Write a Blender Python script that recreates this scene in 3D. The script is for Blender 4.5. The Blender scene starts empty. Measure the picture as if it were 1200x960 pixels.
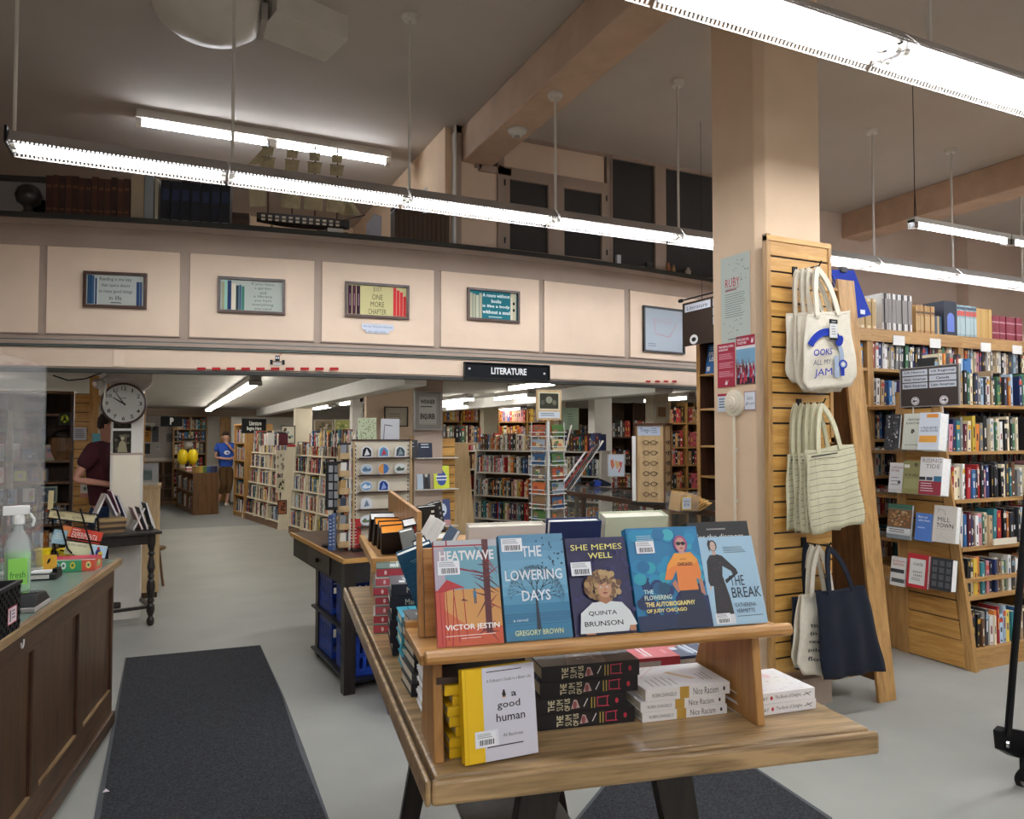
import bpy, bmesh, math, random
from mathutils import Vector, Matrix
# ---------------------------------------------------------------- camera, world, exposure
SC = bpy.context.scene
COL = SC.collection
PI = math.pi
F_PX, EYE = 870.0, 1.65
PITCH, YAW = math.atan(30/870.0), math.radians(25)
cam_data = bpy.data.cameras.new('camera')
cam_data.sensor_width = 36; cam_data.sensor_fit = 'HORIZONTAL'
cam_data.lens = F_PX/1200*36
cam = bpy.data.objects.new('camera', cam_data)
COL.objects.link(cam)
cam.location = (0, 0, EYE)
cam.rotation_euler = (PI/2+PITCH, 0, -YAW)
SC.camera = cam
SC.view_settings.view_transform = 'Standard'
SC.view_settings.look = 'None'
SC.view_settings.gamma = 1
SC.view_settings.exposure = 0.95
world = bpy.data.worlds.new('world'); SC.world = world
world.use_nodes = True
world.node_tree.nodes['Background'].inputs[0].default_value = (0.6, 0.7, 1, 1)
world.node_tree.nodes['Background'].inputs[1].default_value = 0.02
TUBE_POWER = 26.0          # strength of every fluorescent tube
random.seed(7)

# ---------------------------------------------------------------- measuring helpers
_c, _s, _cp, _sp = math.cos(YAW), math.sin(YAW), math.cos(PITCH), math.sin(PITCH)
def _ray(px, py):
    x = (px-600)/F_PX; y = (480-py)/F_PX
    fz = _cp-_sp*y; up = _sp+_cp*y
    return x*_c+fz*_s, -x*_s+fz*_c, up
def onz(px, py, z):
    a, b, u = _ray(px, py); t = (z-EYE)/u
    return Vector((a*t, b*t, z))
def ony(px, py, Y):
    a, b, u = _ray(px, py); t = Y/b
    return Vector((a*t, Y, EYE+u*t))
def onx(px, py, X):
    a, b, u = _ray(px, py); t = X/a
    return Vector((X, b*t, EYE+u*t))
def on_plane(px, py, p, n):
    r = Vector(_ray(px, py)); o = Vector((0, 0, EYE)); n = Vector(n); p = Vector(p)
    return o + r*((p-o).dot(n)/r.dot(n))

# ---------------------------------------------------------------- colours and materials
def lin(v): return v/12.92 if v <= .04045 else ((v+.055)/1.055)**2.4
def C(h):
    if not isinstance(h, str): return tuple(h)[:3]
    h = h.lstrip('#')
    if len(h) == 3: h = ''.join(q*2 for q in h)
    return tuple(lin(int(h[i:i+2], 16)/255) for i in (0, 2, 4))
def newmat(name):
    m = bpy.data.materials.new(name); m.use_nodes = True
    return m, m.node_tree, m.node_tree.nodes['Principled BSDF']
def mat(name, col, rough=.6, metal=0., var=.08, scale=6., bump=0., bscale=60., spec=.5):
    m, nt, b = newmat(name)
    c = C(col)
    b.inputs['Roughness'].default_value = rough; b.inputs['Metallic'].default_value = metal
    b.inputs['Specular IOR Level'].default_value = spec
    tc = nt.nodes.new('ShaderNodeTexCoord')
    if var > 0:
        n = nt.nodes.new('ShaderNodeTexNoise'); n.inputs['Scale'].default_value = scale; n.inputs['Detail'].default_value = 4
        nt.links.new(tc.outputs['Object'], n.inputs['Vector'])
        r = nt.nodes.new('ShaderNodeValToRGB')
        r.color_ramp.elements[0].position = .3; r.color_ramp.elements[1].position = .7
        r.color_ramp.elements[0].color = (*[max(0, q*(1-var)) for q in c], 1)
        r.color_ramp.elements[1].color = (*[min(1, q*(1+var)) for q in c], 1)
        nt.links.new(n.outputs['Fac'], r.inputs['Fac']); nt.links.new(r.outputs['Color'], b.inputs['Base Color'])
    else:
        b.inputs['Base Color'].default_value = (*c, 1)
    if bump > 0:
        n2 = nt.nodes.new('ShaderNodeTexNoise'); n2.inputs['Scale'].default_value = bscale
        nt.links.new(tc.outputs['Object'], n2.inputs['Vector'])
        bp = nt.nodes.new('ShaderNodeBump'); bp.inputs['Strength'].default_value = bump; bp.inputs['Distance'].default_value = .01
        nt.links.new(n2.outputs['Fac'], bp.inputs['Height']); nt.links.new(bp.outputs['Normal'], b.inputs['Normal'])
    return m
def wood(name, c1, c2, axis='x', rough=.45, scale=1., bump=.08):
    m, nt, b = newmat(name)
    tc = nt.nodes.new('ShaderNodeTexCoord'); mp = nt.nodes.new('ShaderNodeMapping')
    s = {'x': (1.2, 14, 14), 'y': (14, 1.2, 14), 'z': (14, 14, 1.2)}[axis]
    mp.inputs['Scale'].default_value = [q*scale for q in s]
    nt.links.new(tc.outputs['Object'], mp.inputs['Vector'])
    n = nt.nodes.new('ShaderNodeTexNoise'); n.inputs['Scale'].default_value = 2.2; n.inputs['Detail'].default_value = 6; n.inputs['Distortion'].default_value = .9
    nt.links.new(mp.outputs['Vector'], n.inputs['Vector'])
    n3 = nt.nodes.new('ShaderNodeTexNoise'); n3.inputs['Scale'].default_value = 12; n3.inputs['Detail'].default_value = 3
    nt.links.new(mp.outputs['Vector'], n3.inputs['Vector'])
    mx = nt.nodes.new('ShaderNodeMath'); mx.operation = 'MULTIPLY_ADD'; mx.inputs[1].default_value = .35
    nt.links.new(n3.outputs['Fac'], mx.inputs[0]); nt.links.new(n.outputs['Fac'], mx.inputs[2])
    r = nt.nodes.new('ShaderNodeValToRGB')
    r.color_ramp.elements[0].position = .5; r.color_ramp.elements[1].position = .85
    r.color_ramp.elements[0].color = (*C(c1), 1); r.color_ramp.elements[1].color = (*C(c2), 1)
    nt.links.new(mx.outputs[0], r.inputs['Fac']); nt.links.new(r.outputs['Color'], b.inputs['Base Color'])
    bp = nt.nodes.new('ShaderNodeBump'); bp.inputs['Strength'].default_value = bump; bp.inputs['Distance'].default_value = .004
    nt.links.new(mx.outputs[0], bp.inputs['Height']); nt.links.new(bp.outputs['Normal'], b.inputs['Normal'])
    b.inputs['Roughness'].default_value = rough
    return m
def attrmat(name, rough=.5, spec=.5, var=0.):
    m, nt, b = newmat(name)
    a = nt.nodes.new('ShaderNodeAttribute'); a.attribute_name = 'Col'
    if var:
        n = nt.nodes.new('ShaderNodeTexNoise'); n.inputs['Scale'].default_value = 40
        tc = nt.nodes.new('ShaderNodeTexCoord'); nt.links.new(tc.outputs['Object'], n.inputs['Vector'])
        mm = nt.nodes.new('ShaderNodeMapRange'); mm.inputs['To Min'].default_value = 1-var; mm.inputs['To Max'].default_value = 1+var
        nt.links.new(n.outputs['Fac'], mm.inputs['Value'])
        v = nt.nodes.new('ShaderNodeVectorMath'); v.operation = 'SCALE'
        nt.links.new(a.outputs['Color'], v.inputs[0]); nt.links.new(mm.outputs['Result'], v.inputs['Scale'])
        nt.links.new(v.outputs['Vector'], b.inputs['Base Color'])
    else:
        nt.links.new(a.outputs['Color'], b.inputs['Base Color'])
    b.inputs['Roughness'].default_value = rough; b.inputs['Specular IOR Level'].default_value = spec
    return m
def emit(name, col, k):
    m = bpy.data.materials.new(name); m.use_nodes = True; nt = m.node_tree
    nt.nodes.remove(nt.nodes['Principled BSDF'])
    e = nt.nodes.new('ShaderNodeEmission'); e.inputs[0].default_value = (*C(col), 1); e.inputs[1].default_value = k
    nt.links.new(e.outputs[0], nt.nodes['Material Output'].inputs['Surface'])
    return m
def clearmat(name, col, alpha, rough=.03, ior=1.45):
    m, nt, b = newmat(name)
    t = nt.nodes.new('ShaderNodeBsdfTransparent'); g = nt.nodes.new('ShaderNodeBsdfGlossy'); mx = nt.nodes.new('ShaderNodeMixShader')
    d = nt.nodes.new('ShaderNodeBsdfDiffuse'); mx2 = nt.nodes.new('ShaderNodeMixShader'); lw = nt.nodes.new('ShaderNodeLayerWeight'); pw_ = nt.nodes.new('ShaderNodeMath'); pw_.operation = 'POWER'; pw_.inputs[1].default_value = 4.5; fr = nt.nodes.new('ShaderNodeMath'); fr.operation = 'MULTIPLY_ADD'; fr.inputs[1].default_value = .55; fr.inputs[2].default_value = .03
    d.inputs[0].default_value = (*C(col), 1); g.inputs['Roughness'].default_value = rough; lw.inputs['Blend'].default_value = .5; nt.links.new(lw.outputs['Facing'], pw_.inputs[0]); nt.links.new(pw_.outputs[0], fr.inputs[0])
    nt.nodes.remove(b)
    mx.inputs[0].default_value = alpha
    nt.links.new(t.outputs[0], mx.inputs[1]); nt.links.new(d.outputs[0], mx.inputs[2])
    nt.links.new(fr.outputs[0], mx2.inputs[0]); nt.links.new(mx.outputs[0], mx2.inputs[1]); nt.links.new(g.outputs[0], mx2.inputs[2])
    nt.links.new(mx2.outputs[0], nt.nodes['Material Output'].inputs['Surface'])
    return m

M = {}
M['print'] = attrmat('printed_surface', .38)
M['matteprint'] = attrmat('matte_printed_surface', .75, .2)
M['spine'] = attrmat('book_covers', .5, .4, .06)
M['cloth'] = attrmat('cotton_print', .95, .1, .05)
M['ceiling'] = mat('painted_plaster_ceiling', '#bbb3aa', .9, var=.05, scale=1.2, bump=.25, bscale=5)
M['ceiling_low'] = mat('low_ceiling_plaster', '#b5b1a9', .85, var=.06, scale=1.5, bump=.3, bscale=7)
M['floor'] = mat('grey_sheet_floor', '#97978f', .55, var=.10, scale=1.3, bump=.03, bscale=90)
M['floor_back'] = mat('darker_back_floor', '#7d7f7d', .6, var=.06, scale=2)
M['peach'] = mat('peach_plaster', '#dabe9e', .8, var=.05, scale=3, bump=.12, bscale=20)
M['peach2'] = mat('peach_panel', '#dbc4ac', .7, var=.05, scale=2.5)
M['taupe'] = mat('taupe_painted_wood', '#a28f80', .6, var=.05, scale=3)
M['wallpink'] = mat('pinkish_wall_paint', '#d6c2b3', .85, var=.05, scale=1.5)
M['beam'] = mat('mottled_beam_plaster', '#c3a68d', .75, var=.12, scale=4, bump=.15, bscale=14)
M['greenline'] = mat('dark_green_moulding', '#56605a', .5, var=.1)
M['darkcap'] = mat('dark_ledge_cap', '#2f302c', .55, var=.15)
M['cream'] = mat('cream_paint', '#ddd3bd', .55, var=.04)
M['white'] = mat('white_paint', '#e4e3de', .5, var=.03)
M['offwhite'] = mat('off_white_metal', '#cfcac0', .4, var=.04)
M['greyh'] = mat('grey_fixture_enamel', '#a09a94', .45, var=.05)
M['refl'] = mat('white_reflector', '#f2f3f3', .4, var=0)
M['black'] = mat('black_paint', '#1b1a1a', .45, var=.2)
M['blackwood'] = wood('black_stained_wood', '#17130f', '#2b221b', 'z', .35)
M['blackmetal'] = mat('black_metal', '#161618', .4, .6, var=.1)
M['rubber'] = mat('black_rubber', '#131313', .8, var=.2)
M['chrome'] = mat('chrome', '#c8c8c8', .2, 1., var=0)
M['oak'] = wood('oak_veneer_upright', '#a9793c', '#c79a58', 'z', .4)
M['oakx'] = wood('oak_veneer_lengthwise', '#a87736', '#c99a55', 'x', .4)
M['oaky'] = wood('oak_veneer_crosswise', '#a87736', '#c99a55', 'y', .4)
M['slatoak'] = wood('slatwall_oak', '#b5843c', '#d0a259', 'x', .4)
M['palewood'] = wood('pale_wood_panel', '#b5976a', '#c9ae82', 'z', .5)
M['table'] = wood('table_top_oak', '#725a3a', '#b7986b', 'x', .28, .8, .2)
M['riser'] = wood('riser_oak', '#a5753b', '#c4945a', 'x', .35)
M['riserz'] = wood('riser_oak_upright', '#9c6e3a', '#bb8c52', 'z', .35)
M['counter'] = wood('counter_dark_oak', '#38271a', '#5a4129', 'z', .4)
M['counterx'] = wood('counter_dark_oak_rail', '#38271a', '#5e442c', 'y', .4)
M['edgewood'] = wood('counter_edge_wood', '#6d5234', '#a3875f', 'y', .35)
M['laminate'] = mat('green_laminate', '#75897c', .22, var=.05, scale=3)
M['darkwood'] = wood('walnut_case_wood', '#33211a', '#513528', 'x', .35)
M['darkwoodz'] = wood('walnut_case_upright', '#33211a', '#513528', 'z', .35)
M['brownwood'] = wood('brown_veneer', '#5d3f25', '#7d5835', 'z', .4)
M['casewood'] = wood('bookcase_oak', '#9a713e', '#bf9459', 'x', .45)
M['casewoodz'] = wood('bookcase_oak_upright', '#9a713e', '#bf9459', 'z', .45)
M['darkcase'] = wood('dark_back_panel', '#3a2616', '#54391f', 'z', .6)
M['matcarpet'] = mat('black_carpet_mat', '#2f3135', .95, var=.75, scale=110, bump=.8, bscale=300)
M['mattrim'] = mat('mat_rubber_border', '#4a4d50', .7, var=.1)
M['pages'] = mat('book_page_edges', '#e0dac8', .9, var=.06, scale=80)
M['pages2'] = mat('white_page_edges', '#ecebe6', .9, var=.05, scale=80)
M['bluecrate'] = mat('blue_plastic_crate', '#1c3f9c', .4, var=.05)
M['canvas'] = mat('natural_canvas', '#d8d0bd', .95, var=.05, scale=30, bump=.25, bscale=160)
M['canvas2'] = mat('ecru_canvas', '#cdc8a8', .95, var=.05, scale=30, bump=.25, bscale=160)
M['navycanvas'] = mat('navy_canvas', '#111827', .95, var=.15, scale=20, bump=.25, bscale=160)
M['glass'] = clearmat('clear_glass', '#c9d8d4', .05)
M['acrylic'] = clearmat('acrylic_shield', '#e3e6e7', .09, .04, 1.12)
M['darkglass'] = mat('dark_window_glass', '#3a3a3b', .06, var=0)
M['mirror'] = mat('mirror_glass', '#b9bcc4', .03, 1., var=0)
M['skin'] = mat('skin', '#c58f78', .6, var=.05)
M['skin2'] = mat('skin_pale', '#c99b86', .6, var=.05)
M['maroon'] = mat('maroon_cotton', '#43121c', .9, var=.1)
M['jeans'] = mat('blue_denim', '#24395a', .95, var=.15, scale=40)
M['blueshirt'] = mat('blue_cotton', '#2c55b8', .9, var=.06)
M['khaki'] = mat('brown_trouser_cloth', '#5f4426', .9, var=.08)
M['hair'] = mat('brown_hair', '#35251a', .8, var=.2, scale=60)
M['yellow'] = mat('yellow_plastic', '#e8cb10', .35, var=.03)
M['tube'] = emit('lit_fluorescent_tube', '#f4f8ff', TUBE_POWER)
M['tubewarm'] = emit('lit_tube_low_ceiling', '#fffaf0', TUBE_POWER*.55)

# ---------------------------------------------------------------- mesh builder
class MB:
    def __init__(s): s.v = []; s.f = []; s.c = []; s.T = Matrix()
    def add(s, vs, fs, col=(.8, .8, .8)):
        k = len(s.v); c = C(col)
        s.v += [tuple(s.T @ Vector(p)) for p in vs]
        for f in fs: s.f.append([i+k for i in f]); s.c.append(c)
        return s
    def box(s, x0, y0, z0, x1, y1, z1, col=(.8, .8, .8), faces=None):
        if x1 < x0: x0, x1 = x1, x0
        if y1 < y0: y0, y1 = y1, y0
        if z1 < z0: z0, z1 = z1, z0
        v = [(x0, y0, z0), (x1, y0, z0), (x1, y1, z0), (x0, y1, z0), (x0, y0, z1), (x1, y0, z1), (x1, y1, z1), (x0, y1, z1)]
        return s.add(v, [(0, 3, 2, 1), (4, 5, 6, 7), (0, 1, 5, 4), (1, 2, 6, 5), (2, 3, 7, 6), (3, 0, 4, 7)], col)
    def quad(s, a, b, c, d, col=(.8, .8, .8)): return s.add([a, b, c, d], [(0, 1, 2, 3)], col)
    def prism(s, pts, d, col=(.8, .8, .8)):      # closed outline (list of 3-D points) pushed along d
        n = len(pts); d = Vector(d); p = [Vector(q) for q in pts]
        return s.add(p+[q+d for q in p], [tuple(range(n-1, -1, -1)), tuple(range(n, 2*n))]+[(i, (i+1) % n, n+(i+1) % n, n+i) for i in range(n)], col)
    def tube(s, a, b, r, n=8, r2=None, col=(.8, .8, .8)):
        a = Vector(a); b = Vector(b); d = (b-a).normalized(); r2 = r if r2 is None else r2
        u = d.orthogonal().normalized(); w = d.cross(u)
        vs = [a+(u*math.cos(2*PI*i/n)+w*math.sin(2*PI*i/n))*r for i in range(n)]+[b+(u*math.cos(2*PI*i/n)+w*math.sin(2*PI*i/n))*r2 for i in range(n)]
        return s.add(vs, [(i, (i+1) % n, n+(i+1) % n, n+i) for i in range(n)]+[tuple(range(n-1, -1, -1)), tuple(range(n, 2*n))], col)
    def path(s, pts, r, n=6, col=(.8, .8, .8)):
        for a, b in zip(pts, pts[1:]): s.tube(a, b, r, n, col=col)
        return s
    def lathe(s, prof, n=16, cx=0, cy=0, col=(.8, .8, .8)):   # prof: (r, z)
        vs = [(cx+r*math.cos(2*PI*i/n), cy+r*math.sin(2*PI*i/n), z) for r, z in prof for i in range(n)]
        fs = [(j*n+i, j*n+(i+1) % n, (j+1)*n+(i+1) % n, (j+1)*n+i) for j in range(len(prof)-1) for i in range(n)]
        fs += [tuple(range(n-1, -1, -1)), tuple(range((len(prof)-1)*n, len(prof)*n))]
        return s.add(vs, fs, col)
    def build(s, name, m, parent=None, bev=0, smooth=False):
        me = bpy.data.meshes.new(name); me.from_pydata(s.v, [], s.f); me.update()
        ca = me.color_attributes.new('Col', 'FLOAT_COLOR', 'CORNER')
        buf = []
        for f, c in zip(s.f, s.c): buf += [c[0], c[1], c[2], 1]*len(f)
        ca.data.foreach_set('color', buf)
        if smooth: me.shade_smooth()
        me.materials.append(M[m] if isinstance(m, str) else m)
        o = bpy.data.objects.new(name, me); COL.objects.link(o)
        if parent: o.parent = parent
        if bev:
            bm = o.modifiers.new('edge', 'BEVEL'); bm.width = bev; bm.segments = 2; bm.limit_method = 'ANGLE'
        return o

_tc = {}
def text_geo(body, bold=0.0):
    if 'M' in body: bold = 0.0
    k = (body, bold)
    if k not in _tc:
        cu = bpy.data.curves.new('txt', 'FONT'); cu.body = body; cu.resolution_u = 2; cu.offset = bold
        ob = bpy.data.objects.new('txt', cu); me = ob.to_mesh()
        vs = [(v.co.x, v.co.y) for v in me.vertices]; fs = [tuple(p.vertices) for p in me.polygons]
        ob.to_mesh_clear(); bpy.data.objects.remove(ob); bpy.data.curves.remove(cu)
        xs = [v[0] for v in vs] or [0, 1]; ys = [v[1] for v in vs] or [0, 1]
        _tc[k] = (vs, fs, min(xs), max(xs), min(ys), max(ys))
    return _tc[k]

class Canvas:                                    # draws flat print in a rectangle of a real surface
    def __init__(s, mb, O, U, V, W, H):
        s.mb = mb; s.O = Vector(O); s.U = Vector(U).normalized(); s.V = Vector(V).normalized()
        s.N = s.U.cross(s.V); s.W = W; s.H = H; s.k = 0; s.step = .00004
    def p(s, x, y, e=None): return s.O+s.U*(x*s.W)+s.V*(y*s.H)+s.N*((s.k if e is None else e)*s.step)
    def poly(s, pts, col):
        s.k += 1; s.mb.add([s.p(*q) for q in pts], [tuple(range(len(pts)))], col)
    def rect(s, x0, y0, x1, y1, col): s.poly([(x0, y0), (x1, y0), (x1, y1), (x0, y1)], col)
    def ell(s, cx, cy, rx, ry, col, n=18): s.poly([(cx+rx*math.cos(2*PI*i/n), cy+ry*math.sin(2*PI*i/n)) for i in range(n)], col)
    def line(s, a, b, w, col, w2=None):
        w2 = w if w2 is None else w2
        ax, ay, bx, by = a[0]*s.W, a[1]*s.H, b[0]*s.W, b[1]*s.H
        dx, dy = bx-ax, by-ay; L = math.hypot(dx, dy) or 1; nx, ny = -dy/L, dx/L
        q = [(ax+nx*w/2, ay+ny*w/2), (ax-nx*w/2, ay-ny*w/2), (bx-nx*w2/2, by-ny*w2/2), (bx+nx*w2/2, by+ny*w2/2)]
        s.mb.add([s.p(x/s.W, y/s.H) for x, y in q], [(0, 1, 2, 3)], col)
    def text(s, t, x0, y0, x1, y1, col, bold=.0, fit=True):
        vs, fs, a, b, c, d = text_geo(t, bold); s.k += 1
        w, h = max(b-a, 1e-6), max(d-c, 1e-6)
        s.mb.add([s.p(x0+(x-a)/w*(x1-x0), y0+(y-c)/h*(y1-y0)) for x, y in vs], fs, col)
    def vtext(s, t, x0, y0, x1, y1, col, bold=.0):   # turned a quarter, reading upwards
        vs, fs, a, b, c, d = text_geo(t, bold); s.k += 1
        s.mb.add([s.p(x0+(1-(y-c)/(d-c))*(x1-x0), y0+(x-a)/(b-a)*(y1-y0)) for x, y in vs], fs, col)
    def lines(s, x0, y0, x1, y1, n, col, th=.35, seed=0):   # rows of tiny print too small to read
        r = random.Random(seed); s.k += 1
        for i in range(n):
            y = y1-(y1-y0)*(i+.5)/n; hh = (y1-y0)/n*th; e = x1-(x1-x0)*r.random()*.25
            s.mb.add([s.p(x0, y), s.p(e, y), s.p(e, y+hh), s.p(x0, y+hh)], [(0, 1, 2, 3)], col)
    def sticker(s, x, y, w=.034, rot=0):         # white price label with a bar code
        W, H = w/s.W, w*.62/s.H
        s.rect(x, y, x+W, y+H, '#e9ebee'); s.lines(x+W*.06, y+H*.55, x+W*.9, y+H*.92, 3, '#8b9096', .4)
        r = random.Random(3); s.k += 1; q = x+W*.15
        while q < x+W*.85:
            ww = W*r.choice((.02, .035, .05)); s.mb.add([s.p(q, y+H*.1), s.p(q+ww, y+H*.1), s.p(q+ww, y+H*.48), s.p(q, y+H*.48)], [(0, 1, 2, 3)], '#1d1d20'); q += ww+W*.03

# ---------------------------------------------------------------- tagging
def tag(o, label=None, cat=None, group=None, kind=None):
    if label: o['label'] = label
    if cat: o['category'] = cat
    if group: o['group'] = group
    if kind: o['kind'] = kind
    return o
def thing(name, label, cat, loc=(0, 0, 0), rz=0, group=None, mtx=None):
    o = bpy.data.objects.new(name, None); COL.objects.link(o); o.empty_display_size = .05
    if mtx is not None: o.matrix_world = mtx
    else: o.location = loc; o.rotation_euler = (0, 0, rz)
    return tag(o, label, cat, group)
def struct(o, label=None): o['kind'] = 'structure'; (label and o.__setitem__('label', label)); return o
def bx(name, m, parent, *boxes, bev=0, label=None):
    b = MB()
    for q in boxes: b.box(*q)
    o = b.build(name, m, parent, bev)
    if label: o['label'] = label
    return o
def frame_m(O, X, Y):                             # matrix with given origin, x axis, y axis
    X = Vector(X).normalized(); Y = Vector(Y).normalized(); Z = X.cross(Y).normalized(); Y = Z.cross(X)
    m = Matrix((X, Y, Z)).transposed().to_4x4(); m.translation = Vector(O); return m
def rzm(loc, rz): return Matrix.Translation(Vector(loc)) @ Matrix.Rotation(rz, 4, 'Z')
ORD = ['', 'first', 'second', 'third', 'fourth', 'fifth', 'sixth', 'seventh', 'eighth', 'ninth', 'tenth']
def nth(i): return ORD[i] if i <= 10 else str(i)+('th' if i % 10 not in (1, 2, 3) or 10 < i < 14 else {1: 'st', 2: 'nd', 3: 'rd'}[i % 10])

# ---------------------------------------------------------------- books
PAL = [('white', '#e2e0da'), ('cream', '#dccfb0'), ('black', '#1f1e20'), ('red', '#a3262a'), ('navy', '#22305c'), ('blue', '#3a6ea5'),
       ('grey', '#80807e'), ('green', '#3f6b4e'), ('brown', '#6b4a33'), ('orange', '#cf7a35'), ('yellow', '#d9b948'), ('teal', '#35808a'),
       ('pink', '#c98a94'), ('maroon', '#5e1f2b'), ('purple', '#5b4674'), ('tan', '#b59b78'), ('charcoal', '#3a3a3d'), ('pale blue', '#a9c1d4')]
WTS = [10, 8, 9, 5, 4, 4, 6, 3, 4, 3, 2, 2, 2, 3, 1, 5, 6, 2]
def spine_geo(mb, x, w, h, d, col, rnd, pages='#d9d2c0', y=0, z=0, lean=0., plain=False):
    """upright book: spine faces local -y, base at z, left side at x"""
    T0 = mb.T.copy()
    if lean: mb.T = T0 @ Matrix.Translation((x, y, z)) @ Matrix.Rotation(lean, 4, 'Y') @ Matrix.Translation((-x, -y, -z))
    mb.box(x, y, z, x+w, y+d, z+h, col)
    mb.add([(x+w*.12, y+.004, z+h+.0006), (x+w*.88, y+.004, z+h+.0006), (x+w*.88, y+d-.003, z+h+.0006), (x+w*.12, y+d-.003, z+h+.0006)], [(0, 1, 2, 3)], pages)
    if not plain:
        dark = sum(C(col)) < .9
        ink = rnd.choice(['#e8e2d0', '#d8b24a', '#ffffff', '#d0d0d0']) if dark else rnd.choice(['#222222', '#7a2020', '#24386a', '#3a3a3a'])
        e = y-.0008
        def q(a, b, c, dd, cc): mb.add([(x+w*a, e, z+h*c), (x+w*b, e, z+h*c), (x+w*b, e, z+h*dd), (x+w*a, e, z+h*dd)], [(0, 1, 2, 3)], cc)
        k = rnd.random()
        if k < .3: q(0, 1, .72, .86, rnd.choice(['#c94b3a', '#e6dcc0', '#1e2a44', '#d3a33a', '#8aa7b8']))
        q(.3, .7, .38, .38+.3*rnd.random()+.05, ink)
        if rnd.random() < .5: q(.35, .65, .8, .92, ink)
        if rnd.random() < .6: q(.3, .7, .05, .11, ink)
    mb.T = T0
far = MB()                                        # the many far books, one countless mass
STUFFBOX = []
def book_row(Mx, x0, x1, z, y, hr, group, ctx, indiv=True, pal=None, seed=0, wr=(.018, .042), depth=.15, start=1, stopmax=999, fill=1., plain=False):
    """row of upright books in the local frame Mx; spines face local -y"""
    r = random.Random(seed); x = x0; i = start; n = 0
    prev = None
    while x < x1 and n < stopmax:
        w = r.uniform(*wr)
        if x+w > x1: break
        h = r.uniform(*hr)
        if pal: nm, c = r.choice(pal)
        else: nm, c = r.choices(PAL, WTS)[0]
        if r.random() > fill: x += w*1.2; continue
        cl = C(c); f = r.uniform(.8, 1.2); cl = tuple(min(.85, q*f) for q in cl)
        lean = r.choice([0, 0, 0, 0, .04, .07]) if not pal else 0
        yy = y+r.uniform(0, .02)
        if indiv:
            mb = MB(); spine_geo(mb, -w/2, w, h, depth, cl, r, lean=lean, plain=plain)
            o = mb.build('book', 'spine'); o.matrix_world = Mx @ Matrix.Translation((x+w/2, yy, z))
            size = 'tall' if h > hr[0]+(hr[1]-hr[0])*.66 else ('short' if h < hr[0]+(hr[1]-hr[0])*.33 else 'medium')
            tag(o, f'{size} {nm} spined book, {nth(i)} from left {ctx}', 'book', group)
        else:
            far.T = Mx; spine_geo(far, x, w, h, depth, cl, r, y=yy, z=z, plain=(w < .02)); far.T = Matrix()
        x += w*1.04+.001+(h*math.sin(lean) if lean else 0); i += 1; n += 1
    return i

def make_book(label, group, Mx, W, H, T, cover, spine=None, front=None, sp=None, pages='pages', cat='book', name='book', back=None):
    """local frame: spine at x=0, head at y=H, front cover faces +z at z=T"""
    o = thing(name, label, cat, group=group, mtx=Mx)
    t = min(.003, T*.12); spine = spine or cover
    m = MB(); m.box(0, 0, 0, W, H, t, back or cover).box(0, 0, T-t, W, H, T, cover); m.box(0, 0, t, t, H, T-t, spine)
    m.build('cover', 'spine', o, .0008 if T > .01 else 0)
    p = MB(); p.box(t*1.2, t*1.3, t, W-t*1.3, H-t*1.3, T-t, '#e0dac8'); p.build('page_block', pages, o)
    if front or sp:
        q = MB()
        if front: front(Canvas(q, (0, 0, T+.0004), (1, 0, 0), (0, 1, 0), W, H))
        if sp: sp(Canvas(q, (-.0004, H, 0), (0, -1, 0), (0, 0, 1), H, T))
        q.build('cover_print', 'print', o)
    return o

# ---------------------------------------------------------------- bookcases
def bookcase(name, label, loc, rz, W, H, D, shelves, dividers=(), m='casewood', mz='casewoodz', back='darkcase', side=.03, th=.025, base=.08, group=None, top=True, lean=0.):
    o = thing(name, label, 'bookcase', loc, rz, group)
    def yf(z): return lean*z            # front edge recedes with height
    for s, x in enumerate((0, W-side)):
        b = MB(); b.prism([(x, 0, 0), (x, D, 0), (x, D, H), (x, yf(H), H)], (side, 0, 0)); b.build('side_panel', mz, o, .002)
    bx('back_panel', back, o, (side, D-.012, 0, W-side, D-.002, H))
    for x in dividers:
        b = MB(); b.prism([(x-side/2, yf(base), base), (x-side/2, D-.013, base), (x-side/2, D-.013, H-.01), (x-side/2, yf(H), H-.01)], (side, 0, 0)); b.build('divider', mz, o)
    if base > .02: bx('plinth', m, o, (side, .02, 0, W-side, D-.02, base))
    for z in shelves: bx('shelf', m, o, (side, yf(z)+.004, z-th, W-side, D-.013, z))
    if top: bx('top_board', m, o, (0, yf(H)-.005, H, W, D, H+.025))
    return o
# ================================================================ STRUCTURE
CEIL, LOWC, YB, XR = 4.75, 2.3, 20.0, 13.0
struct(bx('floor', 'floor', None, (-5, -6.2, -.1, XR, 14.4, 0)))
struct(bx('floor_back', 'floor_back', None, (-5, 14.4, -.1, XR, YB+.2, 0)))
struct(bx('ceiling', 'ceiling', None, (-5, -6.2, CEIL, XR, 11.2, CEIL+.1)))
CEILLOW_AFTER = True
struct(bx('wall_left', 'wallpink', None, (-4.6, -6.2, 0, -4.5, YB, CEIL)))
struct(bx('wall_front', 'wallpink', None, (-5, -6.3, 0, XR, -6.2, CEIL)))
struct(bx('wall_right', 'wallpink', None, (XR, -6.2, 0, XR+.1, YB, CEIL)))
struct(bx('wall_back', 'offwhite', None, (-5, YB, 0, XR, YB+.1, LOWC)))
struct(bx('wall_back_upper', 'peach', None, (-5, 11, 3.2, 2.6, 11.1, CEIL)))
struct(bx('trim_1', 'taupe', None, (-2.5, YB-.14, 2.12, 3.4, YB-.01, LOWC)))       # bulkhead over the far wall
def yc(x): return 6.6+.0317*(x-3.1)**2
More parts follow.
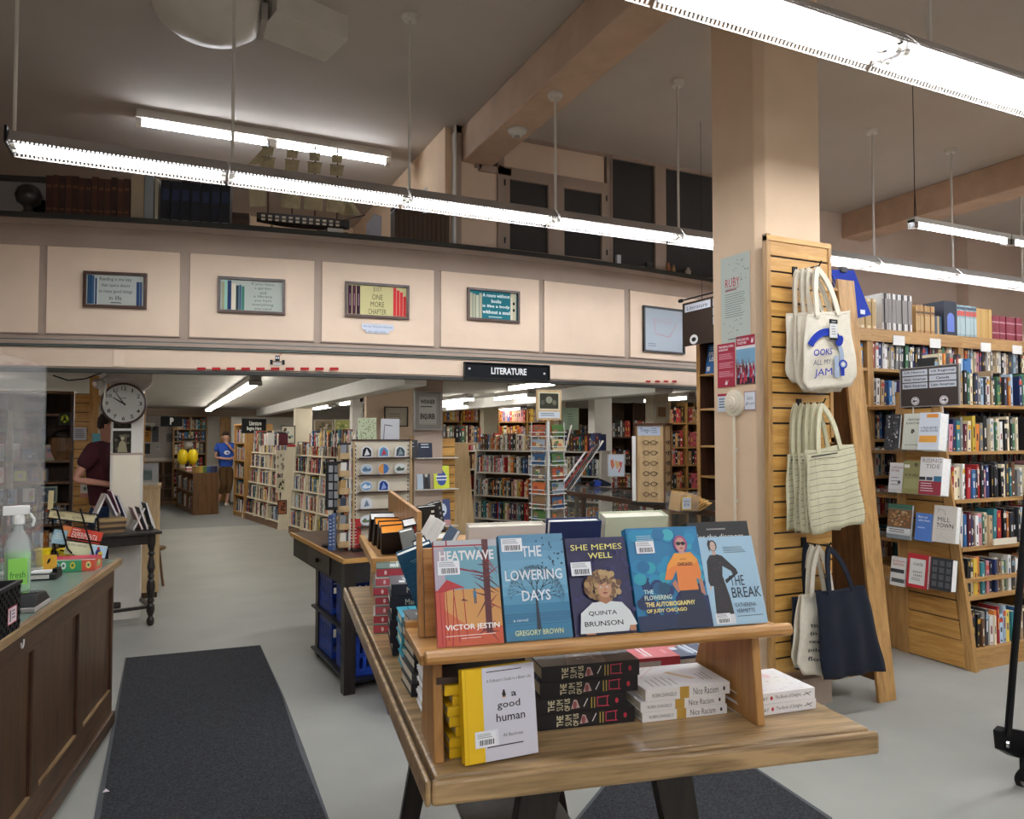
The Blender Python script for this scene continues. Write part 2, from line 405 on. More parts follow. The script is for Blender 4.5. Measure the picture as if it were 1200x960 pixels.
def strip(name, m, x0, x1, z0, z1, off, th, n=None, parent=None):  # a board bent along the bowed balcony
    n = n or max(2, int((x1-x0)/.25)); b = MB(); vs = []; fs = []
    for i in range(n+1):
        x = x0+(x1-x0)*i/n; y = yc(x)+off
        vs += [(x, y, z0), (x, y, z1), (x, y+th, z1), (x, y+th, z0)]
    for i in range(n):
        k = i*4
        for a, c in ((0, 1), (1, 2), (2, 3), (3, 0)): fs.append((k+a, k+c, k+4+c, k+4+a))
    fs += [(0, 3, 2, 1), (n*4, n*4+1, n*4+2, n*4+3)]
    b.add(vs, fs); return b.build(name, m, parent)
X0, X1 = -3.6, 6.15
fas = struct(strip('wall_balcony', 'taupe', X0, X1, 2.2, 3.43, 0, .1))
strip('band', 'peach2', X0, X1, 2.215, 2.37, -.012, .011, parent=fas)
strip('moulding', 'greenline', X0, X1, 2.375, 2.395, -.035, .034, parent=fas)
strip('moulding', 'taupe', X0, X1, 2.395, 2.425, -.05, .049, parent=fas)
strip('moulding', 'greenline', X0, X1, 2.425, 2.437, -.03, .029, parent=fas)
strip('lower_lip', 'darkcap', X0, X1, 2.17, 2.2, -.02, .1, parent=fas)
strip('moulding', 'taupe', X0, X1, 3.38, 3.43, -.02, .019, parent=fas)
for a, b in ((-3.4, -2.6), (-2.5, -1.85), (-1.75, -.96), (-.9, .09), (.17, 1.18), (1.25, 2.27), (2.34, 3.37), (3.43, 4.42), (4.5, 5.5), (5.58, 6.1)):
    strip('panel', 'peach2', a, b, 2.485, 3.205, -.014, .013, parent=fas)
    for zz in ((2.478, 2.487), (3.203, 3.212)): strip('panel_bead', 'taupe', a-.008, b+.008, zz[0], zz[1], -.02, .019, parent=fas)
bx('cover_plate', 'peach2', fas, (-.40, yc(-.35)-.019, 2.225, -.30, yc(-.35)+.005, 2.36))
strip('ledge_cap', 'darkcap', X0, X1, 3.43, 3.47, -.05, .5, parent=fas)
q = [(-4.5, yc(-3.6)+.1)]+[(X0+(X1-X0)*i/24, yc(X0+(X1-X0)*i/24)+.1) for i in range(25)]+[(6.2, 7.52), (XR, 7.52), (XR, YB+.1), (-4.5, YB+.1)]
b = MB(); b.prism([(x, y, LOWC) for x, y in q], (0, 0, .1)); struct(b.build('ceiling_low', 'ceiling_low'))
# mezzanine deck
mz = MB(); mz.prism([(x, y, 2.42) for x, y in q[:26]]+[(X1, 11, 2.42), (-4.5, 11, 2.42)], (0, 0, .94)); struct(mz.build('floor_mezzanine', 'taupe'))
# side wall of the upper office and the window partition
struct(bx('wall_office', 'peach', None, (2.5, 6.95, 3.36, 2.58, 11, CEIL)))
pw = struct(bx('wall_partition', 'taupe', None, (2.56, 6.93, 3.47, 6.15, 6.99, 3.5)))
WY = 6.9
def pbar(nm, x0, x1, z0, z1, m='taupe', y0=WY-.02, y1=WY+.06): return bx(nm, m, pw, (x0, y0, z0, x1, y1, z1))
pbar('post', 2.57, 2.59, 3.47, CEIL, 'white', WY-.03, WY+.1)
pbar('post', 2.59, 2.65, 3.47, CEIL)
pbar('panel', 2.65, 3.12, 3.47, 4.4, 'peach2', WY+.005, WY+.05); pbar('panel', 2.65, 2.80, 4.4, 4.68, 'peach2', WY+.005, WY+.05)
pbar('frame_rail', 2.56, 2.88, 4.68, CEIL); pbar('frame_rail', 2.80, 2.87, 4.36, 4.7); pbar('frame_rail', 2.84, 3.2, 4.33, 4.4)
pbar('panel', 3.08, 4.34, 4.42, 4.72, 'peach2', WY+.005, WY+.05)
pbar('frame_rail', 3.06, 4.36, 4.72, CEIL); pbar('frame_rail', 3.06, 4.36, 4.36, 4.42)
for i, (a, b, z0, z1) in enumerate(((3.12, 3.7, 3.5, 4.36), (3.76, 4.36, 3.5, 4.36), (4.40, 5.04, 3.47, 4.75), (5.12, 6.1, 3.47, 4.75))):
    w = bx(f'window_{i+1}', 'darkglass', None, (a+.02, WY+.015, z0+.02, b-.02, WY+.022, z1-.02)); struct(w)
    f = .065 if i < 2 else .035
    for q in ((a, z0, a+f, z1), (b-f, z0, b, z1), (a+f, z0, b-f, z0+f), (a+f, z1-f, b-f, z1)):
        bx('window_frame', 'taupe', w, (q[0], WY-.02, q[1], q[2], WY+.04, q[3]))
    if i < 2:
        for zz in (3.62, 4.22): bx('hinge', 'blackmetal', w, ((b-.012 if i else a), WY-.03, zz, (b if i else a+.012), WY-.02, zz+.06))
pbar('post', 3.05, 3.12, 3.47, CEIL); pbar('post', 3.70, 3.76, 3.47, 4.4); pbar('post', 4.36, 4.41, 3.47, CEIL); pbar('post', 5.04, 5.12, 3.47, CEIL); pbar('post', 6.08, 6.15, 3.47, CEIL)
struct(bx('ceiling_office', 'darkglass', None, (2.6, 7.6, 3.4, 6.1, 7.65, CEIL)))
# back wall of the right hand bay with its pilaster
struct(bx('wall_bay', 'wallpink', None, (6.15, 7.4, 0, XR, 7.5, CEIL)))
struct(bx('wall_pilaster', 'wallpink', None, (11.0, 7.22, 0, XR, 7.4, CEIL)))
struct(bx('wall_bay_return', 'wallpink', None, (6.15, 7.0, 2.3, 6.25, 7.4, CEIL)))
# beams
for i, (a, b) in enumerate(((2.66, 3.0), (8.55, 8.95), (-3.1, -2.76))):
    struct(bx(f'ceiling_beam_{i+1}', 'beam', None, (a, -6.1, 4.4, b, 6.93 if i == 0 else 7.4, CEIL), bev=.015))
for i, (a, b, y0) in enumerate(((2.08, 2.3, 6.9), (5.0, 5.25, 6.9))):
    struct(bx(f'ceiling_beam_{i+4}', 'white', None, (a, y0, 2.13, b, 19.9, LOWC), bev=.01))
# the big column
CXa, CXb, CYa, CYb = 3.24, 3.74, 3.4, 3.83
b = MB(); ch = .05
b.prism([(CXa+ch, CYa, 0), (CXb, CYa, 0), (CXb, CYb, 0), (CXa, CYb, 0), (CXa, CYa+ch, 0)], (0, 0, CEIL))
colm = struct(b.build('column', 'peach', None, .006))
bx('skirting', 'taupe', colm, (CXa-.02, CYa-.02, 0, CXb+.02, CYa, .14), (CXa-.02, CYa-.02, 0, CXa, CYb, .14))
# slender columns under the low ceiling
for i, (px0, px1, Y, m) in enumerate(((295+51, 366, 13.6, 'cream'), (413, 425, 12.0, 'white'), (440, 448, 11.0, 'cream'), (655, 663, 12.5, 'cream'), (567, 583, 13.5, 'cream'), (697, 717, 10.0, 'white'), (766, 784, 8.8, 'cream'))):
    x0 = ony(px0, 500, Y).x; x1 = ony(px1, 500, Y).x
    struct(bx(f'column_low_{i+1}', m, None, (x0, Y, 0, x1, Y+.2, LOWC)))
# ================================================================ LIGHTS
def ordn(i): return nth(i+1)
def pendant(x, y, z, L, label, group, rod=True, ztop=CEIL, rodx=0., end=False, visible=True, w=.13):
    o = thing('pendant_light', label, 'light', (x, y, z), 0, group)
    b = MB(); b.box(0, -.05, .05, L, .05, .10)
    b.build('housing', 'greyh', o)
    for s in (-1, 1):                              # sloping reflector wing with a toothed vent strip
        v = MB(); v.prism([(0, s*.05, .098), (0, s*.052, .098), (0, s*(w-.012), .022), (0, s*(w-.015), .022)], (L, 0, 0))
        v.build('reflector_wing', 'greyh', o)
        v = MB(); v.prism([(.01, s*.048, .094), (.01, s*.046, .092), (.01, s*(w-.020), .020), (.01, s*(w-.017), .020)], (L-.02, 0, 0)); v.build('reflector_lining', 'refl', o)
        if visible:
            v = MB(); n = int(L/.022)
            for i in range(n):
                xx = L*i/n; v.prism([(xx, s*(w-.012), .022), (xx+.011, s*(w-.012), .022), (xx+.011, s*w, .006), (xx, s*w, .006)], (0, -s*.002, 0))
            v.box(0, s*w-.001, .0, L, s*w+.001, .007); t = v.build('vent_strip', 'greyh', o); t['kind'] = 'stuff'
    for s in (-1, 1):
        t = MB(); t.tube((.035, s*.045, .018), (L-.035, s*.045, .018), .016, 10); t.build('fluorescent_tube', 'tube', o)
        for xa in ((.005, L-.035) if visible else ()):
            t = MB(); t.tube((xa, s*.045, .018), (xa+.03, s*.045, .018), .017, 10); t.build('lamp_cap', 'offwhite', o)
    e = MB(); e.box(.0, -.07, .015, .03, .07, .06); e.build('joint_bracket', 'greyh', o)
    if rod:
        r = MB(); r.tube((rodx, 0, .1), (rodx, 0, ztop-z), .011, 6); rr = r.build('suspension_rod', 'offwhite', o)
        r = MB(); r.lathe([(.0, ztop-z-.05), (.05, ztop-z-.045), (.062, ztop-z-.02), (.062, ztop-z)], 14, rodx, 0); r.build('canopy', 'offwhite', rr)
    if end:
        r = MB(); r.box(-.01, -.13, .0, .004, .13, .1); r.build('end_plate', 'blackmetal', o)
    return o
PZ = 3.34
for i in range(11):
    x = -.86+1.215*i
    pendant(x, 5.19, PZ, 1.2, f'white two tube pendant light, {ordn(i)} from the left end of the long far row', 'long row of pendant lights', True, 4.4 if i == 3 else CEIL, .02, i == 0)
xs = [2.94-1.215*k for k in (3, 2, 1)]+[2.94+1.215*k for k in range(0, 7)]
for i, x in enumerate(xs):
    inview = x > .5 and x < 4.3
    pendant(x, 2.25, PZ, 1.2, f'white pendant light of the near overhead row, {ordn(i)} segment counted from its left end', 'near row of pendant lights', True, CEIL, .25, False, inview)
for yy, nm in ((-.7, 'row right above the counter'), (-3.7, 'row at the shop front')):
    for i in range(9):
        pendant(-3.4+1.6*i, yy, PZ, 1.2, f'white pendant light, {ordn(i)} from the left in the {nm}', 'pendant lights behind the viewer', True, CEIL, .3, False, False)
# bare strip hung by a wire at the right
for i in range(3):
    o = thing('strip_light', f'slim bare strip light hung on wires by the right ceiling beam, {ordn(i)} of its row', 'light', (5.47+1.27*i, 4.05, 3.36), 0, 'wire hung strip lights')
    bx('channel', 'offwhite', o, (0, -.035, .02, 1.25, .035, .06))
    t = MB(); t.tube((.05, 0, -.002), (1.2, 0, -.002), .017, 10); t.build('fluorescent_tube', 'tube', o)
    for q in ((0, .05), (1.2, 1.25)): bx('lamp_holder', 'chrome', o, (q[0], -.03, -.03, q[1], .03, .04))
    if i != 1:
        t = MB(); t.tube((.02, -.03, .05), (.05, 0, .28), .003, 4).tube((.08, .03, .05), (.05, 0, .28), .003, 4).tube((.05, 0, .28), (.05, 0, CEIL-3.36), .003, 4); t.build('hanging_wire', 'blackmetal', o)
# surface mounted fixture over the mezzanine
for i in range(2):
    o = thing('ceiling_light', ('left' if i == 0 else 'right')+' half of the bare tube ceiling light above the model ship', 'light', (-.3+1.24*i, 7.85, 4.62), 0, 'ceiling tubes over the balcony')
    bx('channel', 'offwhite', o, (0, -.07, .05, 1.24, .07, .13))
    t = MB(); t.tube((.05, 0, .01), (1.19, 0, .01), .02, 10); t.build('fluorescent_tube', 'tube', o)
    for q in ((0, .05), (1.19, 1.24)): bx('lamp_holder', 'offwhite', o, (q[0], -.03, -.02, q[1], .03, .05))
# fixtures under the low ceiling: rows running away from the viewer
def lowlight(x, y, L, label, two=True):
    o = thing('ceiling_light', label, 'light', (x, y, 2.2), 0, 'tube lights under the low ceiling')
    bx('channel', 'greyh', o, (-.06, 0, .04, .06, L, .1))
    for s in ((-1, 1) if two else (0,)):
        t = MB(); t.tube((s*.035, .05, .015), (s*.035, L-.05, .015), .018, 8); t.build('fluorescent_tube', 'tubewarm', o)
    for q in ((0, .05), (L-.05, L)): bx('lamp_holder', 'chrome', o, (-.07, q[0], -.01, .07, q[1], .05))
for i, y in enumerate((8.5, 10.95, 13.4, 15.85)): lowlight(.88, y, 2.4, f'bare tube light over the main back aisle, {ordn(i)} from the front of its row')
for i, (x, y, L) in enumerate(((2.93, 12.0, 1.6), (2.93, 14.6, 1.7), (3.82, 7.0, 1.2), (4.7, 9.4, 1.2), (4.98, 12.6, 1.2), (4.35, 10.9, 1.2), (6.9, 14.2, 1.2), (7.2, 9.0, 1.2), (9.5, 9.5, 1.2), (9.5, 13, 1.2), (-1.9, 9.0, 1.2), (-1.9, 12.5, 1.2), (6.2, 17, 1.2), (-1.9, 16.5, 1.2))):
    w = ['over the framed posters', 'over the far art prints', 'just behind the balcony above the postcard spinner', 'above the literature shelves', 'beyond the literature shelves', 'left of the picture column', 'over the far orange book shelves',
         'above the spectacles stand', 'above the far right shelves', 'at the far right corner', 'behind the clock column', 'over the left card shelves', 'at the far end of literature', 'at the far left corner'][i]
    lowlight(x, y, L, 'tube light under the low ceiling '+w)
# ceiling dish and smoke detector
o = thing('ceiling_dish', 'large round plastered dome hanging under the ceiling at upper left', 'ceiling fixture', (.23, 5.5, 4.45))
b = MB(); b.lathe([(.0, -.02), (.12, -.015), (.25, .02), (.34, .09), (.37, .16), (.37, .30)], 40); b.build('dome', 'offwhite', o, smooth=True)
b = MB(); b.prism([(.42, -.28, .12), (.95, -.1, .12), (.86, .30, .12), (.33, .12, .12)], (0, 0, .18)); b.build('access_box', 'offwhite', o)
b = MB(); b.box(.33, -.2, .08, .37, .1, .2); b.build('bracket', 'greyh', o)
o = thing('smoke_detector', 'round smoke detector on the underside of the ceiling beam', 'smoke detector', tuple(onz(606, 152, 4.4)))
b = MB(); b.lathe([(.0, -.06), (.05, -.058), (.06, -.03), (.085, -.025), (.09, 0)], 20); b.build('body', 'offwhite', o, smooth=True)
b = MB(); b.lathe([(.0, -.072), (.025, -.07), (.03, -.058)], 12); b.build('sensor', 'greyh', o)
# ================================================================ FRONT DISPLAY TABLE
TZ = 1.01
TA = math.radians(-9.5)
TO = Vector((.467, 1.348, 0)); T1 = Vector((math.cos(TA), math.sin(TA), 0)); T2 = Vector((-T1.y, T1.x, 0)); UP = Vector((0, 0, 1))
def tw(u, v, z): return TO+T1*u+T2*v+UP*z
def dirw(u, v, z): return T1*u+T2*v+UP*z
table = thing('display_table', 'large oak topped display table with black legs carrying the front book display', 'table', tuple(TO), TA)
b = MB()
b.prism([(-.0, 0, TZ-.045), (.955, -.03, TZ-.045), (.955, .06, TZ-.045), (.93, 1.8, TZ-.045), (-.06, 1.82, TZ-.045)], (0, 0, .045))
b.build('tabletop', 'table', table, .006)
def ebar(p, q, d0, d1):
    p = Vector(p); q = Vector(q); d = (q-p).normalized(); n = Vector((d.y, -d.x, 0)); e = MB()
    e.prism([p+n*d0+UP*(TZ-.05), q+n*d0+UP*(TZ-.05), q+n*d1+UP*(TZ-.05), p+n*d1+UP*(TZ-.05)], (0, 0, .0495)); return e.build('edge_band', 'table', table, .008)
ebar((-.008, -.006, 0), (.963, -.036, 0), 0, .016); ebar((-.068, 1.82, 0), (-.008, -.02, 0), 0, .012)
bx('rail', 'blackwood', table, (.1, .25, TZ-.14, .8, .29, TZ-.047)); bx('rail', 'blackwood', table, (.1, 1.5, TZ-.14, .8, 1.54, TZ-.047))
for v in (.27, 1.52):                             # cast pedestal legs, splayed
    for u, s in ((.30, -1), (.62, 1)):
        b = MB(); b.prism([(u-.05, v-.02, TZ-.14), (u+.05, v-.02, TZ-.14), (u+s*.16+.035, v-.02, .06), (u+s*.16-.035, v-.02, .06)], (0, .04, 0)); lg = b.build('leg', 'blackwood', table, .004)
        b = MB(); b.tube((u+s*.16, v-.015, .03), (u+s*.16, v+.015, .03), .03, 14); b.build('caster', 'rubber', lg)
    b = MB(); b.path([(.30+.11*math.cos(a*PI/8), v, .5+.11*math.sin(a*PI/8)) for a in range(17)], .012, 6).path([(.60+.11*math.cos(a*PI/8), v, .5+.11*math.sin(a*PI/8)) for a in range(17)], .012, 6); b.build('iron_scroll', 'blackmetal', table)
    bx('stretcher', 'blackwood', table, (.2, v-.015, .42, .74, v+.015, .46))
bx('lower_shelf', 'blackwood', table, (.3, .4, .3, .66, 1.4, .32))
# pile of dark books on the lower shelf
def stack_m(u, v, z, yaw=0., side=False):
    """lying book, spine toward -v (or toward -u if side), yaw in table plane"""
    a = yaw+(PI/2 if side else 0)
    # x axis (from spine to fore edge), y axis (towards head)
    if side: X = Vector((math.cos(yaw), math.sin(yaw), 0)); Y = Vector((-math.sin(yaw), math.cos(yaw), 0))
    else: X = Vector((-math.sin(yaw), math.cos(yaw), 0)); Y = Vector((-math.cos(yaw), -math.sin(yaw), 0))
    return frame_m(tw(u, v, z), dirw(*X), dirw(*Y))
for i in range(5):
    make_book(f'pink spined book under the display table, {nth(i+1)} from the floor up', 'books under the table', stack_m(.53+.01*i, .42, .321+.035*i, .1), .15, .22, .033, '#2a1c20', '#9c4a58',
              front=(lambda cv: (cv.lines(.1, .3, .9, .8, 4, '#b9a9a0', .4),)) if i == 4 else None)
# ---- riser one
RZ = 1.222                                        # top of its shelf
riser = thing('display_riser', 'oak book riser with a round nosed ledge standing on the display table front', 'display stand', tuple(tw(0, 0, TZ)), TA)
def up(name, u, prof):
    b = MB(); b.prism([(u, v, z) for v, z in prof], (.02, 0, 0)); return b.build(name, 'riserz', riser, .003)
rz = RZ-TZ
up('upright', .008, [(.045, .0005), (.22, .0005), (.19, rz-.022), (.075, rz-.022)])
up('upright', .722, [(.04, .0005), (.34, .0005), (.26, rz-.022), (.06, rz-.022)])
bx('shelf', 'riser', riser, (-.02, .05, rz-.022, .80, .27, rz-.002), bev=.003)
b = MB(); b.tube((-.012, .038, rz-.004), (.805, .038, rz-.004), .0145, 12); b.build('round_lip', 'riser', riser, .003)
bx('rear_lip', 'riser', riser, (-.02, .27, rz-.03, .80, .283, rz+.012), bev=.003)
b = MB(); b.prism([(-.004, .175, rz), (-.004, .192, rz), (-.004, .225, rz+.215), (-.004, .214, rz+.215)], (.012, 0, 0)); b.build('end_board', 'riserz', riser)
b = MB(); b.prism([(.01, .175, rz), (.01, .192, rz), (.01, .225, rz+.18), (.01, .214, rz+.18)], (.74, 0, 0)); b.build('back_board', 'riser', riser)
# five face-out books leaning on the ledge
LEAN = math.radians(19)
def lean_m(u, v, z, lean=LEAN, yaw=0., roll=0.):
    X = Vector((math.cos(yaw), math.sin(yaw), 0)); B = Vector((-math.sin(yaw), math.cos(yaw), 0))
    Y = (B*math.sin(lean)+UP*math.cos(lean))
    X2 = X*math.cos(roll)+Y*math.sin(roll); Y2 = Y*math.cos(roll)-X*math.sin(roll)
    return frame_m(tw(u, v, z), dirw(*X2), dirw(*Y2))
def c_heat(cv):
    cv.rect(0, 0, 1, 1, '#c9a9a8'); cv.rect(0, .5, 1, .92, '#b0a7b4'); cv.rect(.16, .5, 1, .93, '#6fa3b4'); cv.rect(0, .93, 1, 1, '#b7b9bd')
    cv.rect(0, .0, 1, .52, '#cf9450'); cv.rect(0, .0, 1, .16, '#cc5a36'); cv.rect(0, 0, .12, .52, '#c44a3a'); cv.poly([(.12, .16), (.5, .16), (.12, .34)], '#cc6a3c')
    cv.poly([(0, .50), (.18, .62), (.46, .535), (.3, .53), (.1, .5)], '#b4282c'); cv.line((0, .945), (.8, .945), .003, '#9c2430'); cv.line((.2, .945), (.2, 1), .003, '#9c2430')
    cv.line((.38, .72), (.78, .66), .004, '#8b2030', .002)
    for x, y, x2 in ((.07, .02, .06), (.17, .05, .16), (.33, .03, .27), (.12, .0, .13), (.45, .05, .42), (.22, 0, .28)): cv.line((x, y), (x2, .53), .0022, '#a51f24', .0015)
    cv.poly([(.74, .1), (.84, .1), (.86, 1), (.76, 1)], '#5c2226')
    r = random.Random(5)
    for i in range(26):
        y = r.uniform(.1, .95); s = r.choice((-1, 1)); cv.line((.79, y), (.79+s*r.uniform(.1, .24), y+r.uniform(-.18, .12)), .004, r.choice(['#5c2226', '#7b2a2a', '#8f2f2b']), .0008)
    cv.rect(.575, .44, .625, .50, '#3f6f95'); cv.rect(.583, .38, .6, .44, '#31465a'); cv.rect(.605, .38, .622, .44, '#31465a'); cv.ell(.6, .515, .014, .012, '#5a3a2c')
    cv.poly([(.38, .415), (.5, .405), (.42, .435)], '#5b2a24')
    cv.text('HEATWAVE', .08, .80, .94, .895, '#eae6e4', .025); cv.text('VICTOR JESTIN', .12, .13, .95, .195, '#f4f0ec', .02)
    cv.line((.12, .09), (.88, .095), .0012, '#f0e6da'); cv.line((.35, .065), (.65, .068), .001, '#f0e6da'); cv.sticker(.05, .665, .046)
def c_days(cv):
    for i in range(12): cv.rect(0, 1-(i+1)/12, 1, 1-i/12, ['#5b8fae', '#5f97b8', '#69a0bf', '#6fa8c5', '#74adc8', '#6faac6', '#62a0bf', '#4f92b4', '#357da2', '#2a7399', '#2b7aa0', '#37799a'][i])
    for i in range(5): cv.line((0, .24-.025*i), (1, .245-.025*i), .0012, '#2b6688')
    cv.poly([(.465, .09), (.535, .09), (.52, .3), (.515, .42), (.485, .42), (.48, .3)], '#152c3c')
    r = random.Random(8)
    def br(x, y, a, L, w, n):
        x2, y2 = x+L*math.cos(a), y+L*math.sin(a)*.66
        if n == 0 or L < .02: return
        cv.line((x, y), (x2, y2), w, '#152c3c', w*.6)
        for da in (-.42, .38, -.1 if n > 3 else .6): br(x2, y2, a+da+r.uniform(-.1, .1), L*.72, w*.6, n-1)
    for a in (.35, .9, 1.4, 1.9, 2.6): br(.5, .36+.05*math.sin(a), a, .16, .0028, 5)
    for i in range(26):
        x, y = r.uniform(.55, .99), r.uniform(.66, .97); cv.poly([(x, y), (x+.022, y+.016), (x+.03, y-.004), (x+.014, y-.004)], '#12303f')
    cv.text('THE', .33, .78, .64, .885, '#dfe9ee', .02); cv.text('LOWERING', .05, .555, .93, .655, '#dfe9ee', .015); cv.text('DAYS', .28, .36, .72, .46, '#dfe9ee', .015)
    cv.text('a novel', .12, .175, .34, .20, '#cfe0e6'); cv.text('GREGORY BROWN', .13, .045, .86, .095, '#c9d9a8', .02); cv.sticker(.03, .835, .046)
def c_memes(cv):
    cv.rect(0, 0, 1, 1, '#27264f'); r = random.Random(2)
    for i in range(60):
        x, y = r.random(), r.random(); q = r.choice((.03, .04)); cv.ell(x, y, q, q*.6, '#34337a', 8); cv.ell(x, y, q*.7, q*.42, '#27264f', 8)
    for i in range(110):
        a = r.uniform(0, 2*PI); d = r.uniform(.05, 1)**.6; cv.ell(.52+.29*d*math.cos(a), .485+.145*d*math.sin(a), .05, .034, r.choice(['#98754a', '#ac8a5a', '#7a583a', '#b99a6a', '#6b4c36']), 8)
    cv.poly([(.44, .28), (.6, .28), (.6, .4), (.44, .4)], '#a9714f'); cv.ell(.53, .45, .115, .085, '#c4936f', 20)
    for i in range(16): cv.ell(.415+.0145*i, .535+.008*math.sin(i*.8), .035, .02, r.choice(['#6b4c33', '#8a6a44', '#5b4030']), 8)
    for x in (.475, .585): cv.ell(x, .475, .022, .009, '#f3efe9', 10); cv.ell(x+.006, .477, .009, .009, '#1d1510', 8); cv.line((x-.025, .502), (x+.025, .506), .0016, '#3a2417')
    cv.ell(.535, .445, .014, .007, '#9c6347', 8); cv.ell(.53, .412, .04, .009, '#8c3d3a', 10)
    cv.poly([(.06, 0.02), (.10, .22), (.3, .32), (.44, .325), (.52, .30), (.6, .325), (.78, .31), (.9, .22), (.99, .08), (.86, .06), (.84, .02)], '#d9e0e0')
    cv.rect(.86, .02, .96, .075, '#b98462'); cv.rect(.15, 0.005, .3, .02, '#b98462')
    cv.text('SHE MEMES', .05, .86, .9, .92, '#e9e07a', .008); cv.text('WELL', .32, .77, .72, .83, '#e9e07a', .008)
    cv.text('QUINTA', .22, .185, .68, .235, '#1a1a22', .012); cv.text('BRUNSON', .14, .085, .76, .135, '#1a1a22', .012); cv.sticker(.02, .60, .046)
def c_flower(cv):
    cv.rect(0, 0, 1, 1, '#1f79a8'); r = random.Random(4)
    for i in range(70):
        x, y = r.random(), r.random(); cc = r.choice(['#2f9cc4', '#2aa0b4', '#2483b3', '#3fb0bd', '#1a6f9f', '#1e8fb8']) if y > .45 else r.choice(['#15506f', '#123a66', '#16306a', '#1b5c86', '#102a52'])
        cv.ell(min(.9, max(.1, x)), min(.92, max(.08, y)), .09, .06, cc, 10)
    cv.rect(0, 0, 1, .14, '#11274f'); cv.rect(.55, .14, 1, .3, '#122a58')
    cv.poly([(.62, .36), (.92, .38), (.99, 0.02), (.5, 0.02)], '#16223f')
    cv.poly([(.43, .47), (.50, .62), (.62, .73), (.85, .735), (.93, .66), (.95, .52), (.93, .46), (.87, .47), (.88, .36), (.6, .36), (.61, .56), (.53, .47)], '#e8853a')
    cv.poly([(.47, .56), (.52, .63), (.62, .73), (.85, .735), (.93, .66), (.90, .62), (.62, .62)], '#eb9c3c')
    cv.poly([(.52, .43), (.58, .47), (.62, .36), (.59, .34)], '#b9806a'); cv.poly([(.9, .46), (.95, .47), (.97, .3), (.91, .33)], '#b9806a')
    cv.ell(.725, .82, .098, .088, '#a0507c', 16); cv.ell(.725, .815, .068, .072, '#c39384', 16); cv.rect(.69, .72, .76, .76, '#c39384')
    cv.ell(.695, .825, .033, .019, '#17141a', 10); cv.ell(.76, .825, .033, .019, '#17141a', 10); cv.line((.69, .833), (.76, .833), .0016, '#17141a'); cv.ell(.73, .777, .02, .007, '#8b2d3a', 8)
    cv.text('JUDY', .68, .655, .78, .675, '#9a4a22', .02); cv.text('CHICAGO', .64, .60, .85, .635, '#6a2a1a', .04)
    cv.lines(.12, .86, .38, .92, 3, '#bfe0ea', .35)
    cv.text('THE', .12, .345, .25, .385, '#bfe6ea', .02); cv.text('FLOWERING', .12, .285, .49, .33, '#cfe4d0', .02)
    cv.text('THE AUTOBIOGRAPHY', .12, .22, .80, .265, '#efe08a', .03); cv.text('OF JUDY CHICAGO', .12, .155, .67, .2, '#efe08a', .03); cv.sticker(.1, .74, .044)
def c_break(cv):
    cv.rect(0, 0, 1, 1, '#a3c6da')
    cv.poly([(.1, .12), (.42, .12), (.40, .3), (.33, .55), (.36, .66), (.5, .60), (.52, .56), (.36, .50), (.38, .46), (.62, .57), (.6, .62), (.38, .78), (.28, .80), (.16, .79), (.09, .72), (.06, .5), (.08, .44), (.14, .44), (.12, .3)], '#252225')
    cv.rect(.215, .79, .275, .85, '#c9a796'); cv.ell(.245, .90, .075, .065, '#2a1f1e', 14); cv.ell(.245, .895, .052, .055, '#d3b5a6', 14); cv.poly([(.17, .82), (.21, .94), (.19, .98), (.15, .92)], '#2a1f1e')
    cv.ell(.225, .9, .008, .004, '#33241f', 6); cv.ell(.265, .9, .008, .004, '#33241f', 6); cv.ell(.245, .868, .014, .004, '#9a4c4c', 6)
    cv.ell(.08, .42, .02, .025, '#d3b5a6', 8)
    r = random.Random(6)
    for i in range(16): cv.ell(r.uniform(.15, .34), r.uniform(.18, .75), .012, .008, r.choice(['#4c2c2c', '#3c3636', '#5c3a30']), 6)
    cv.lines(.42, .80, .86, .88, 4, '#4c5a66', .3); cv.text('THE', .44, .43, .70, .545, '#1a2233', .0); cv.text('BREAK', .44, .295, .97, .41, '#1a2233', .0)
    cv.text('KATHERENA', .46, .19, .84, .235, '#2f3f52', .0); cv.text('VERMETTE', .46, .125, .80, .17, '#2f3f52', .0); cv.line((.46, .09), (.93, .092), .0012, '#2f3f52'); cv.rect(.07, .015, .42, .12, '#d8dade'); cv.sticker(.08, .02, .036)
FB = [('orange and red beach novel cover with a red parasol, leftmost on the front ledge', .0185, .135, .212, .018, '#b6504a', c_heat, 0),
      ('blue novel cover with a bare tree and flying birds on the front ledge', .158, .143, .218, .022, '#3c7fa2', c_days, 0),
      ('dark blue memoir cover showing a curly haired woman in a white shirt', .307, .140, .206, .02, '#27264f', c_memes, 0),
      ('blue cover showing a figure in orange sweatshirt and sunglasses on the front ledge', .45, .175, .222, .026, '#1f79a8', c_flower, 0),
      ('pale blue novel cover with a woman in a long black dress, rightmost on the ledge', .63, .140, .197, .016, '#a3c6da', c_break, 0)]
for lb, u, w, h, t, col, fn, ro in FB:
    make_book(lb, 'face out books on the front ledge', lean_m(u, .082, RZ+.001, LEAN), w, h, t, col, front=fn)
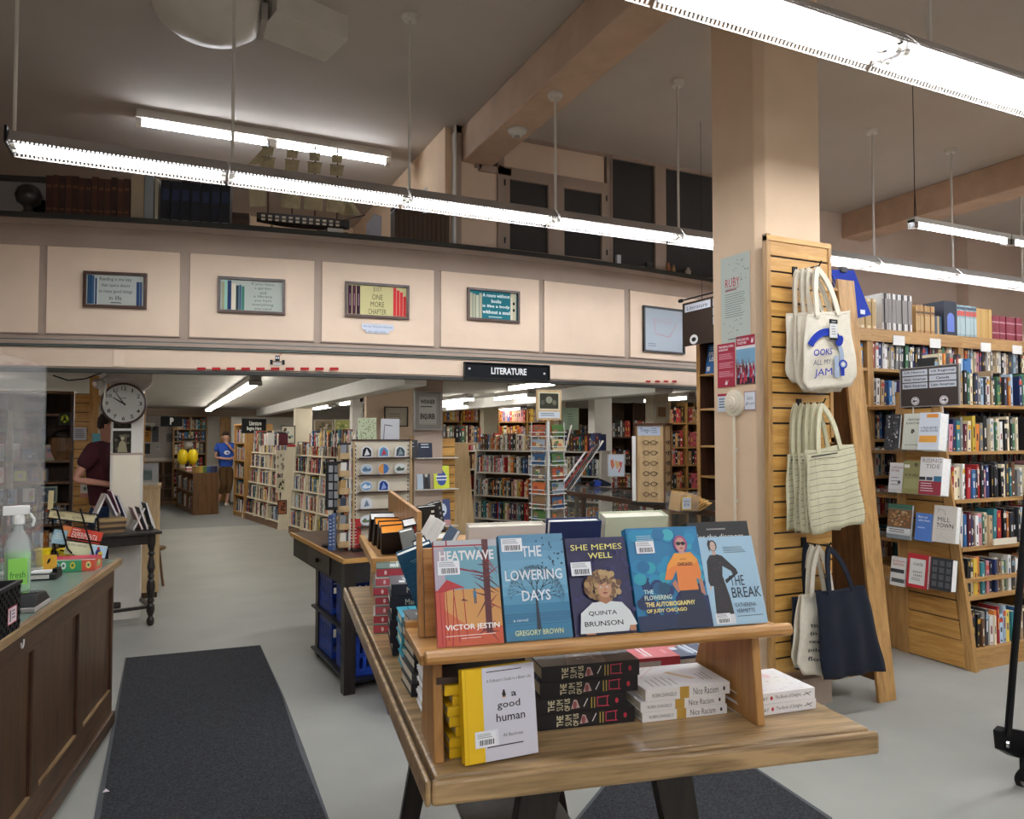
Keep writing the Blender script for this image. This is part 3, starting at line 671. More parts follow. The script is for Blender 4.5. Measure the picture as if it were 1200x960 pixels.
# taller books leaning behind them on the far side of the board, their white tops showing
def c_rear(cv):
    cv.rect(0, 0, 1, 1, '#1b1a1a'); cv.lines(.3, .9, .7, .93, 1, '#8d8a84', .5); cv.text('for the diaspora', .12, .80, .9, .87, '#e6e2da', .0); cv.rect(0, .70, 1, .775, '#c88f3c')
for k, (u, w, h, t, pg, lb) in enumerate(((.12, .185, .222, .03, 'pages', 'cream topped thick hardback leaning behind the orange beach novel'), (.315, .13, .228, .03, 'pages2', 'white topped hardback with navy cover behind the bare tree novel'),
                                      (.455, .165, .235, .045, 'pages', 'pale green edged thick hardback leaning behind the curly haired woman cover'))):
    m = lean_m(u+w, .30, RZ+.001, -math.radians(12)) @ Matrix.Rotation(PI, 4, 'Y')
    make_book(lb, 'books leaning behind the board', m, w, h, t, ['#d8cfc4', '#27335c', '#c9cfb2'][k], pages=pg)
make_book('black hardback cover with white lettering and an amber band, behind the pale blue novel', 'books leaning behind the board', lean_m(.625, .135, RZ+.001, math.radians(17)), .16, .222, .03, '#1b1a1a', front=c_rear, pages='pages2')
# ---- books lying on the table below the ledge
def c_human(cv):
    cv.rect(0, 0, 1, 1, '#cdcdd6'); cv.rect(0, 0, .27, 1, '#e8bd16'); cv.line((.045, 0), (.045, 1), .001, '#c49a10')
    cv.lines(.33, .935, .95, .955, 1, '#2c2c30', .5); cv.text("A Pollinator's Guide to a Better Life", .33, .835, .95, .87, '#2c2c30', .0)
    cv.ell(.56, .69, .025, .035, '#3a2a20', 10); cv.ell(.56, .725, .016, .016, '#1f1a18', 8); cv.line((.53, .70), (.59, .68), .0015, '#1f1a18'); cv.line((.535, .66), (.585, .66), .0015, '#c08a2c')
    cv.text('a', .66, .655, .735, .705, '#17171a', .012); cv.text('good', .46, .52, .78, .62, '#17171a', .008); cv.text('human', .44, .40, .84, .49, '#17171a', .008)
    cv.text('Ali Beckman', .52, .235, .80, .27, '#2c2c30', .0); cv.lines(.30, .13, .93, .155, 1, '#2c2c30', .5)
    cv.rect(.14, .155, .46, .33, '#dfe0e6'); cv.sticker(.155, .165, .042)
make_book('white and yellow book with a small bee and handwritten title, standing on the table front', 'books on the lower table', lean_m(.06, .032, TZ+.002, math.radians(8), math.radians(8)), .155, .175, .02, '#e8bd16', front=c_human)
ys = [0, .0, .012, .0, -.004, .006, -.01]
for i in range(7):
    make_book(f'yellow spined book stacked beside the bee cover book, {nth(i+1)} from bottom', 'yellow book stack', stack_m(.19+ys[i], .068+.0, TZ+.001+.0205*i, .06), .14, .15, .0195, '#d9ae18', '#e3b818', sp=lambda cv: cv.text('Good', .55, .3, .9, .7, '#2a2618'))
make_book('dark brown topped book lying on top of the yellow spined stack', 'yellow book stack', stack_m(.205, .072, TZ+.146, .04), .17, .19, .012, '#4c3a30', '#3c2c22')
def sp_sum(cv):
    cv.rect(0, 0, 1, 1, '#171619'); cv.vtext('THE', .20, .15, .265, .85, '#d7d0ac', .02); cv.vtext('SUM', .285, .15, .35, .85, '#d7d0ac', .02); cv.vtext('OF US', .365, .1, .42, .9, '#d7d0ac', .02)
    cv.poly([(.43, .2), (.46, .8), (.49, .75), (.52, .25)], '#b79a94'); cv.ell(.47, .45, .02, .25, '#8a4a4a', 8); cv.line((.56, .3), (.60, .8), .002, '#d9d9d9'); cv.rect(.635, .15, .645, .85, '#b9a34a'); cv.rect(.665, .15, .675, .85, '#b9a34a')
    cv.line((.70, .8), (.82, .85), .0022, '#c23a55'); cv.line((.70, .25), (.82, .22), .0022, '#c23a55'); cv.line((.70, .2), (.70, .85), .0022, '#c23a55'); cv.line((.80, .2), (.80, .85), .0022, '#c23a55'); cv.ell(.90, .5, .018, .18, '#b52a40', 10)
def f_sum(cv):
    cv.rect(0, 0, 1, 1, '#5b5350'); cv.poly([(0, .35), (1, .2), (1, .55), (0, .75)], '#8b7f78'); cv.rect(.55, .45, .95, .95, '#cfcac0'); cv.rect(.6, .1, .95, .35, '#c97a66'); cv.text('SUM', .2, .4, .5, .6, '#d9d4cc')
for i in range(4):
    make_book(f'thick black spined book with red chair drawing, {nth(i+1)} from the bottom of its stack', 'black book stack', stack_m(.475-.012*(3-i)*(i % 2)+.004*i, .14, TZ+.001+.034*i, -.02), .155, .228, .0335, '#171619', front=f_sum if i == 3 else None, sp=sp_sum, pages='pages')
def sp_nice(cv):
    cv.rect(0, 0, 1, 1, '#dcdad6'); cv.text('ROBIN DIANGELO', .08, .3, .36, .62, '#2a2a2c'); cv.rect(.40, 0, .51, 1, '#b08a3a'); cv.text('Nice Racism', .56, .2, .86, .8, '#2a2a2c'); cv.ell(.93, .5, .014, .2, '#2a2a2c', 8)
def f_nice(cv):
    cv.rect(0, 0, 1, 1, '#dedcda'); cv.lines(.1, .55, .5, .9, 5, '#9a8f88', .2, 2); cv.poly([(.3, .3), (.7, .5), (.65, .56), (.28, .36)], '#c7a468'); cv.lines(.2, .1, .6, .25, 3, '#8a8a8a', .3); cv.line((.5, .9), (.95, .6), .0015, '#c98a8a'); cv.line((.55, .95), (.95, .7), .0015, '#a9b98a')
for i, (t, yo) in enumerate(((.022, 0), (.0215, -.004), (.026, .008))):
    make_book(f'white hardback with gold spine band, {nth(i+1)} from the bottom of its stack', 'white and gold book stack', stack_m(.700+yo, .128, TZ+.001+[0, .0225, .0445][i], .0), .15, .212, t, '#dedcda', front=f_nice if i == 2 else None, sp=sp_nice, pages='pages')
def sp_del(cv):
    cv.rect(0, 0, 1, 1, '#e3e1df'); cv.text('ROSS GAY', .06, .3, .33, .65, '#33302e'); cv.ell(.38, .5, .02, .2, '#c03040', 8); cv.text('The Book of Delights', .43, .28, .80, .7, '#33302e'); cv.line((.83, .4), (.95, .65), .0015, '#33302e'); cv.line((.86, .7), (.93, .3), .0015, '#33302e')
def f_del(cv):
    cv.rect(0, 0, 1, 1, '#e3e1df'); r = random.Random(9); cv.rect(.3, .1, .9, .9, '#e3e0da'); cv.ell(.7, .3, .1, .06, '#e3c4c4'); cv.ell(.8, .6, .12, .07, '#d3dcb8')
    for i in range(26): x, y = r.random()*.9+.05, r.random()*.9+.05; cv.line((x, y), (min(1, x+.05*r.random()), min(1, y+.05*r.random())), .0012, '#6a6a72')
for i in range(2):
    make_book(('lower' if i == 0 else 'upper')+' white sketch covered hardback of the pair at the right table end', 'white sketch covered pair', stack_m(.918, .10+.004*i, TZ+.001+.0235*i, .05), .15, .195, .023, '#e3e1df', front=f_del if i else None, sp=sp_del, pages='pages2')
# second row, lying flat behind
def fl(cols, seed):
    def f(cv):
        r = random.Random(seed); cv.rect(0, 0, 1, 1, cols[0])
        for i in range(9): x, y = r.random()*.7+.05, r.random()*.7+.05; cv.rect(x, y, min(.98, x+r.uniform(.1, .4)), min(.98, y+r.uniform(.04, .16)), r.choice(cols[1:]))
        cv.lines(.1, .4, .8, .55, 2, cols[-1], .5)
    return f
SECOND = [(.245, .33, .07, .2, '#9c9a8c', ['#c4c3bb', '#3c4040', '#8aa05a', '#26282a'], 'grey and green patterned book lying behind the yellow stack'),
          (.245, .48, .10, .2, '#d9d4c8', ['#cfc8bc', '#b59c84', '#4a4a48', '#222'], 'cream illustrated book lying flat at the back left under the ledge'),
          (.48, .33, .135, .16, '#d9c4bc', ['#d8c9c2', '#c9604c', '#e4ded2', '#7a4a44'], 'cream and coral book lying behind the black stack'),
          (.50, .49, .14, .2, '#55525a', ['#5a5a62', '#a9a9ae', '#cfd2d6', '#e6e6e6'], 'grey book with white lettering lying behind the black stack'),
          (.675, .30, .085, .16, '#c4454f', ['#cf5058', '#e0898c', '#cf5058', '#f0dcdc'], 'red book with slanted white lines lying behind the white and gold stack'),
          (.66, .47, .12, .2, '#b9b7b0', ['#aeb6be', '#e1e4e6', '#5f676e', '#e8d39a'], 'pale photographic book lying flat at the back of the lower table'),
          (.84, .33, .075, .2, '#2c3a5c', ['#33415f', '#c9523c', '#7f93a8', '#c9cfd8'], 'navy book with red flowers lying beside the right upright'),
          (.84, .50, .115, .2, '#c8b878', ['#cdbf88', '#b5a266', '#e8e0c0', '#7a6a3c'], 'yellow cream book lying at the back right under the ledge')]
for k, (u, v, hh, W, col, cc, lb) in enumerate(SECOND):
    n = max(1, int(hh/.034)); th = hh/n
    for i in range(n):
        make_book(lb if i == n-1 else f'{nth(i+1)} book from bottom under the '+lb.split(' lying')[0], 'flat piles under the ledge', stack_m(u, v, TZ+.001+th*i, r_ := random.uniform(-.05, .05)), .145, W, th-.001, col, front=fl(cc, k) if i == n-1 else None, sp=lambda cv: cv.lines(.15, .25, .8, .8, 1, '#cfcabc', .5))
# ---- stacks along the left edge (spines to the left)
def left_stack(u, v, n, th, W, H, cov, sp, lbl, grp, top=None, spf=None, yaw=0., jit=.006, z0=TZ+.001, pages='pages'):
    r = random.Random(int(v*100))
    for i in range(n):
        make_book(f'{lbl}, {nth(i+1)} from bottom', grp, stack_m(u+r.uniform(-jit, jit), v+r.uniform(-jit, jit), z0+th*i, yaw), W, H, th-.001, cov if isinstance(cov, str) else cov[i % len(cov)], sp if isinstance(sp, str) else sp[i % len(sp)], front=top if i == n-1 else None, sp=spf, pages=pages)
left_stack(.125, 1.02, 7, .03, .14, .145, ['#5d7a72', '#c0c0b8'], ['#b0404c', '#a93c48', '#b85660'], 'pink red spined book of the farthest left stack', 'pink spined stack',
           top=fl(['#4d6a60', '#a9b8a8', '#d4d8d8', '#e4e6e6'], 21), spf=lambda cv: cv.ell(.2, .5, .03, .25, '#e6cfcf', 8), yaw=-.08)
left_stack(.155, .775, 6, .034, .14, .15, '#22242e', ['#1b1d27', '#22202c', '#2a2733'], 'navy black spined book with pale lettering, beside the pink spined pile', 'navy black stack',
           top=fl(['#33343e', '#c9ccd4', '#6a6a72', '#dfe2e6'], 22), spf=lambda cv: cv.text('Maid Maro', .3, .25, .85, .75, '#cfc8ae'), yaw=-.05)
left_stack(.142, .635, 5, .029, .125, .12, '#3a98ac', ['#2b8ba0', '#2c7f8c', '#38949c'], 'teal blue book with red label, stacked near the left table edge', 'teal stack',
           top=fl(['#45a5ba', '#c94a4a', '#b8d4dc', '#2a6a80'], 23), spf=lambda cv: cv.rect(.1, .2, .35, .8, '#c23a40'))
left_stack(.145, .43, 6, .03, .14, .125, '#242424', ['#2a2a2c', '#4a4a4c', '#1b1b1d'], 'black and grey photo covered book on left edge stack', 'black and grey stack',
           top=fl(['#2c2c2e', '#d8d8da', '#8a8a8e', '#efeff0'], 24), spf=lambda cv: cv.lines(.1, .2, .9, .8, 2, '#dcdcdc', .4), yaw=.06)
left_stack(.15, .315, 6, .026, .10, .12, '#e2e2e6', ['#d6d9e6', '#e6e6ea'], 'white paperback stacked just behind the left upright', 'white left stack',
           top=fl(['#dcdde2', '#9aa4c0', '#c4c8d4', '#5a6488'], 25), yaw=0, pages='pages2')
# white wire easels / leaning magazines beside the stacks
for i, (u, v, col, lb) in enumerate(((.20, 1.22, '#e4e1da', 'white edged paperback leaning on the riser, farthest of the leaning row'), (.205, 1.12, '#dcd7cf', 'cream edged paperback leaning in the middle of the left row'),
                                 (.21, .90, '#2c4d6a', 'blue backed paperback with a white edge leaning over the navy black stack'), (.20, .66, '#33343a', 'charcoal paperback leaning with its white edge over the teal stack'),
                                 (.20, .49, '#dfe0e4', 'white edged paperback leaning over the black and grey stack'))):
    m = frame_m(tw(u-.085, v, TZ+.205-.03*(v < .7)), dirw(0, -1, 0), dirw(.50, 0, .86)) 
    make_book(lb, 'leaning paperbacks on the left side', m, .12, .17, .012, col, '#e8e6e0', pages='pages2')
# tall teal and black books standing end-on between the two risers
def c_teal(cv): cv.rect(0, 0, 1, 1, '#174a66'); [cv.line((0, .1+.09*i), (1, .13+.09*i), .002, '#1f6080') for i in range(9)]; cv.line((.3, .86), (.75, .87), .0015, '#a9c4b8'); cv.line((.35, .83), (.7, .84), .001, '#a9c4b8')
def c_blk(cv): cv.rect(0, 0, 1, 1, '#242427'); [cv.line((.05, .08+.07*i), (.95, .12+.07*i), .0016, '#3a3a40') for i in range(12)]; cv.rect(.86, .2, .96, .8, '#cfcfd4')
def tv(px, py, v): return on_plane(px, py, tw(0, v, 0), T2)
def px_book(label, grp, v, BL, BR, TL, T, col, fn=None, pages='pages2', fwd=0.):
    P0, P1, P2 = tv(*BL, v), tv(*BR, v), tv(*TL, v); L = (P1-P0).length; Y = P2-P0+T2*fwd; X = Y.cross((P1-P0).cross(Y))
    return make_book(label, grp, frame_m(P0, X, Y), L, (P2-P0).length, T, col, front=fn, pages=pages)
px_book('tall teal hardback tilted left beside the end board of the front riser', 'tall books between the risers', .52, (492, 722), (532, 717), (459, 640), .022, '#174a66', c_teal, fwd=-.06)
px_book('black striped hardback tilted against the left end board', 'tall books between the risers', .40, (506, 726), (532, 722), (478, 662), .05, '#242427', c_blk, fwd=-.10)
px_book('small dark hardback with white label lying above the teal one', 'tall books between the risers', .56, (491, 650), (507, 647), (480, 632), .06, '#3a3138', lambda cv: cv.rect(.25, .3, .75, .75, '#dfe2e6'), fwd=-.02)
px_book('light blue hardback leaning just behind the orange beach novel', 'tall books between the risers', .50, (508, 668), (522, 668), (496, 634), .03, '#58a8c8', fwd=-.03)
# ---- riser two, further back
r2 = thing('display_riser', 'second oak book riser standing at the far end of the display table', 'display stand', tuple(tw(0, 0, TZ)), TA)
def q2(name, m, *a, **k): return bx(name, m, r2, *a, **k)
q2('shelf', 'riser', (.0, 1.18, rz-.022, .62, 1.76, rz-.002), bev=.003)
q2('side_lip', 'oaky', (-.02, 1.165, rz-.022, .0, 1.76, rz+.012), bev=.003)
q2('front_lip', 'riser', (-.02, 1.15, rz-.04, .62, 1.168, rz+.012), bev=.003)
for u in (.02, .58):
    b = MB(); b.prism([(u, 1.2, .0005), (u, 1.72, .0005), (u, 1.66, rz-.022), (u, 1.24, rz-.022)], (.02, 0, 0)); b.build('upright', 'riserz', r2)
pn, pf = tv(489, 600, 1.22), tv(455, 575, 1.74); inv2 = Matrix.Translation(tw(0, 0, TZ)) @ Matrix.Rotation(TA, 4, 'Z'); pn = inv2.inverted() @ pn; pf = inv2.inverted() @ pf
b = MB(); b.prism([(pn.x, 1.22, rz), (pf.x, 1.74, rz), (pf.x, 1.74, pf.z), (pn.x, 1.22, pn.z)], (.016, 0, 0)); b.build('divider_board', 'riserz', r2)
M['orangep'] = mat('orange_page_edges', '#e89020', .7, var=.05)
for i, (v, BL, BR, TL, pg, lb) in enumerate(((1.70, (431, 634), (462, 632), (432, 594), 'pages2', 'black hardback with white page tops, farthest of the row on the back riser'), (1.60, (435, 640), (468, 638), (437, 599), 'orangep', 'black hardback with orange page tops, second in the back riser row'),
                                         (1.50, (441, 645), (472, 643), (441, 603), 'orangep', 'black hardback with orange page tops, third in the back riser row'), (1.38, (446, 651), (480, 649), (443, 608), 'orangep', 'nearest black hardback with bright orange page tops on the back riser'))):
    px_book(lb, 'black books with coloured page tops', v, BL, BR, TL, .05, '#1c1619', pages=pg, fwd=-.075)
lab = lambda c: (lambda cv: cv.lines(.7, .2, .9, .9, 6, c, .5))
for v, BL, BR, TL, T, col, lb, fn, fw in ((1.42, (490, 640), (512, 637), (487, 592), .03, '#1e1e1e', 'black hardback with pale vertical lettering on the back riser', lab('#d8d8d0'), -.02), (1.46, (507, 642), (517, 641), (497, 590), .028, '#55554f', 'grey green tall hardback on the back riser', None, -.02),
                                      (1.50, (512, 640), (524, 638), (502, 588), .03, '#26262a', 'tall black hardback at the right end of the back riser', lab('#8a8a8a'), -.02), (1.34, (476, 648), (494, 645), (467, 602), .05, '#2a2526', 'black hardback with a red squared spine foot on the back riser', lambda cv: cv.rect(.6, .75, 1, .95, '#b9382f'), -.07),
                                      (1.28, (487, 652), (504, 648), (481, 616), .05, '#1c2740', 'navy hardback with a white page top on the back riser', lab('#cfd3da'), -.07), (1.22, (474, 655), (490, 652), (466, 620), .03, '#8d8f8c', 'grey jacketed hardback under the red footed one', None, -.02),
                                      (1.16, (509, 650), (526, 648), (508, 622), .04, '#d8cfae', 'cream hardback with red cover art behind the orange novel', lambda cv: cv.ell(.6, .6, .35, .3, '#b9485a', 10), -.03)):
    px_book(lb, 'mixed books on the back riser', v, BL, BR, TL, T, col, fn, fwd=fw)
# carpet mats, bin, scrap of paper
def carpet(label, pts, name='door_mat'):
    o = thing(name, label, 'mat', (pts[0][0], pts[0][1], 0))
    P = [Vector((x-pts[0][0], y-pts[0][1], 0)) for x, y in pts]; c = sum(P, Vector())/len(P)
    b = MB(); b.prism([p+UP*.0005 for p in P], (0, 0, .006)); b.build('rubber_border', 'mattrim', o)
    b = MB(); b.prism([c+(p-c).normalized()*((p-c).length-.03)+UP*.0065 for p in P], (0, 0, .006)); b.build('pile', 'matcarpet', o)
    return o
carpet('black ribbed carpet mat on the floor beside the counter', [tuple(onz(*p, 0))[:2] for p in ((147, 772), (305, 757), (333, 818), (357, 880), (385, 960))]+[(.62, 2.0), (-.28, 2.0)]+[tuple(onz(110, 960, 0))[:2]])
a = onz(735, 880, 0); carpet('black speckled carpet mat lying under the display table', [tuple(onz(*p, 0))[:2] for p in ((720, 905), (880, 897), (975, 960))]+[(1.9, 1.6), (.9, 1.4), (.95, 2.3)])
p = onz(120, 929, .013); o = tag(MB().add([p, p+Vector((.03, -.01, .004)), p+Vector((.012, .025, .006))], [(0, 1, 2)], '#e8d8dc').build('paper_scrap', 'print'), 'tiny torn scrap of pink and white paper on the mat', 'paper')
cr = thing('storage_bin', 'blue plastic bin with a flared rim on the floor under the display table', 'bin', tuple(onz(455, 838, 0)), TA)
b = MB()
for (x0, y0, x1, y1) in ((0, 0, .3, .012), (0, .288, .3, .3), (0, .012, .012, .288), (.288, .012, .3, .288)): b.box(x0, y0, 0.002, x1, y1, .30)
b.box(.012, .012, .002, .288, .288, .012); b.build('body', 'bluecrate', cr)
b = MB(); b.box(-.012, -.012, .27, .312, 0, .31).box(-.012, .3, .27, .312, .312, .31).box(-.012, 0, .27, 0, .3, .31).box(.3, 0, .27, .312, .3, .31); b.build('rim', 'bluecrate', cr)
# ================================================================ COLUMN, POSTERS, SLATWALL TOWER, BAGS
LX = CXa-.003
def flat(name, label, cat, x, y0, y1, z0, z1, fn, th=.003, m='matteprint', group=None, tl=0):
    """flat sheet on a wall that faces -x; y0 = far (left in view) end, y1 = near end"""
    o = thing(name, label, cat, (x, y0, z0), -PI/2, group)
    W, H = y0-y1, z1-z0
    b = MB(); b.box(0, -th, 0, W, 0, H, '#e6e6e2'); b.build('sheet', m, o)
    q = MB(); fn(Canvas(q, (0, -th-.0004, 0), (1, 0, 0), (0, 0, 1), W, H)); q.build('print', m, o); return o
def ruby(cv):
    cv.rect(0, 0, 1, 1, '#b9c1b8'); r = random.Random(3)
    cv.text('RUBY', .16, .64, .66, .74, '#b8303c', .0); cv.line((.16, .62), (.66, .625), .003, '#8b2d34'); cv.lines(.16, .585, .66, .61, 1, '#8a4a4e', .6)
    cv.lines(.14, .28, .86, .57, 11, '#3d4746', .18, 4)
    for i in range(22): cv.ell(r.uniform(.3, .95), r.uniform(.68, .95), .017, .006, '#3d4746', 5)
    for i in range(14): cv.ell(r.uniform(.05, .8), r.uniform(.1, .26), .017, .006, '#3d4746', 5)
    cv.lines(.25, .02, .85, .045, 1, '#59625f', .4)
flat('poster', 'tall pale grey green printed poster with red heading on the left column face', 'poster', LX, 3.745, 3.485, 2.235, 2.785, ruby)
def red1(cv):
    cv.rect(0, 0, 1, 1, '#a93245'); cv.text('THE REVOLUTION', .08, .90, .9, .95, '#f0dfe0', .03); cv.text('IS BROWN', .08, .83, .6, .88, '#f0dfe0', .03)
    for k in range(3): cv.rect(.07, .62-.2*k, .92, .78-.2*k, '#b8485a'); cv.lines(.1, .63-.2*k, .9, .77-.2*k, 4, '#e0b4ba', .25, k)
    cv.poly([(.42, .06), (.5, .17), (.53, .10), (.62, .17), (.55, .05)], '#f0dfe0')
def red2(cv):
    cv.rect(0, 0, 1, 1, '#7fa9c6'); cv.rect(0, .78, 1, 1, '#a93245'); cv.rect(0, .73, 1, .79, '#e3e1e2'); cv.text('READ AND RISE', .06, .90, .68, .95, '#f0dfe0', .02); cv.text('TOGETHER', .06, .83, .55, .88, '#f0dfe0', .02)
    cv.poly([(.78, .84), (.84, .95), (.87, .89), (.94, .95), (.9, .83)], '#f0dfe0'); cv.rect(0, .3, 1, .42, '#b9cbd8'); r = random.Random(1)
    cv.rect(0, 0, 1, .14, '#3a2a32')
    for i in range(46):
        x = r.random()*.94+.01; y = r.uniform(.05, .33); cv.ell(x+.02, y+.1, .025, .02, r.choice(['#2a1c1c', '#7a5140', '#3b2622']), 7); cv.poly([(x-.02, y-.05), (x+.06, y-.05), (x+.05, y+.08), (x, y+.08)], r.choice(['#b8304a', '#8f2438', '#cfd0d8', '#33305a', '#c74a5c']))
        if i % 3 == 0: cv.line((x, y+.06), (x-.03, y+.24), .005, '#7a5140', .003)
flat('leaflet', 'dark red leaflet with white print taped to the left column face', 'leaflet', LX, 3.785, 3.62, 1.955, 2.235, red1)
flat('leaflet', 'leaflet with red header and photo of a cheering crowd on the column', 'leaflet', LX, 3.61, 3.445, 1.965, 2.265, red2)
flat('notice', 'small white notice partly behind the alarm bell on the column', 'notice', LX, 3.785, 3.69, 1.80, 1.915, lambda cv: (cv.rect(0, 0, 1, 1, '#cdd4dc'), cv.rect(0, .86, 1, 1, '#a93245'), cv.lines(.12, .15, .85, .75, 4, '#56627a', .4)))
flat('notice', 'small framed handwritten notice right of the alarm bell', 'notice', LX, 3.545, 3.445, 1.80, 1.92, lambda cv: (cv.rect(0, 0, 1, 1, '#a9868a'), cv.rect(.06, .06, .94, .94, '#d9dde4'), cv.text("Gem's", .25, .55, .75, .75, '#3a4a66'), cv.text('gift card', .15, .25, .85, .45, '#3a4a66')))
bl = thing('alarm_bell', 'cream painted round alarm bell on the column above a conduit', 'alarm bell', (LX, 3.625, 1.85))
b = MB(); b.T = Matrix.Rotation(-PI/2, 4, 'Y'); b.lathe([(.0, .0), (.085, .0), (.085, .015), (.078, .022), (.062, .024), (.058, .034), (.042, .036), (.038, .046), (.022, .047), (.02, .054), (.0, .055)], 28)
b.build('gong', 'cream', bl)
b = MB(); b.tube((-.012, 0, -.08), (-.012, 0, -.86), .0085, 8); b.build('conduit', 'cream', bl)
for z in (-.3, -.62): bx('conduit_clip', 'cream', bl, (-.006, -.02, z, 0, .02, z+.02))
# slatwall tower
tower = thing('slatwall_tower', 'oak slatwall display with slots standing against the column, hung with tote bags', 'display stand', (3.19, 3.3, 0))
ty = .0
def slat_panel(parent, x0, x1, z0, z1, y0, n, th=.018, first=None, mt='slatoak'):
    h = (z1-z0)/n
    bx('backing', 'black', parent, (x0+.004, y0+.012, z0+.004, x1-.004, y0+th+.004, z1-.004))
    for i in range(n):
        bx('slat', mt, parent, (x0, y0, z0+h*i+(.006 if i else 0), x1, y0+.0115, z0+h*(i+1)-(.006 if i < n-1 else 0)))
slat_panel(tower, .03, .50, 1.63, 2.80, .0, 13)
slat_panel(tower, .03, .50, .26, 1.62, .0, 15)
bx('edge_strip', 'casewoodz', tower, (0, -.006, .24, .03, .03, 2.84)); bx('edge_strip', 'casewoodz', tower, (.50, -.006, 1.60, .525, .03, 2.80))
bx('top_cap', 'slatoak', tower, (.0, -.008, 2.80, .525, .03, 2.83)); bx('middle_rail', 'slatoak', tower, (.03, -.006, 1.605, .525, .02, 1.635))
bx('base_block', 'taupe', tower, (.1, .0, .0, .40, .05, .2))
def plank(x0, x1, xo, y0, y1, z1, name, m, th=.02):
    b = MB(); b.prism([(x0-3.19, y0-3.3, 0), (x1-3.19, y0-3.3, 0), (x1+xo-3.19, y1-3.3, z1), (x0+xo-3.19, y1-3.3, z1)], (0, th, 0)); return b.build(name, m, tower, .003)
plank(4.0, 4.155, .0, 3.235, 3.50, 2.68, 'slanted_board', 'casewoodz')
b = MB(); b.prism([(.84, .0, .12), (.84, .42, .12), (.84, .42, 2.6), (.84, .20, 2.6)], (.018, 0, 0)); b.build('inner_side', 'brownwood', tower)  # inner side and back in darker wood: recess shade put into the colour
bx('inner_back', 'brownwood', tower, (.53, .38, .12, .84, .40, 2.2)); bx('inner_bottom', 'casewood', tower, (.53, .10, .12, .84, .38, .145)); bx('brace', 'casewood', tower, (.53, .34, 1.50, .84, .38, 1.56))
bx('inner_top', 'casewood', tower, (.53, .20, 2.60, .96, .42, 2.62))
# blue calendars hung on the tower top
cal = thing('hanging_calendar', 'blue covered wall calendars hung at the top right of the slatwall tower', 'calendar', (3.98, 3.42, 2.72))
c0 = Vector(cal.location)
for k in range(3):
    d = Vector((.012*k, .02*k, 0)); P4 = [ony(px, py, 3.58)-c0+d for px, py in ((972, 316), (1001, 317), (1021, 369), (1005, 373), (985, 345))]
    b = MB(); b.prism(P4, (0, .008, 0), '#2b3fa0' if k != 1 else '#cfd4de'); b.build('calendar_sheet', 'matteprint', cal)
t = ony(1008, 368, 3.575)-c0; b = MB(); b.box(t.x, t.y-.003, t.z, t.x+.045, t.y, t.z+.03, '#d8dce2'); b.build('price_tag', 'matteprint', cal)
t = ony(985, 317, 3.575)-c0; b = MB(); b.box(t.x, t.y-.01, t.z-.01, t.x+.05, t.y+.02, t.z+.025); b.build('clip', 'black', cal)
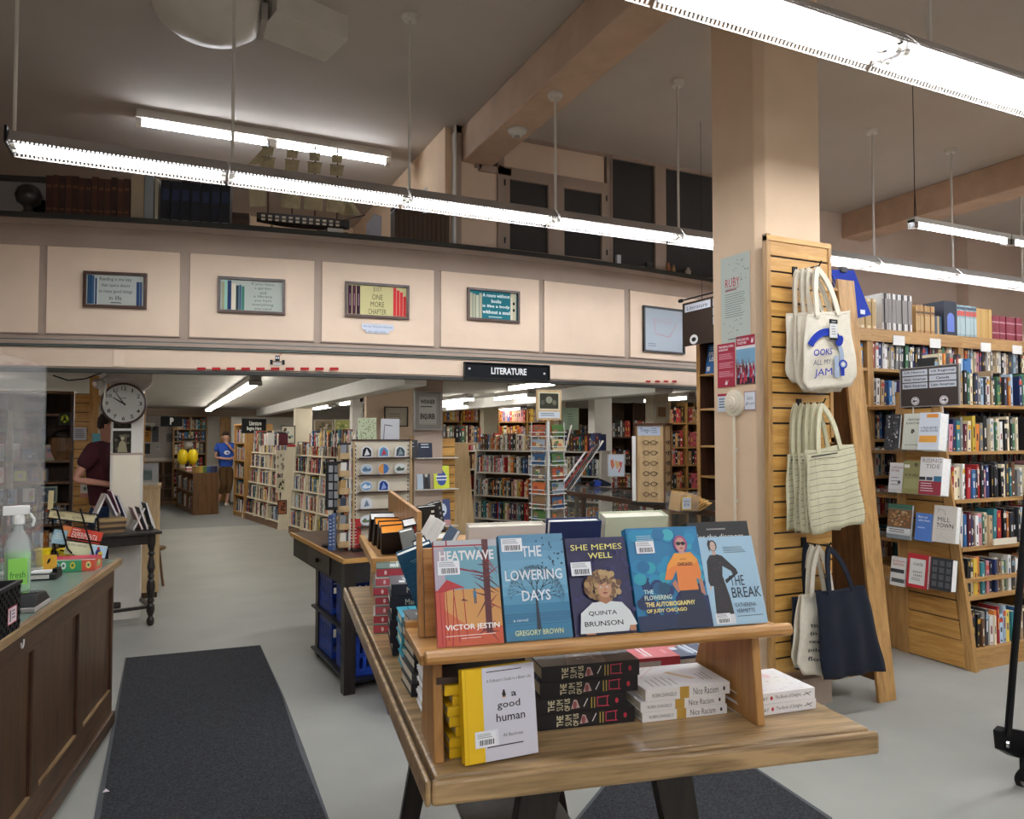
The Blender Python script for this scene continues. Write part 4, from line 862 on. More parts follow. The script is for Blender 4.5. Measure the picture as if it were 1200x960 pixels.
# tote bags -------------------------------------------------------
def tote(label, group, Y, L, m, hook, drawfn=None, handles=2, cut=.12, waves=5, seed=0, hm=None, hw=.028, sag=0.):
    """cloth bag; L = pixel outline [top left, top right, bottom right, bottom left] measured in the plane Y; hook = point"""
    tl, tr, br, bl_ = [ony(*p, Y) for p in L]
    o = thing('tote_bag', label, 'tote bag', tuple(tl), 0, group)
    r = random.Random(seed); n, k = 14, 16; th = .012
    def P(i, j, s):                                # i across, j down
        t = j/k; f = i/n
        a = tl.lerp(bl_, t); c = tr.lerp(br, t); q = a.lerp(c, f)
        e = max(0, (t-.86)/.14)*cut
        if e: q = (a.lerp(c, e)).lerp(a.lerp(c, 1-e), f)
        wv = .007*math.sin(f*PI*waves+seed)*(.4+t)+.005*math.sin(t*9+f*7+seed)
        bulge = math.sin(PI*f)*math.sin(PI*min(1, t*.9+.1))*th
        return q-tl+Vector((0, -s*(bulge+.002)+wv+sag*t, .004*math.sin(f*8+seed)*(1 if t in (0, 1) else 0)))
    b = MB(); vs = []; fs = []
    for s in (1, -1):
        for j in range(k+1):
            for i in range(n+1): vs.append(P(i, j, s))
    w = n+1; off = w*(k+1)
    for j in range(k):
        for i in range(n):
            a = j*w+i; fs.append((a, a+w, a+w+1, a+1)); fs.append((off+a, off+a+1, off+a+w+1, off+a+w))
    for i in range(n): fs.append((i, i+1, off+i+1, off+i)); a = k*w+i; fs.append((a, off+a, off+a+1, a+1))
    for j in range(k): a = j*w; fs.append((a, off+a, off+a+w, a+w)); a = j*w+n; fs.append((a, a+w, off+a+w, off+a))
    b.add(vs, fs); body = b.build('bag_body', m, o, smooth=True)
    # top hem
    hb = MB()
    for i in range(n):
        a, c = P(i, 0, 1), P(i+1, 0, 1); d = Vector((0, -.002, 0)); dn = P(i, 1, 1)*.5+a*.5, P(i+1, 1, 1)*.5+c*.5
        hb.add([a+d, dn[0]+d, dn[1]+d, c+d], [(0, 1, 2, 3)])
    hb.build('hem', m, o)
    hk = Vector(hook)-tl
    for s in range(handles):
        y = (-.014 if s == 0 else .012)
        ia, ic = (3, 10) if s == 0 else (4, 11)
        A = P(ia, 0, 1)+Vector((0, y, -.02)); B_ = P(ic, 0, 1)+Vector((0, y, -.02)); top = hk+Vector((0, y*.6, 0))
        pts = []
        for t in range(9): q = t/8; pts.append(A.lerp(top, q)+Vector((0, 0, .03*math.sin(PI*q)))+Vector((-.012*math.sin(PI*q), 0, 0)))
        for t in range(1, 9): q = t/8; pts.append(top.lerp(B_, q)+Vector((0, 0, .03*math.sin(PI*q)))+Vector((.012*math.sin(PI*q), 0, 0)))
        h = MB(); vv = []; ff = []
        for t, p in enumerate(pts):
            d = (pts[min(t+1, len(pts)-1)]-pts[max(t-1, 0)]).normalized(); nn = Vector((d.z, 0, -d.x)).normalized()*hw/2
            vv += [p+nn, p-nn, p-nn+Vector((0, .003, 0)), p+nn+Vector((0, .003, 0))]
        for t in range(len(pts)-1):
            for a, c in ((0, 1), (1, 2), (2, 3), (3, 0)): ff.append((t*4+a, t*4+c, t*4+4+c, t*4+4+a))
        h.add(vv, ff); h.build('handle', hm or m, o)
    if drawfn:
        q = MB(); cells = {}
        class BC(Canvas):                          # a canvas that follows the cloth
            def p(s, x, y, e=None):
                j = (1-y)*k; i = x*n; j0 = min(k-1, int(j)); i0 = min(n-1, int(i)); fj = j-j0; fi = i-i0
                A = P(i0, j0, 1)*(1-fi)+P(i0+1, j0, 1)*fi; B2 = P(i0, j0+1, 1)*(1-fi)+P(i0+1, j0+1, 1)*fi
                return A*(1-fj)+B2*fj+Vector((0, -.013-(s.k if e is None else e)*.0004, 0))
        W = (tr-tl).length; H = (tl-bl_).length
        cv = BC(q, (0, 0, 0), (1, 0, 0), (0, 0, 1), W, H); drawfn(cv); q.build('print', 'cloth', o)
    return o
def hookobj(px, py, Y, lb):
    p = ony(px, py, Y); o = thing('display_hook', lb, 'hook', (p.x, 3.298, p.z))
    b = MB(); b.tube((0, 0, 0), (0, Y-3.298-.02, .0), .004, 6).tube((0, Y-3.298-.02, 0), (0, Y-3.298-.035, .025), .004, 6); b.build('peg', 'blackmetal', o); bx('peg_plate', 'blackmetal', o, (-.02, -.006, -.03, .02, 0, .03)); return p
def jam(cv):
    def fine(f):  # split ring pieces for smooth wrap
        f()
    B1, B2 = '#2a3d9e', '#9aa6b8'
    N = 14
    def arc(cx, cy, r0, r1, a0, a1, col, sy=.9):
        for i in range(N):
            t0 = a0+(a1-a0)*i/N; t1 = a0+(a1-a0)*(i+1)/N
            cv.k -= 1; cv.poly([(cx+r0*math.cos(t0), cy+r0*sy*math.sin(t0)), (cx+r1*math.cos(t0), cy+r1*sy*math.sin(t0)), (cx+r1*math.cos(t1), cy+r1*sy*math.sin(t1)), (cx+r0*math.cos(t1), cy+r0*sy*math.sin(t1))], col)
        cv.k += 1
    arc(.38, .42, .30, .41, .5, 2.6, B1); arc(.38, .42, .29, .37, -.5, .5, B2)
    cv.ell(.66, .60, .09, .06, B1, 12); cv.ell(.70, .63, .06, .05, B1, 12)
    cv.rect(.55, .14, .64, .42, B2); cv.rect(.66, .15, .73, .3, B1); cv.ell(.71, .30, .075, .062, B1, 16); cv.ell(.71, .30, .048, .04, B2, 14); cv.ell(.71, .30, .025, .02, '#d8d0bd', 10)
    cv.text('OOKS', .12, .44, .50, .525, B1, .015); cv.text('ALL MY', .12, .32, .48, .385, '#4a5068', .0); cv.text('JAM', .16, .15, .50, .27, B1, .015)
hp = hookobj(957, 312, 3.13, 'upper black peg hook in the slatwall carrying the printed tote bags')
hv = Vector((hp.x, 3.13, hp.z))
TB = [((922, 368), (960, 366), (965, 455), (922, 448)), ((930, 367), (975, 365), (985, 458), (930, 458)), ((936, 367), (985, 365), (992, 460), (934, 460))]
for i, L in enumerate(TB):
    tote(['rearmost natural canvas tote on the upper hook, folded at the left', 'second natural canvas tote from the back on the upper hook', 'natural canvas tote directly behind the printed front one on the upper hook'][i],
         'upper row of canvas totes', 3.25-.032*i, L, 'canvas', hv+Vector((-.05+.012*i, .10-.03*i, -.012)), seed=i*3+1, cut=.16)
f = tote('front natural canvas tote printed in blue with a record player arm and lettering', 'upper row of canvas totes', 3.125, ((944, 368), (995, 364), (1006, 452), (938, 459)), 'canvas', hv+Vector((0, .0, -.01)), jam, seed=11, cut=.13, waves=1.5, hw=.034)
tg = ony(976, 385, 3.09)-Vector(f.location)
b = MB(); b.box(tg.x-.028, tg.y-.004, tg.z-.065, tg.x+.032, tg.y, tg.z+.05, '#d5d5d2').box(tg.x-.028, tg.y-.006, tg.z+.028, tg.x+.032, tg.y-.001, tg.z+.052, '#19191b').box(tg.x-.028, tg.y-.006, tg.z-.067, tg.x+.032, tg.y-.001, tg.z-.055, '#19191b'); b.build('swing_tag', 'matteprint', f)
q = MB(); cv = Canvas(q, (tg.x-.028, tg.y-.0065, tg.z-.067), (1, 0, 0), (0, 0, 1), .06, .119); cv.text('HOLD IT', .2, .84, .8, .93, '#e8e8e8'); cv.lines(.2, .2, .8, .7, 4, '#8a8a8c', .3); q.build('tag_print', 'matteprint', f)
# striped bags
def stripes(cv):
    for i in range(12): y = .955-.077*i; N = 8; [cv.line((k/N, y+.01*math.sin(k)), ((k+1)/N, y+.01*math.sin(k+1)), .0022, '#4a4c48') for k in range(N)]
    cv.line((.10, .03), (.12, .97), .0012, '#8a8a70'); cv.lines(.05, .90, .75, .925, 1, '#3a3c3a', .6)
hp2 = hookobj(962, 472, 3.13, 'middle black peg hook in the slatwall carrying striped totes')
hv2 = Vector((hp2.x, 3.13, hp2.z))
TB = [((922, 532), (946, 530), (948, 620), (920, 621)), ((929, 532), (956, 530), (956, 622), (931, 624)), ((936, 532), (966, 528), (967, 621), (939, 626)), ((941, 530), (980, 525), (988, 620), (943, 624))]
for i, L in enumerate(TB):
    tote(['rearmost striped ecru tote on the middle hook, at the far left', 'second striped ecru tote from the back on the middle hook', 'third striped ecru tote from the back on the middle hook', 'striped ecru tote directly behind the front one on the middle hook'][i],
         'middle row of striped totes', 3.26-.028*i, L, 'canvas2', hv2+Vector((-.075+.018*i, .12-.03*i, -.01)), stripes, seed=i*2+4, cut=.03)
tote('front ecru tote with thin dark ruled stripes like a library card', 'middle row of striped totes', 3.125, ((944, 528), (999, 520), (1014, 612), (950, 628)), 'canvas2', hv2+Vector((.0, .0, -.01)), stripes, seed=9, cut=.03, hw=.03)
# lower bags
hp3 = hookobj(968, 640, 3.13, 'lower black peg hook in the slatwall carrying navy and white totes')
hv3 = Vector((hp3.x, 3.13, hp3.z))
tote('back navy tote, mostly hidden behind the lower white totes', 'lower row of totes', 3.25, ((928, 700), (985, 690), (995, 780), (928, 785)), 'navycanvas', hv3+Vector((-.07, .08, 0)), seed=3, cut=.05)
tote('plain white canvas tote hanging at the left of the lower hook', 'lower row of totes', 3.22, ((935, 697), (975, 695), (975, 793), (924, 780)), 'canvas', hv3+Vector((-.05, .06, -.01)), seed=5, cut=.14)
def tsun(cv):
    for i, t in enumerate(('tsundoku', '(n.) buying', 'reading ma', 'pile up on', 'floors')): cv.text(t, .16, .60-.105*i, .16+.075*len(t), .655-.105*i, '#26262a', .01)
tote('white canvas tote with a printed dictionary definition, half behind the navy one', 'lower row of totes', 3.18, ((940, 698), (985, 692), (1000, 796), (933, 790)), 'canvas', hv3+Vector((-.02, .04, -.01)), tsun, seed=6, cut=.12, waves=1.5, hw=.03)
tote('plain navy tote bag in front on the lower hook', 'lower row of totes', 3.12, ((957, 694), (1013, 686), (1037, 786), (965, 798)), 'navycanvas', hv3+Vector((.02, .0, -.01)), seed=8, cut=.02, hw=.028)
# ================================================================ RIGHT: HISTORY BOOKCASE
HB = Vector((5.14, 3.37, 0))
SH = [.14, .50, .84, 1.18, 1.53, 1.88]
hbm = rzm(HB, 0)
LN = .12
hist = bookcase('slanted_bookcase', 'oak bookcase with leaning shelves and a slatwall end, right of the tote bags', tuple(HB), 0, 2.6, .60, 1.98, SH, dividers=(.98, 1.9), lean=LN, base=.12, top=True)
endp = thing('x', '', '', (0, 0, 0)); COL.objects.unlink(endp); bpy.data.objects.remove(endp)
b = MB()
N = 12
for i in range(N):                                # slats of the end panel, facing -x
    z0 = .20+(1.86-.20)*i/N; z1 = .20+(1.86-.20)*(i+1)/N-.009
    s = MB(); s.prism([(-.02, .07+LN*z0, z0), (-.02, .50, z0), (-.02, .50, z1), (-.02, .07+LN*z1, z1)], (.012, 0, 0)); s.build('slat', 'oaky', hist)
s = MB(); s.prism([(-.008, .06, .05), (-.008, .55, .05), (-.008, .55, 1.95), (-.008, .06+LN*1.95, 1.95)], (.008, 0, 0)); s.build('end_backing', 'black', hist); bx('end_base_board', 'oaky', hist, (-.022, .06, .01, -.002, .5, .195))
s = MB(); s.prism([(-.024, -.01, 0), (-.024, .06, 0), (-.024, .06+LN*1.98, 1.98), (-.024, -.01+LN*1.98, 1.98)], (.022, 0, 0)); s.build('end_stile', 'casewoodz', hist)
bx('end_stile', 'casewoodz', hist, (-.024, .50, 0, -.002, .58, 1.98))
for k, z in enumerate(SH):
    if k == 3: s = MB(); q = MB()
    for j, (xa, xb) in enumerate(((.035, .95), (1.0, 1.86), (1.93, 2.56))):
        if j == 0: book_row(hbm, .5, .95, z, LN*(z+.2)+.01, (.2, .27), None, '', indiv=False, seed=900+k, depth=.14, wr=(.02, .045)); xb = .5
        book_row(hbm, xa, xb if z > .9 else min(xb, 1.9), z, LN*(z+.2)+.01, (.2, .27), 'books on the slanted oak bookcase', f'on slanted bookcase shelf {["one", "two", "three", "four", "five", "six"][5-k]}' + ['', ' middle bay', ' far bay'][j], indiv=(j == 0), seed=100+k*7+j, depth=.14, wr=(.02, .045))
book_row(hbm, .03, .5, 2.01, .27, (.2, .26), 'books on top of the slanted oak bookcase', 'atop the slanted bookcase', seed=77, depth=.14)
bx('shelf_tag', 'cream', hist, (.35, LN*.84-.02, .845, .62, LN*.84-.01, .89))
# display books on the end panel, on thin ledges
def ledge(z, y0, y1):
    bx('acrylic_ledge', 'glass', hist, (-.13, y0, z-.004, -.022, y1, z), (-.134, y0, z, -.13, y1, z+.03))
def end_book(label, px, z, fn, h, w, col, t=.03, thick=1):
    """face-out book facing -x; px = left edge pixel; ledge plane x = HB.x-.1"""
    X = HB.x-.10; y = onx(px, 560, X).x if False else None
    a, b_, u = _ray(px, 0); yy = X/a*b_
    m = frame_m((X-.01, yy, z+.002), (0, -1, 0), (.16, 0, 1))
    make_book(label, 'face out books on the bookcase end', m, w, h, t, col, front=fn, pages='pages2')
    return yy
def T_(lines, bg, ink, extra=None):
    def f(cv):
        cv.rect(0, 0, 1, 1, bg)
        if extra: extra(cv)
        for (t, x0, y0, x1, y1) in lines: cv.text(t, x0, y0, x1, y1, ink, .01)
    return f
def photo(cols, seed, y0=0, y1=1):
    def f(cv):
        r = random.Random(seed); cv.rect(0, y0, 1, y1, cols[0])
        for i in range(60): x, y = r.uniform(.08, .92), r.uniform(y0+.06, y1-.06); cv.ell(x, y, r.uniform(.03, .08), r.uniform(.02, .05), r.choice(cols), 8)
    return f
Z1, Z2, Z3, Z4 = 1.18, .745, .30, -.1
def endrow(py_bottom, items):
    X = HB.x-.10
    z = None
    for (px, h, w, col, fn, lb, t) in items:
        a, b_, u = _ray(px, py_bottom(px)); tt = X/a; z = EYE+u*tt; yy = b_*tt
        m = frame_m((X-.012, yy, z+.002), (0, -1, 0), (.14, 0, 1)); make_book(lb, 'face out books on the bookcase end', m, w, h, t, col, front=fn, pages='pages2')
    return z
L1 = endrow(lambda x: 526+.07*(x-1040), [
    (1039, .26, .125, '#33353a', photo(['#2c2e33', '#8b8f93', '#c9cbcd', '#55585c', '#1a1b1e'], 1), 'book with a black and white crowd photograph, top row of the bookcase end', .02),
    (1060, .27, .16, '#cfd2c2', T_([('CREATORS', .2, .80, .8, .86), ('ALWAYS WIN', .12, .70, .88, .76), ('JW POWELL', .15, .1, .85, .14)], '#cfd3c4', '#2a2c28', lambda cv: [cv.ell(.5+.05*math.cos(i), .5+.04*math.sin(i*2), .05, .03, '#3c3c34', 6) for i in range(5)]), 'pale green book with a small tree emblem, top row of the bookcase end', .02),
    (1086, .27, .16, '#d6dde4', T_([('A TRUE HISTORY', .08, .56, .92, .62), ('UNITED STATES', .08, .48, .92, .54)], '#d3dbe4', '#223a66', lambda cv: (cv.rect(.35, .86, .9, .96, '#e0912e'), cv.rect(.05, .2, .9, .38, '#e3a23c'))), 'white book with orange bands, right end of the top row on the bookcase end', .09)])
L2 = endrow(lambda x: 577+.085*(x-1043), [
    (1044, .225, .125, '#d4d2d0', T_([('CAPITALISM', .1, .8, .9, .88), ('ON TRIAL', .1, .7, .7, .77)], '#d5d4d4', '#8a3c3c', lambda cv: (cv.lines(.15, .2, .8, .55, 3, '#777', .2), cv.ell(.7, .35, .1, .06, '#4c4c50'))), 'white paperback with faint red title, second row of the bookcase end', .02),
    (1061, .245, .145, '#9c9a68', T_([('IN THE WEEDS', .12, .52, .88, .6)], '#8f8c5a', '#2c2c20', lambda cv: (cv.rect(.05, .78, .35, .88, '#dcdcd0'), cv.ell(.7, .88, .1, .06, '#5a5836'), cv.rect(.1, .15, .9, .45, '#9c9a6a'))), 'olive green book, second row of the bookcase end', .03),
    (1087, .27, .17, '#d6d4d0', T_([('RISING', .1, .85, .95, .96), ('TIDE', .25, .70, .9, .81)], '#d9d7d4', '#8f8a86', lambda cv: (cv.rect(0, 0, 1, .36, '#8f2436'), cv.lines(.08, .06, .7, .32, 4, '#e0c8cc', .3), cv.rect(0, .38, .28, .47, '#2a2c33'), cv.rect(.32, .38, .6, .47, '#3a4a5c'), cv.rect(.65, .36, 1, .50, '#2f6f8f'))), 'white book with maroon lower third, second row of the bookcase end', .09)])
L3 = endrow(lambda x: 630+.09*(x-1042), [
    (1042, .26, .20, '#6f8890', lambda cv: (cv.rect(0, 0, 1, 1, '#8a949a'), photo(['#7a5a3a', '#b58a5a', '#a36a44', '#54503a', '#c9b48c'], 6, .33, .85)(cv), cv.rect(0, .86, 1, 1, '#3f6f5c'), cv.rect(0, .12, 1, .31, '#dcdfe0'), cv.lines(.1, .16, .9, .28, 2, '#5a5a5c', .4)), 'large book with a painted battle scene, third row of the bookcase end', .02),
    (1076, .20, .13, '#4f78c0', T_([('Black and', .15, .82, .7, .9), ('white blues', .15, .70, .85, .78)], '#4f7ac2', '#dfe6f2', lambda cv: cv.lines(.15, .4, .7, .5, 1, '#a9c0e6', .4)), 'small plain blue book, third row of the bookcase end', .03),
    (1099, .26, .17, '#cdc6bc', T_([('MILL', .18, .56, .72, .68), ('TOWN', .14, .40, .88, .52)], '#cdc7bd', '#1d1c1c', lambda cv: (cv.line((.2, .9), (.45, .86), .004, '#3a3434'), cv.line((.45, .86), (.5, .74), .004, '#3a3434'), cv.line((.2, .9), (.2, .8), .004, '#3a3434'), cv.line((.1, .36), (.9, .36), .0014, '#3a3434'), cv.line((.4, .3), (.35, .18), .002, '#3a3434'), cv.line((.35, .18), (.7, .08), .002, '#3a3434'))), 'beige book with bold black two word title, third row of the bookcase end', .05)])
L4 = endrow(lambda x: 685+.10*(x-1045), [
    (1046, .215, .125, '#d9d6d0', T_([('AN UNKNOWN', .1, .82, .9, .88), ('NATION', .15, .70, .85, .78)], '#dcdad4', '#b8403c', lambda cv: (cv.rect(0, .45, .9, .58, '#3a3c3e'), cv.rect(.1, .12, .95, .25, '#3a3c3e'))), 'white paperback with two photo strips, bottom row of the bookcase end', .02),
    (1066, .245, .165, '#c03038', T_([('COATES', .28, .66, .76, .74), ('EIGHT', .3, .44, .74, .5), ('YEARS', .3, .34, .74, .4)], '#c22f38', '#26262a', lambda cv: (cv.rect(.12, .1, .88, .86, '#dcdcd6'), cv.lines(.25, .2, .75, .3, 2, '#555', .3))), 'red bordered book with white centre, bottom row of the bookcase end', .03),
    (1097, .225, .16, '#26272c', lambda cv: (cv.rect(0, 0, 1, 1, '#2c2e33'), [cv.rect(.08+.32*i, .1+.22*j, .3+.32*i, .26+.22*j, '#595b5e') for i in range(3) for j in range(4)]), 'black book with a grid of grey windows, bottom row of the bookcase end', .06)])
for z in (L1, L2, L3, L4): ledge(z, .08+max(0, LN*z*.4), .72 if z > .9 else .66)
# directory sign standing on the bookcase
def dirsign(cv, L, R, arrows=True):
    cv.rect(0, 0, 1, 1, '#8c8a88'); cv.rect(.02, .025, .98, .975, '#3a302b')
    for i, t in enumerate(L):
        cv.rect(.05, .79-.165*i, .485, .93-.165*i, '#c5cbd4'); w = min(.38, .036*len(t)); cv.text(t, .27-w/2, .83-.165*i, .27+w/2, .895-.165*i, '#1d2330', .02)
    for i, t in enumerate(R):
        cv.rect(.515, .79-.165*i, .955, .93-.165*i, '#c5cbd4'); w = min(.38, .036*len(t)); cv.text(t, .735-w/2, .83-.165*i, .735+w/2, .895-.165*i, '#1d2330', .02)
    if arrows:
        for cx, s in ((.27, -1), (.75, 1)):
            cv.ell(cx, .15, .07, .105, '#e9e9e9', 22); cv.ell(cx, .15, .058, .087, '#3a302b', 22); cv.ell(cx, .15, .05, .075, '#e9e9e9', 22)
            cv.line((cx-s*.035, .15), (cx+s*.03, .15), .012, '#151313'); cv.poly([(cx+s*.045, .15), (cx+s*.012, .20), (cx+s*.012, .10)] if s > 0 else [(cx-.045, .15), (cx-.012, .10), (cx-.012, .20)], '#151313')
p0 = onx(1057, 475, HB.x-.02); p1 = onx(1126, 473, HB.x-.02)
zt = onx(1057, 428, HB.x-.02).z
p0 = Vector((HB.x-.02, onx(1057, 475, HB.x-.02).y, 1.855)); W = p0.y-onx(1127, 470, HB.x-.02).y
sg = thing('directory_sign', 'grey framed brown shelf directory sign with white label strips and two arrows', 'sign', (HB.x-.04, p0.y, 1.86), -PI/2)
bx('board', 'greyh', sg, (0, -.0, 0, W, .012, .30)); q = MB(); dirsign(Canvas(q, (0, -.001, 0), (1, 0, 0), (0, 0, 1), W, .30), ['US History', 'Asian American', 'Black American'], ['US Regional', 'Canada', 'Latin American']); q.build('sign_print', 'print', sg)
for x in (.22*W, .72*W): b = MB(); b.tube((x, .006, -.09), (x, .006, .01), .005, 6); b.build('sign_leg', 'offwhite', sg)
# ---- the wall bookcases behind
WSY = 4.25
wsh = [.3, .65, 1.0, 1.32, 1.62, 1.90, 2.20]
for k, (x0, w, nm) in enumerate(((4.62, .60, 'narrow left'), (5.22, 1.14, 'middle'), (6.36, 1.14, 'right'), (7.5, 1.14, 'far right'))):
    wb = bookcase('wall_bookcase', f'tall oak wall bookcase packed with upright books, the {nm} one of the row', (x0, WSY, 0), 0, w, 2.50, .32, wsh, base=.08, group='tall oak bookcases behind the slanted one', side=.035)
    bx('header', 'casewood', wb, (0, -.012, 2.42, w, .0, 2.52))
    for i, xx in enumerate((.22*w, .62*w)):
        if w > .8: bx('label_card', 'white', wb, (xx, -.018, 2.40, xx+.14, -.013, 2.48))
    for j, z in enumerate(wsh):
        book_row(rzm((x0, WSY, 0), 0), .045, w-.045, z, .02, (.19, .245 if j < 5 else .235), 'upright books on the tall oak wall bookcases', f'on {nm} wall bookcase shelf {["one", "two", "three", "four", "five", "six", "seven"][6-j]}', indiv=(j >= 5 and k == 1), seed=300+k*11+j, depth=.16, wr=(.02, .042))
# volumes along the top
tm = rzm((0, WSY, 2.53), 0)
xx = 4.80
def topset(n, w, h, cols, grp, lb, band=None, gap=.0):
    global xx
    r = random.Random(n)
    for i in range(n):
        c = cols[i % len(cols)]; mb = MB(); mb.box(-w/2, 0, 0, w/2-.001, .17, h, c)
        for z0, z1, cc in (band or ()): mb.add([(-w/2, -.0006, h*z0), (w/2-.001, -.0006, h*z0), (w/2-.001, -.0006, h*z1), (-w/2, -.0006, h*z1)], [(0, 1, 2, 3)], cc)
        mb.box(-w*.4, .005, h, w*.35, .165, h+.001, '#d8d0bc')
        o = mb.build('book', 'spine'); o.matrix_world = tm @ Matrix.Translation((xx+w/2, .03+r.uniform(0, .01), 0))
        tag(o, lb+f', {nth(i+1)} from left', 'book', grp); xx += w+gap
xx = max(xx, ony(1004, 375, 4.28).x); topset(9, .026, .25, ['#d8c69a', '#c7a876', '#e0d4b8'], 'cream and tan volumes on top of the wall bookcases', 'cream and tan thin volume on top of the bookcases', ((.1, .9, '#b59a6c'),))
xx = max(xx, ony(1035, 375, 4.28).x); topset(15, .024, .31, ['#c9c6c2', '#55504e', '#dcd8d4'], 'grey and white magazine volumes on top', 'tall grey striped thin volume on top of the bookcases', ((.2, .85, '#8c8682'),))
xx = max(xx, ony(1074, 375, 4.28).x); topset(9, .027, .24, ['#b08a58', '#a67c4c'], 'light brown volumes with dark bands on top', 'light brown dark banded volume on top of the bookcases', ((.70, .78, '#5c4630'), (.1, .62, '#bd9c6c')))
xx = max(xx, ony(1096, 375, 4.28).x); topset(3, .03, .16, ['#4c5664', '#b59b6c', '#2f4c60'], 'short mixed volumes on top', 'short volume beside the blue arch box')
xx = max(xx, ony(1105, 375, 4.28).x)
o = tag(MB().box(0, 0, 0, .17, .2, .30, '#1d2333').build('magazine_box', 'spine'), 'black box file with a blue arch on its side, on top of the bookcases', 'box file'); o.matrix_world = tm @ Matrix.Translation((xx, .02, 0))
q = MB(); cv = Canvas(q, (0, -.001, 0), (1, 0, 0), (0, 0, 1), .17, .30); cv.rect(.25, .1, .8, .5, '#4f6cc0'); cv.ell(.525, .5, .275, .16, '#4f6cc0'); q.build('blue_arch', 'print', o); xx += .175
xx = max(xx, ony(1122, 375, 4.28).x); topset(7, .038, .28, ['#8aa3a8', '#93abb0'], 'patterned pale volumes with a red band on top', 'pale patterned volume with a red band atop the bookcases', ((.66, .82, '#c4544c'), (.86, .95, '#3c4c5c'), (.08, .6, '#a9bcbe')))
xx = max(xx, ony(1143, 375, 4.28).x); topset(5, .046, .27, ['#c09a58', '#b8904e'], 'plain tan volumes on top of the wall bookcases', 'plain tan volume atop the bookcases')
xx = max(xx, ony(1161, 375, 4.28).x); topset(9, .05, .22, ['#7c2433', '#86293a'], 'dark red bound volumes on top of the wall bookcases', 'dark red bound volume atop the bookcases', ((.7, .76, '#b8868c'), (.25, .30, '#b8868c')))
o = thing('speaker_box', 'small grey box on top of the wall bookcase beneath the light row', 'box', (5.75, 4.5, 2.53)); bx('body', 'greyh', o, (0, 0, 0, .16, .12, .36)); bx('grille', 'black', o, (.015, -.004, .26, .145, 0, .34))
# ---- flat cart at the right frame edge
ct = thing('folding_cart', 'black folding hand cart with a tubular frame and caster at the right frame edge', 'cart', tuple(onz(1196, 930, 0)), .35)
P = Vector(ct.location)
def rel(px, py, Y): return ct.matrix_basis.inverted() @ ony(px, py, Y)
Yc = P.y+.02
import mathutils
m0 = Matrix.Translation(P) @ Matrix.Rotation(.35, 4, 'Z'); inv = m0.inverted()
def cl(px, py, Y=None): return inv @ ony(px, py, Y or Yc)
b = MB(); b.tube(cl(1181, 862), cl(1199, 640), .016, 10).tube(cl(1199, 640), cl(1207, 540), .016, 10).tube(cl(1207, 540), cl(1300, 530), .016, 10); b.build('frame_tube', 'blackmetal', ct)
b = MB(); b.prism([cl(1175, 858), cl(1177, 880), cl(1192, 888), cl(1260, 905), cl(1262, 868), cl(1180, 853)], (0, .04, 0)); b.build('platform', 'blackmetal', ct, .004)
b = MB(); b.tube(cl(1180, 872)-Vector((0, .012, 0)), cl(1180, 872)+Vector((0, .0, 0)), .018, 14); b.build('pivot_bolt', 'chrome', ct)
b = MB(); c0 = cl(1206, 915); b.tube(c0-Vector((.022, 0, 0)), c0+Vector((.022, 0, 0)), .055, 20); wh = b.build('caster_wheel', 'rubber', ct)
b = MB(); b.tube(c0-Vector((.026, 0, 0)), c0+Vector((.026, 0, 0)), .03, 14); b.build('hub', 'greyh', wh)
b = MB(); b.box(c0.x-.035, c0.y-.03, c0.z, c0.x-.026, c0.y+.03, c0.z+.10).box(c0.x+.026, c0.y-.03, c0.z, c0.x+.035, c0.y+.03, c0.z+.10).box(c0.x-.035, c0.y-.03, c0.z+.09, c0.x+.035, c0.y+.03, c0.z+.105); b.build('caster_fork', 'blackmetal', ct)
bx('deck', 'blackmetal', ct, (.06, -.42, .15, .80, -.02, .18))
for x, y in ((.12, -.36), (.74, -.36), (.74, -.08)): w = MB(); w.tube((x-.022, y, .055), (x+.022, y, .055), .055, 20); w.build('caster_wheel', 'rubber', ct); bx('caster_fork', 'blackmetal', ct, (x-.035, y-.03, .055, x-.026, y+.03, .15), (x+.026, y-.03, .055, x+.035, y+.03, .15), (x-.035, y-.03, .14, x+.035, y+.03, .152))
# ================================================================ COUNTER AND ITS THINGS
CZ = .945
CA = math.atan2(.161, .987)                       # the counter runs slightly askew
C0 = Vector((-.215, 4.80, 0)); CU = Vector((-.161, -.987, 0)); CV = Vector((-.987, .161, 0))
def cw(u, v, z): return C0+CU*u+CV*v+UP*z
CM = frame_m(C0, CV*-1, CU*-1)                    # local x = towards aisle, y = away from viewer
counter = thing('sales_counter', 'dark oak panelled sales counter with a green laminate top at the left', 'counter', mtx=CM)
bx('body', 'counter', counter, (-.72, -5.2, .08, -.055, -.02, CZ-.03))
bx('toe_kick', 'darkwoodz', counter, (-.70, -5.2, 0, -.09, -.05, .08))
bx('laminate_top', 'laminate', counter, (-.76, -5.3, CZ-.028, -.028, .0, CZ))
bx('wood_edge', 'edgewood', counter, (-.028, -5.3, CZ-.034, 0, .012, CZ+.001), bev=.003); bx('wood_edge', 'edgewood', counter, (-.76, .0, CZ-.034, -.028, .014, CZ+.001), bev=.003)
bx('top_rail', 'counterx', counter, (-.055, -5.2, .80, -.035, -.02, CZ-.034)); bx('bottom_rail', 'counterx', counter, (-.055, -5.2, .10, -.035, -.02, .22))
bx('base_moulding', 'counterx', counter, (-.055, -5.2, .03, -.018, -.015, .10), bev=.004)
def cu_at(px, py):                                # distance along the counter front under a pixel
    p = on_plane(px, py, C0+CV*.04, CV); return (p-C0).dot(CU)
e = [cu_at(129.5, 770), cu_at(97, 800), cu_at(90, 800), cu_at(45, 850), cu_at(36, 850)]
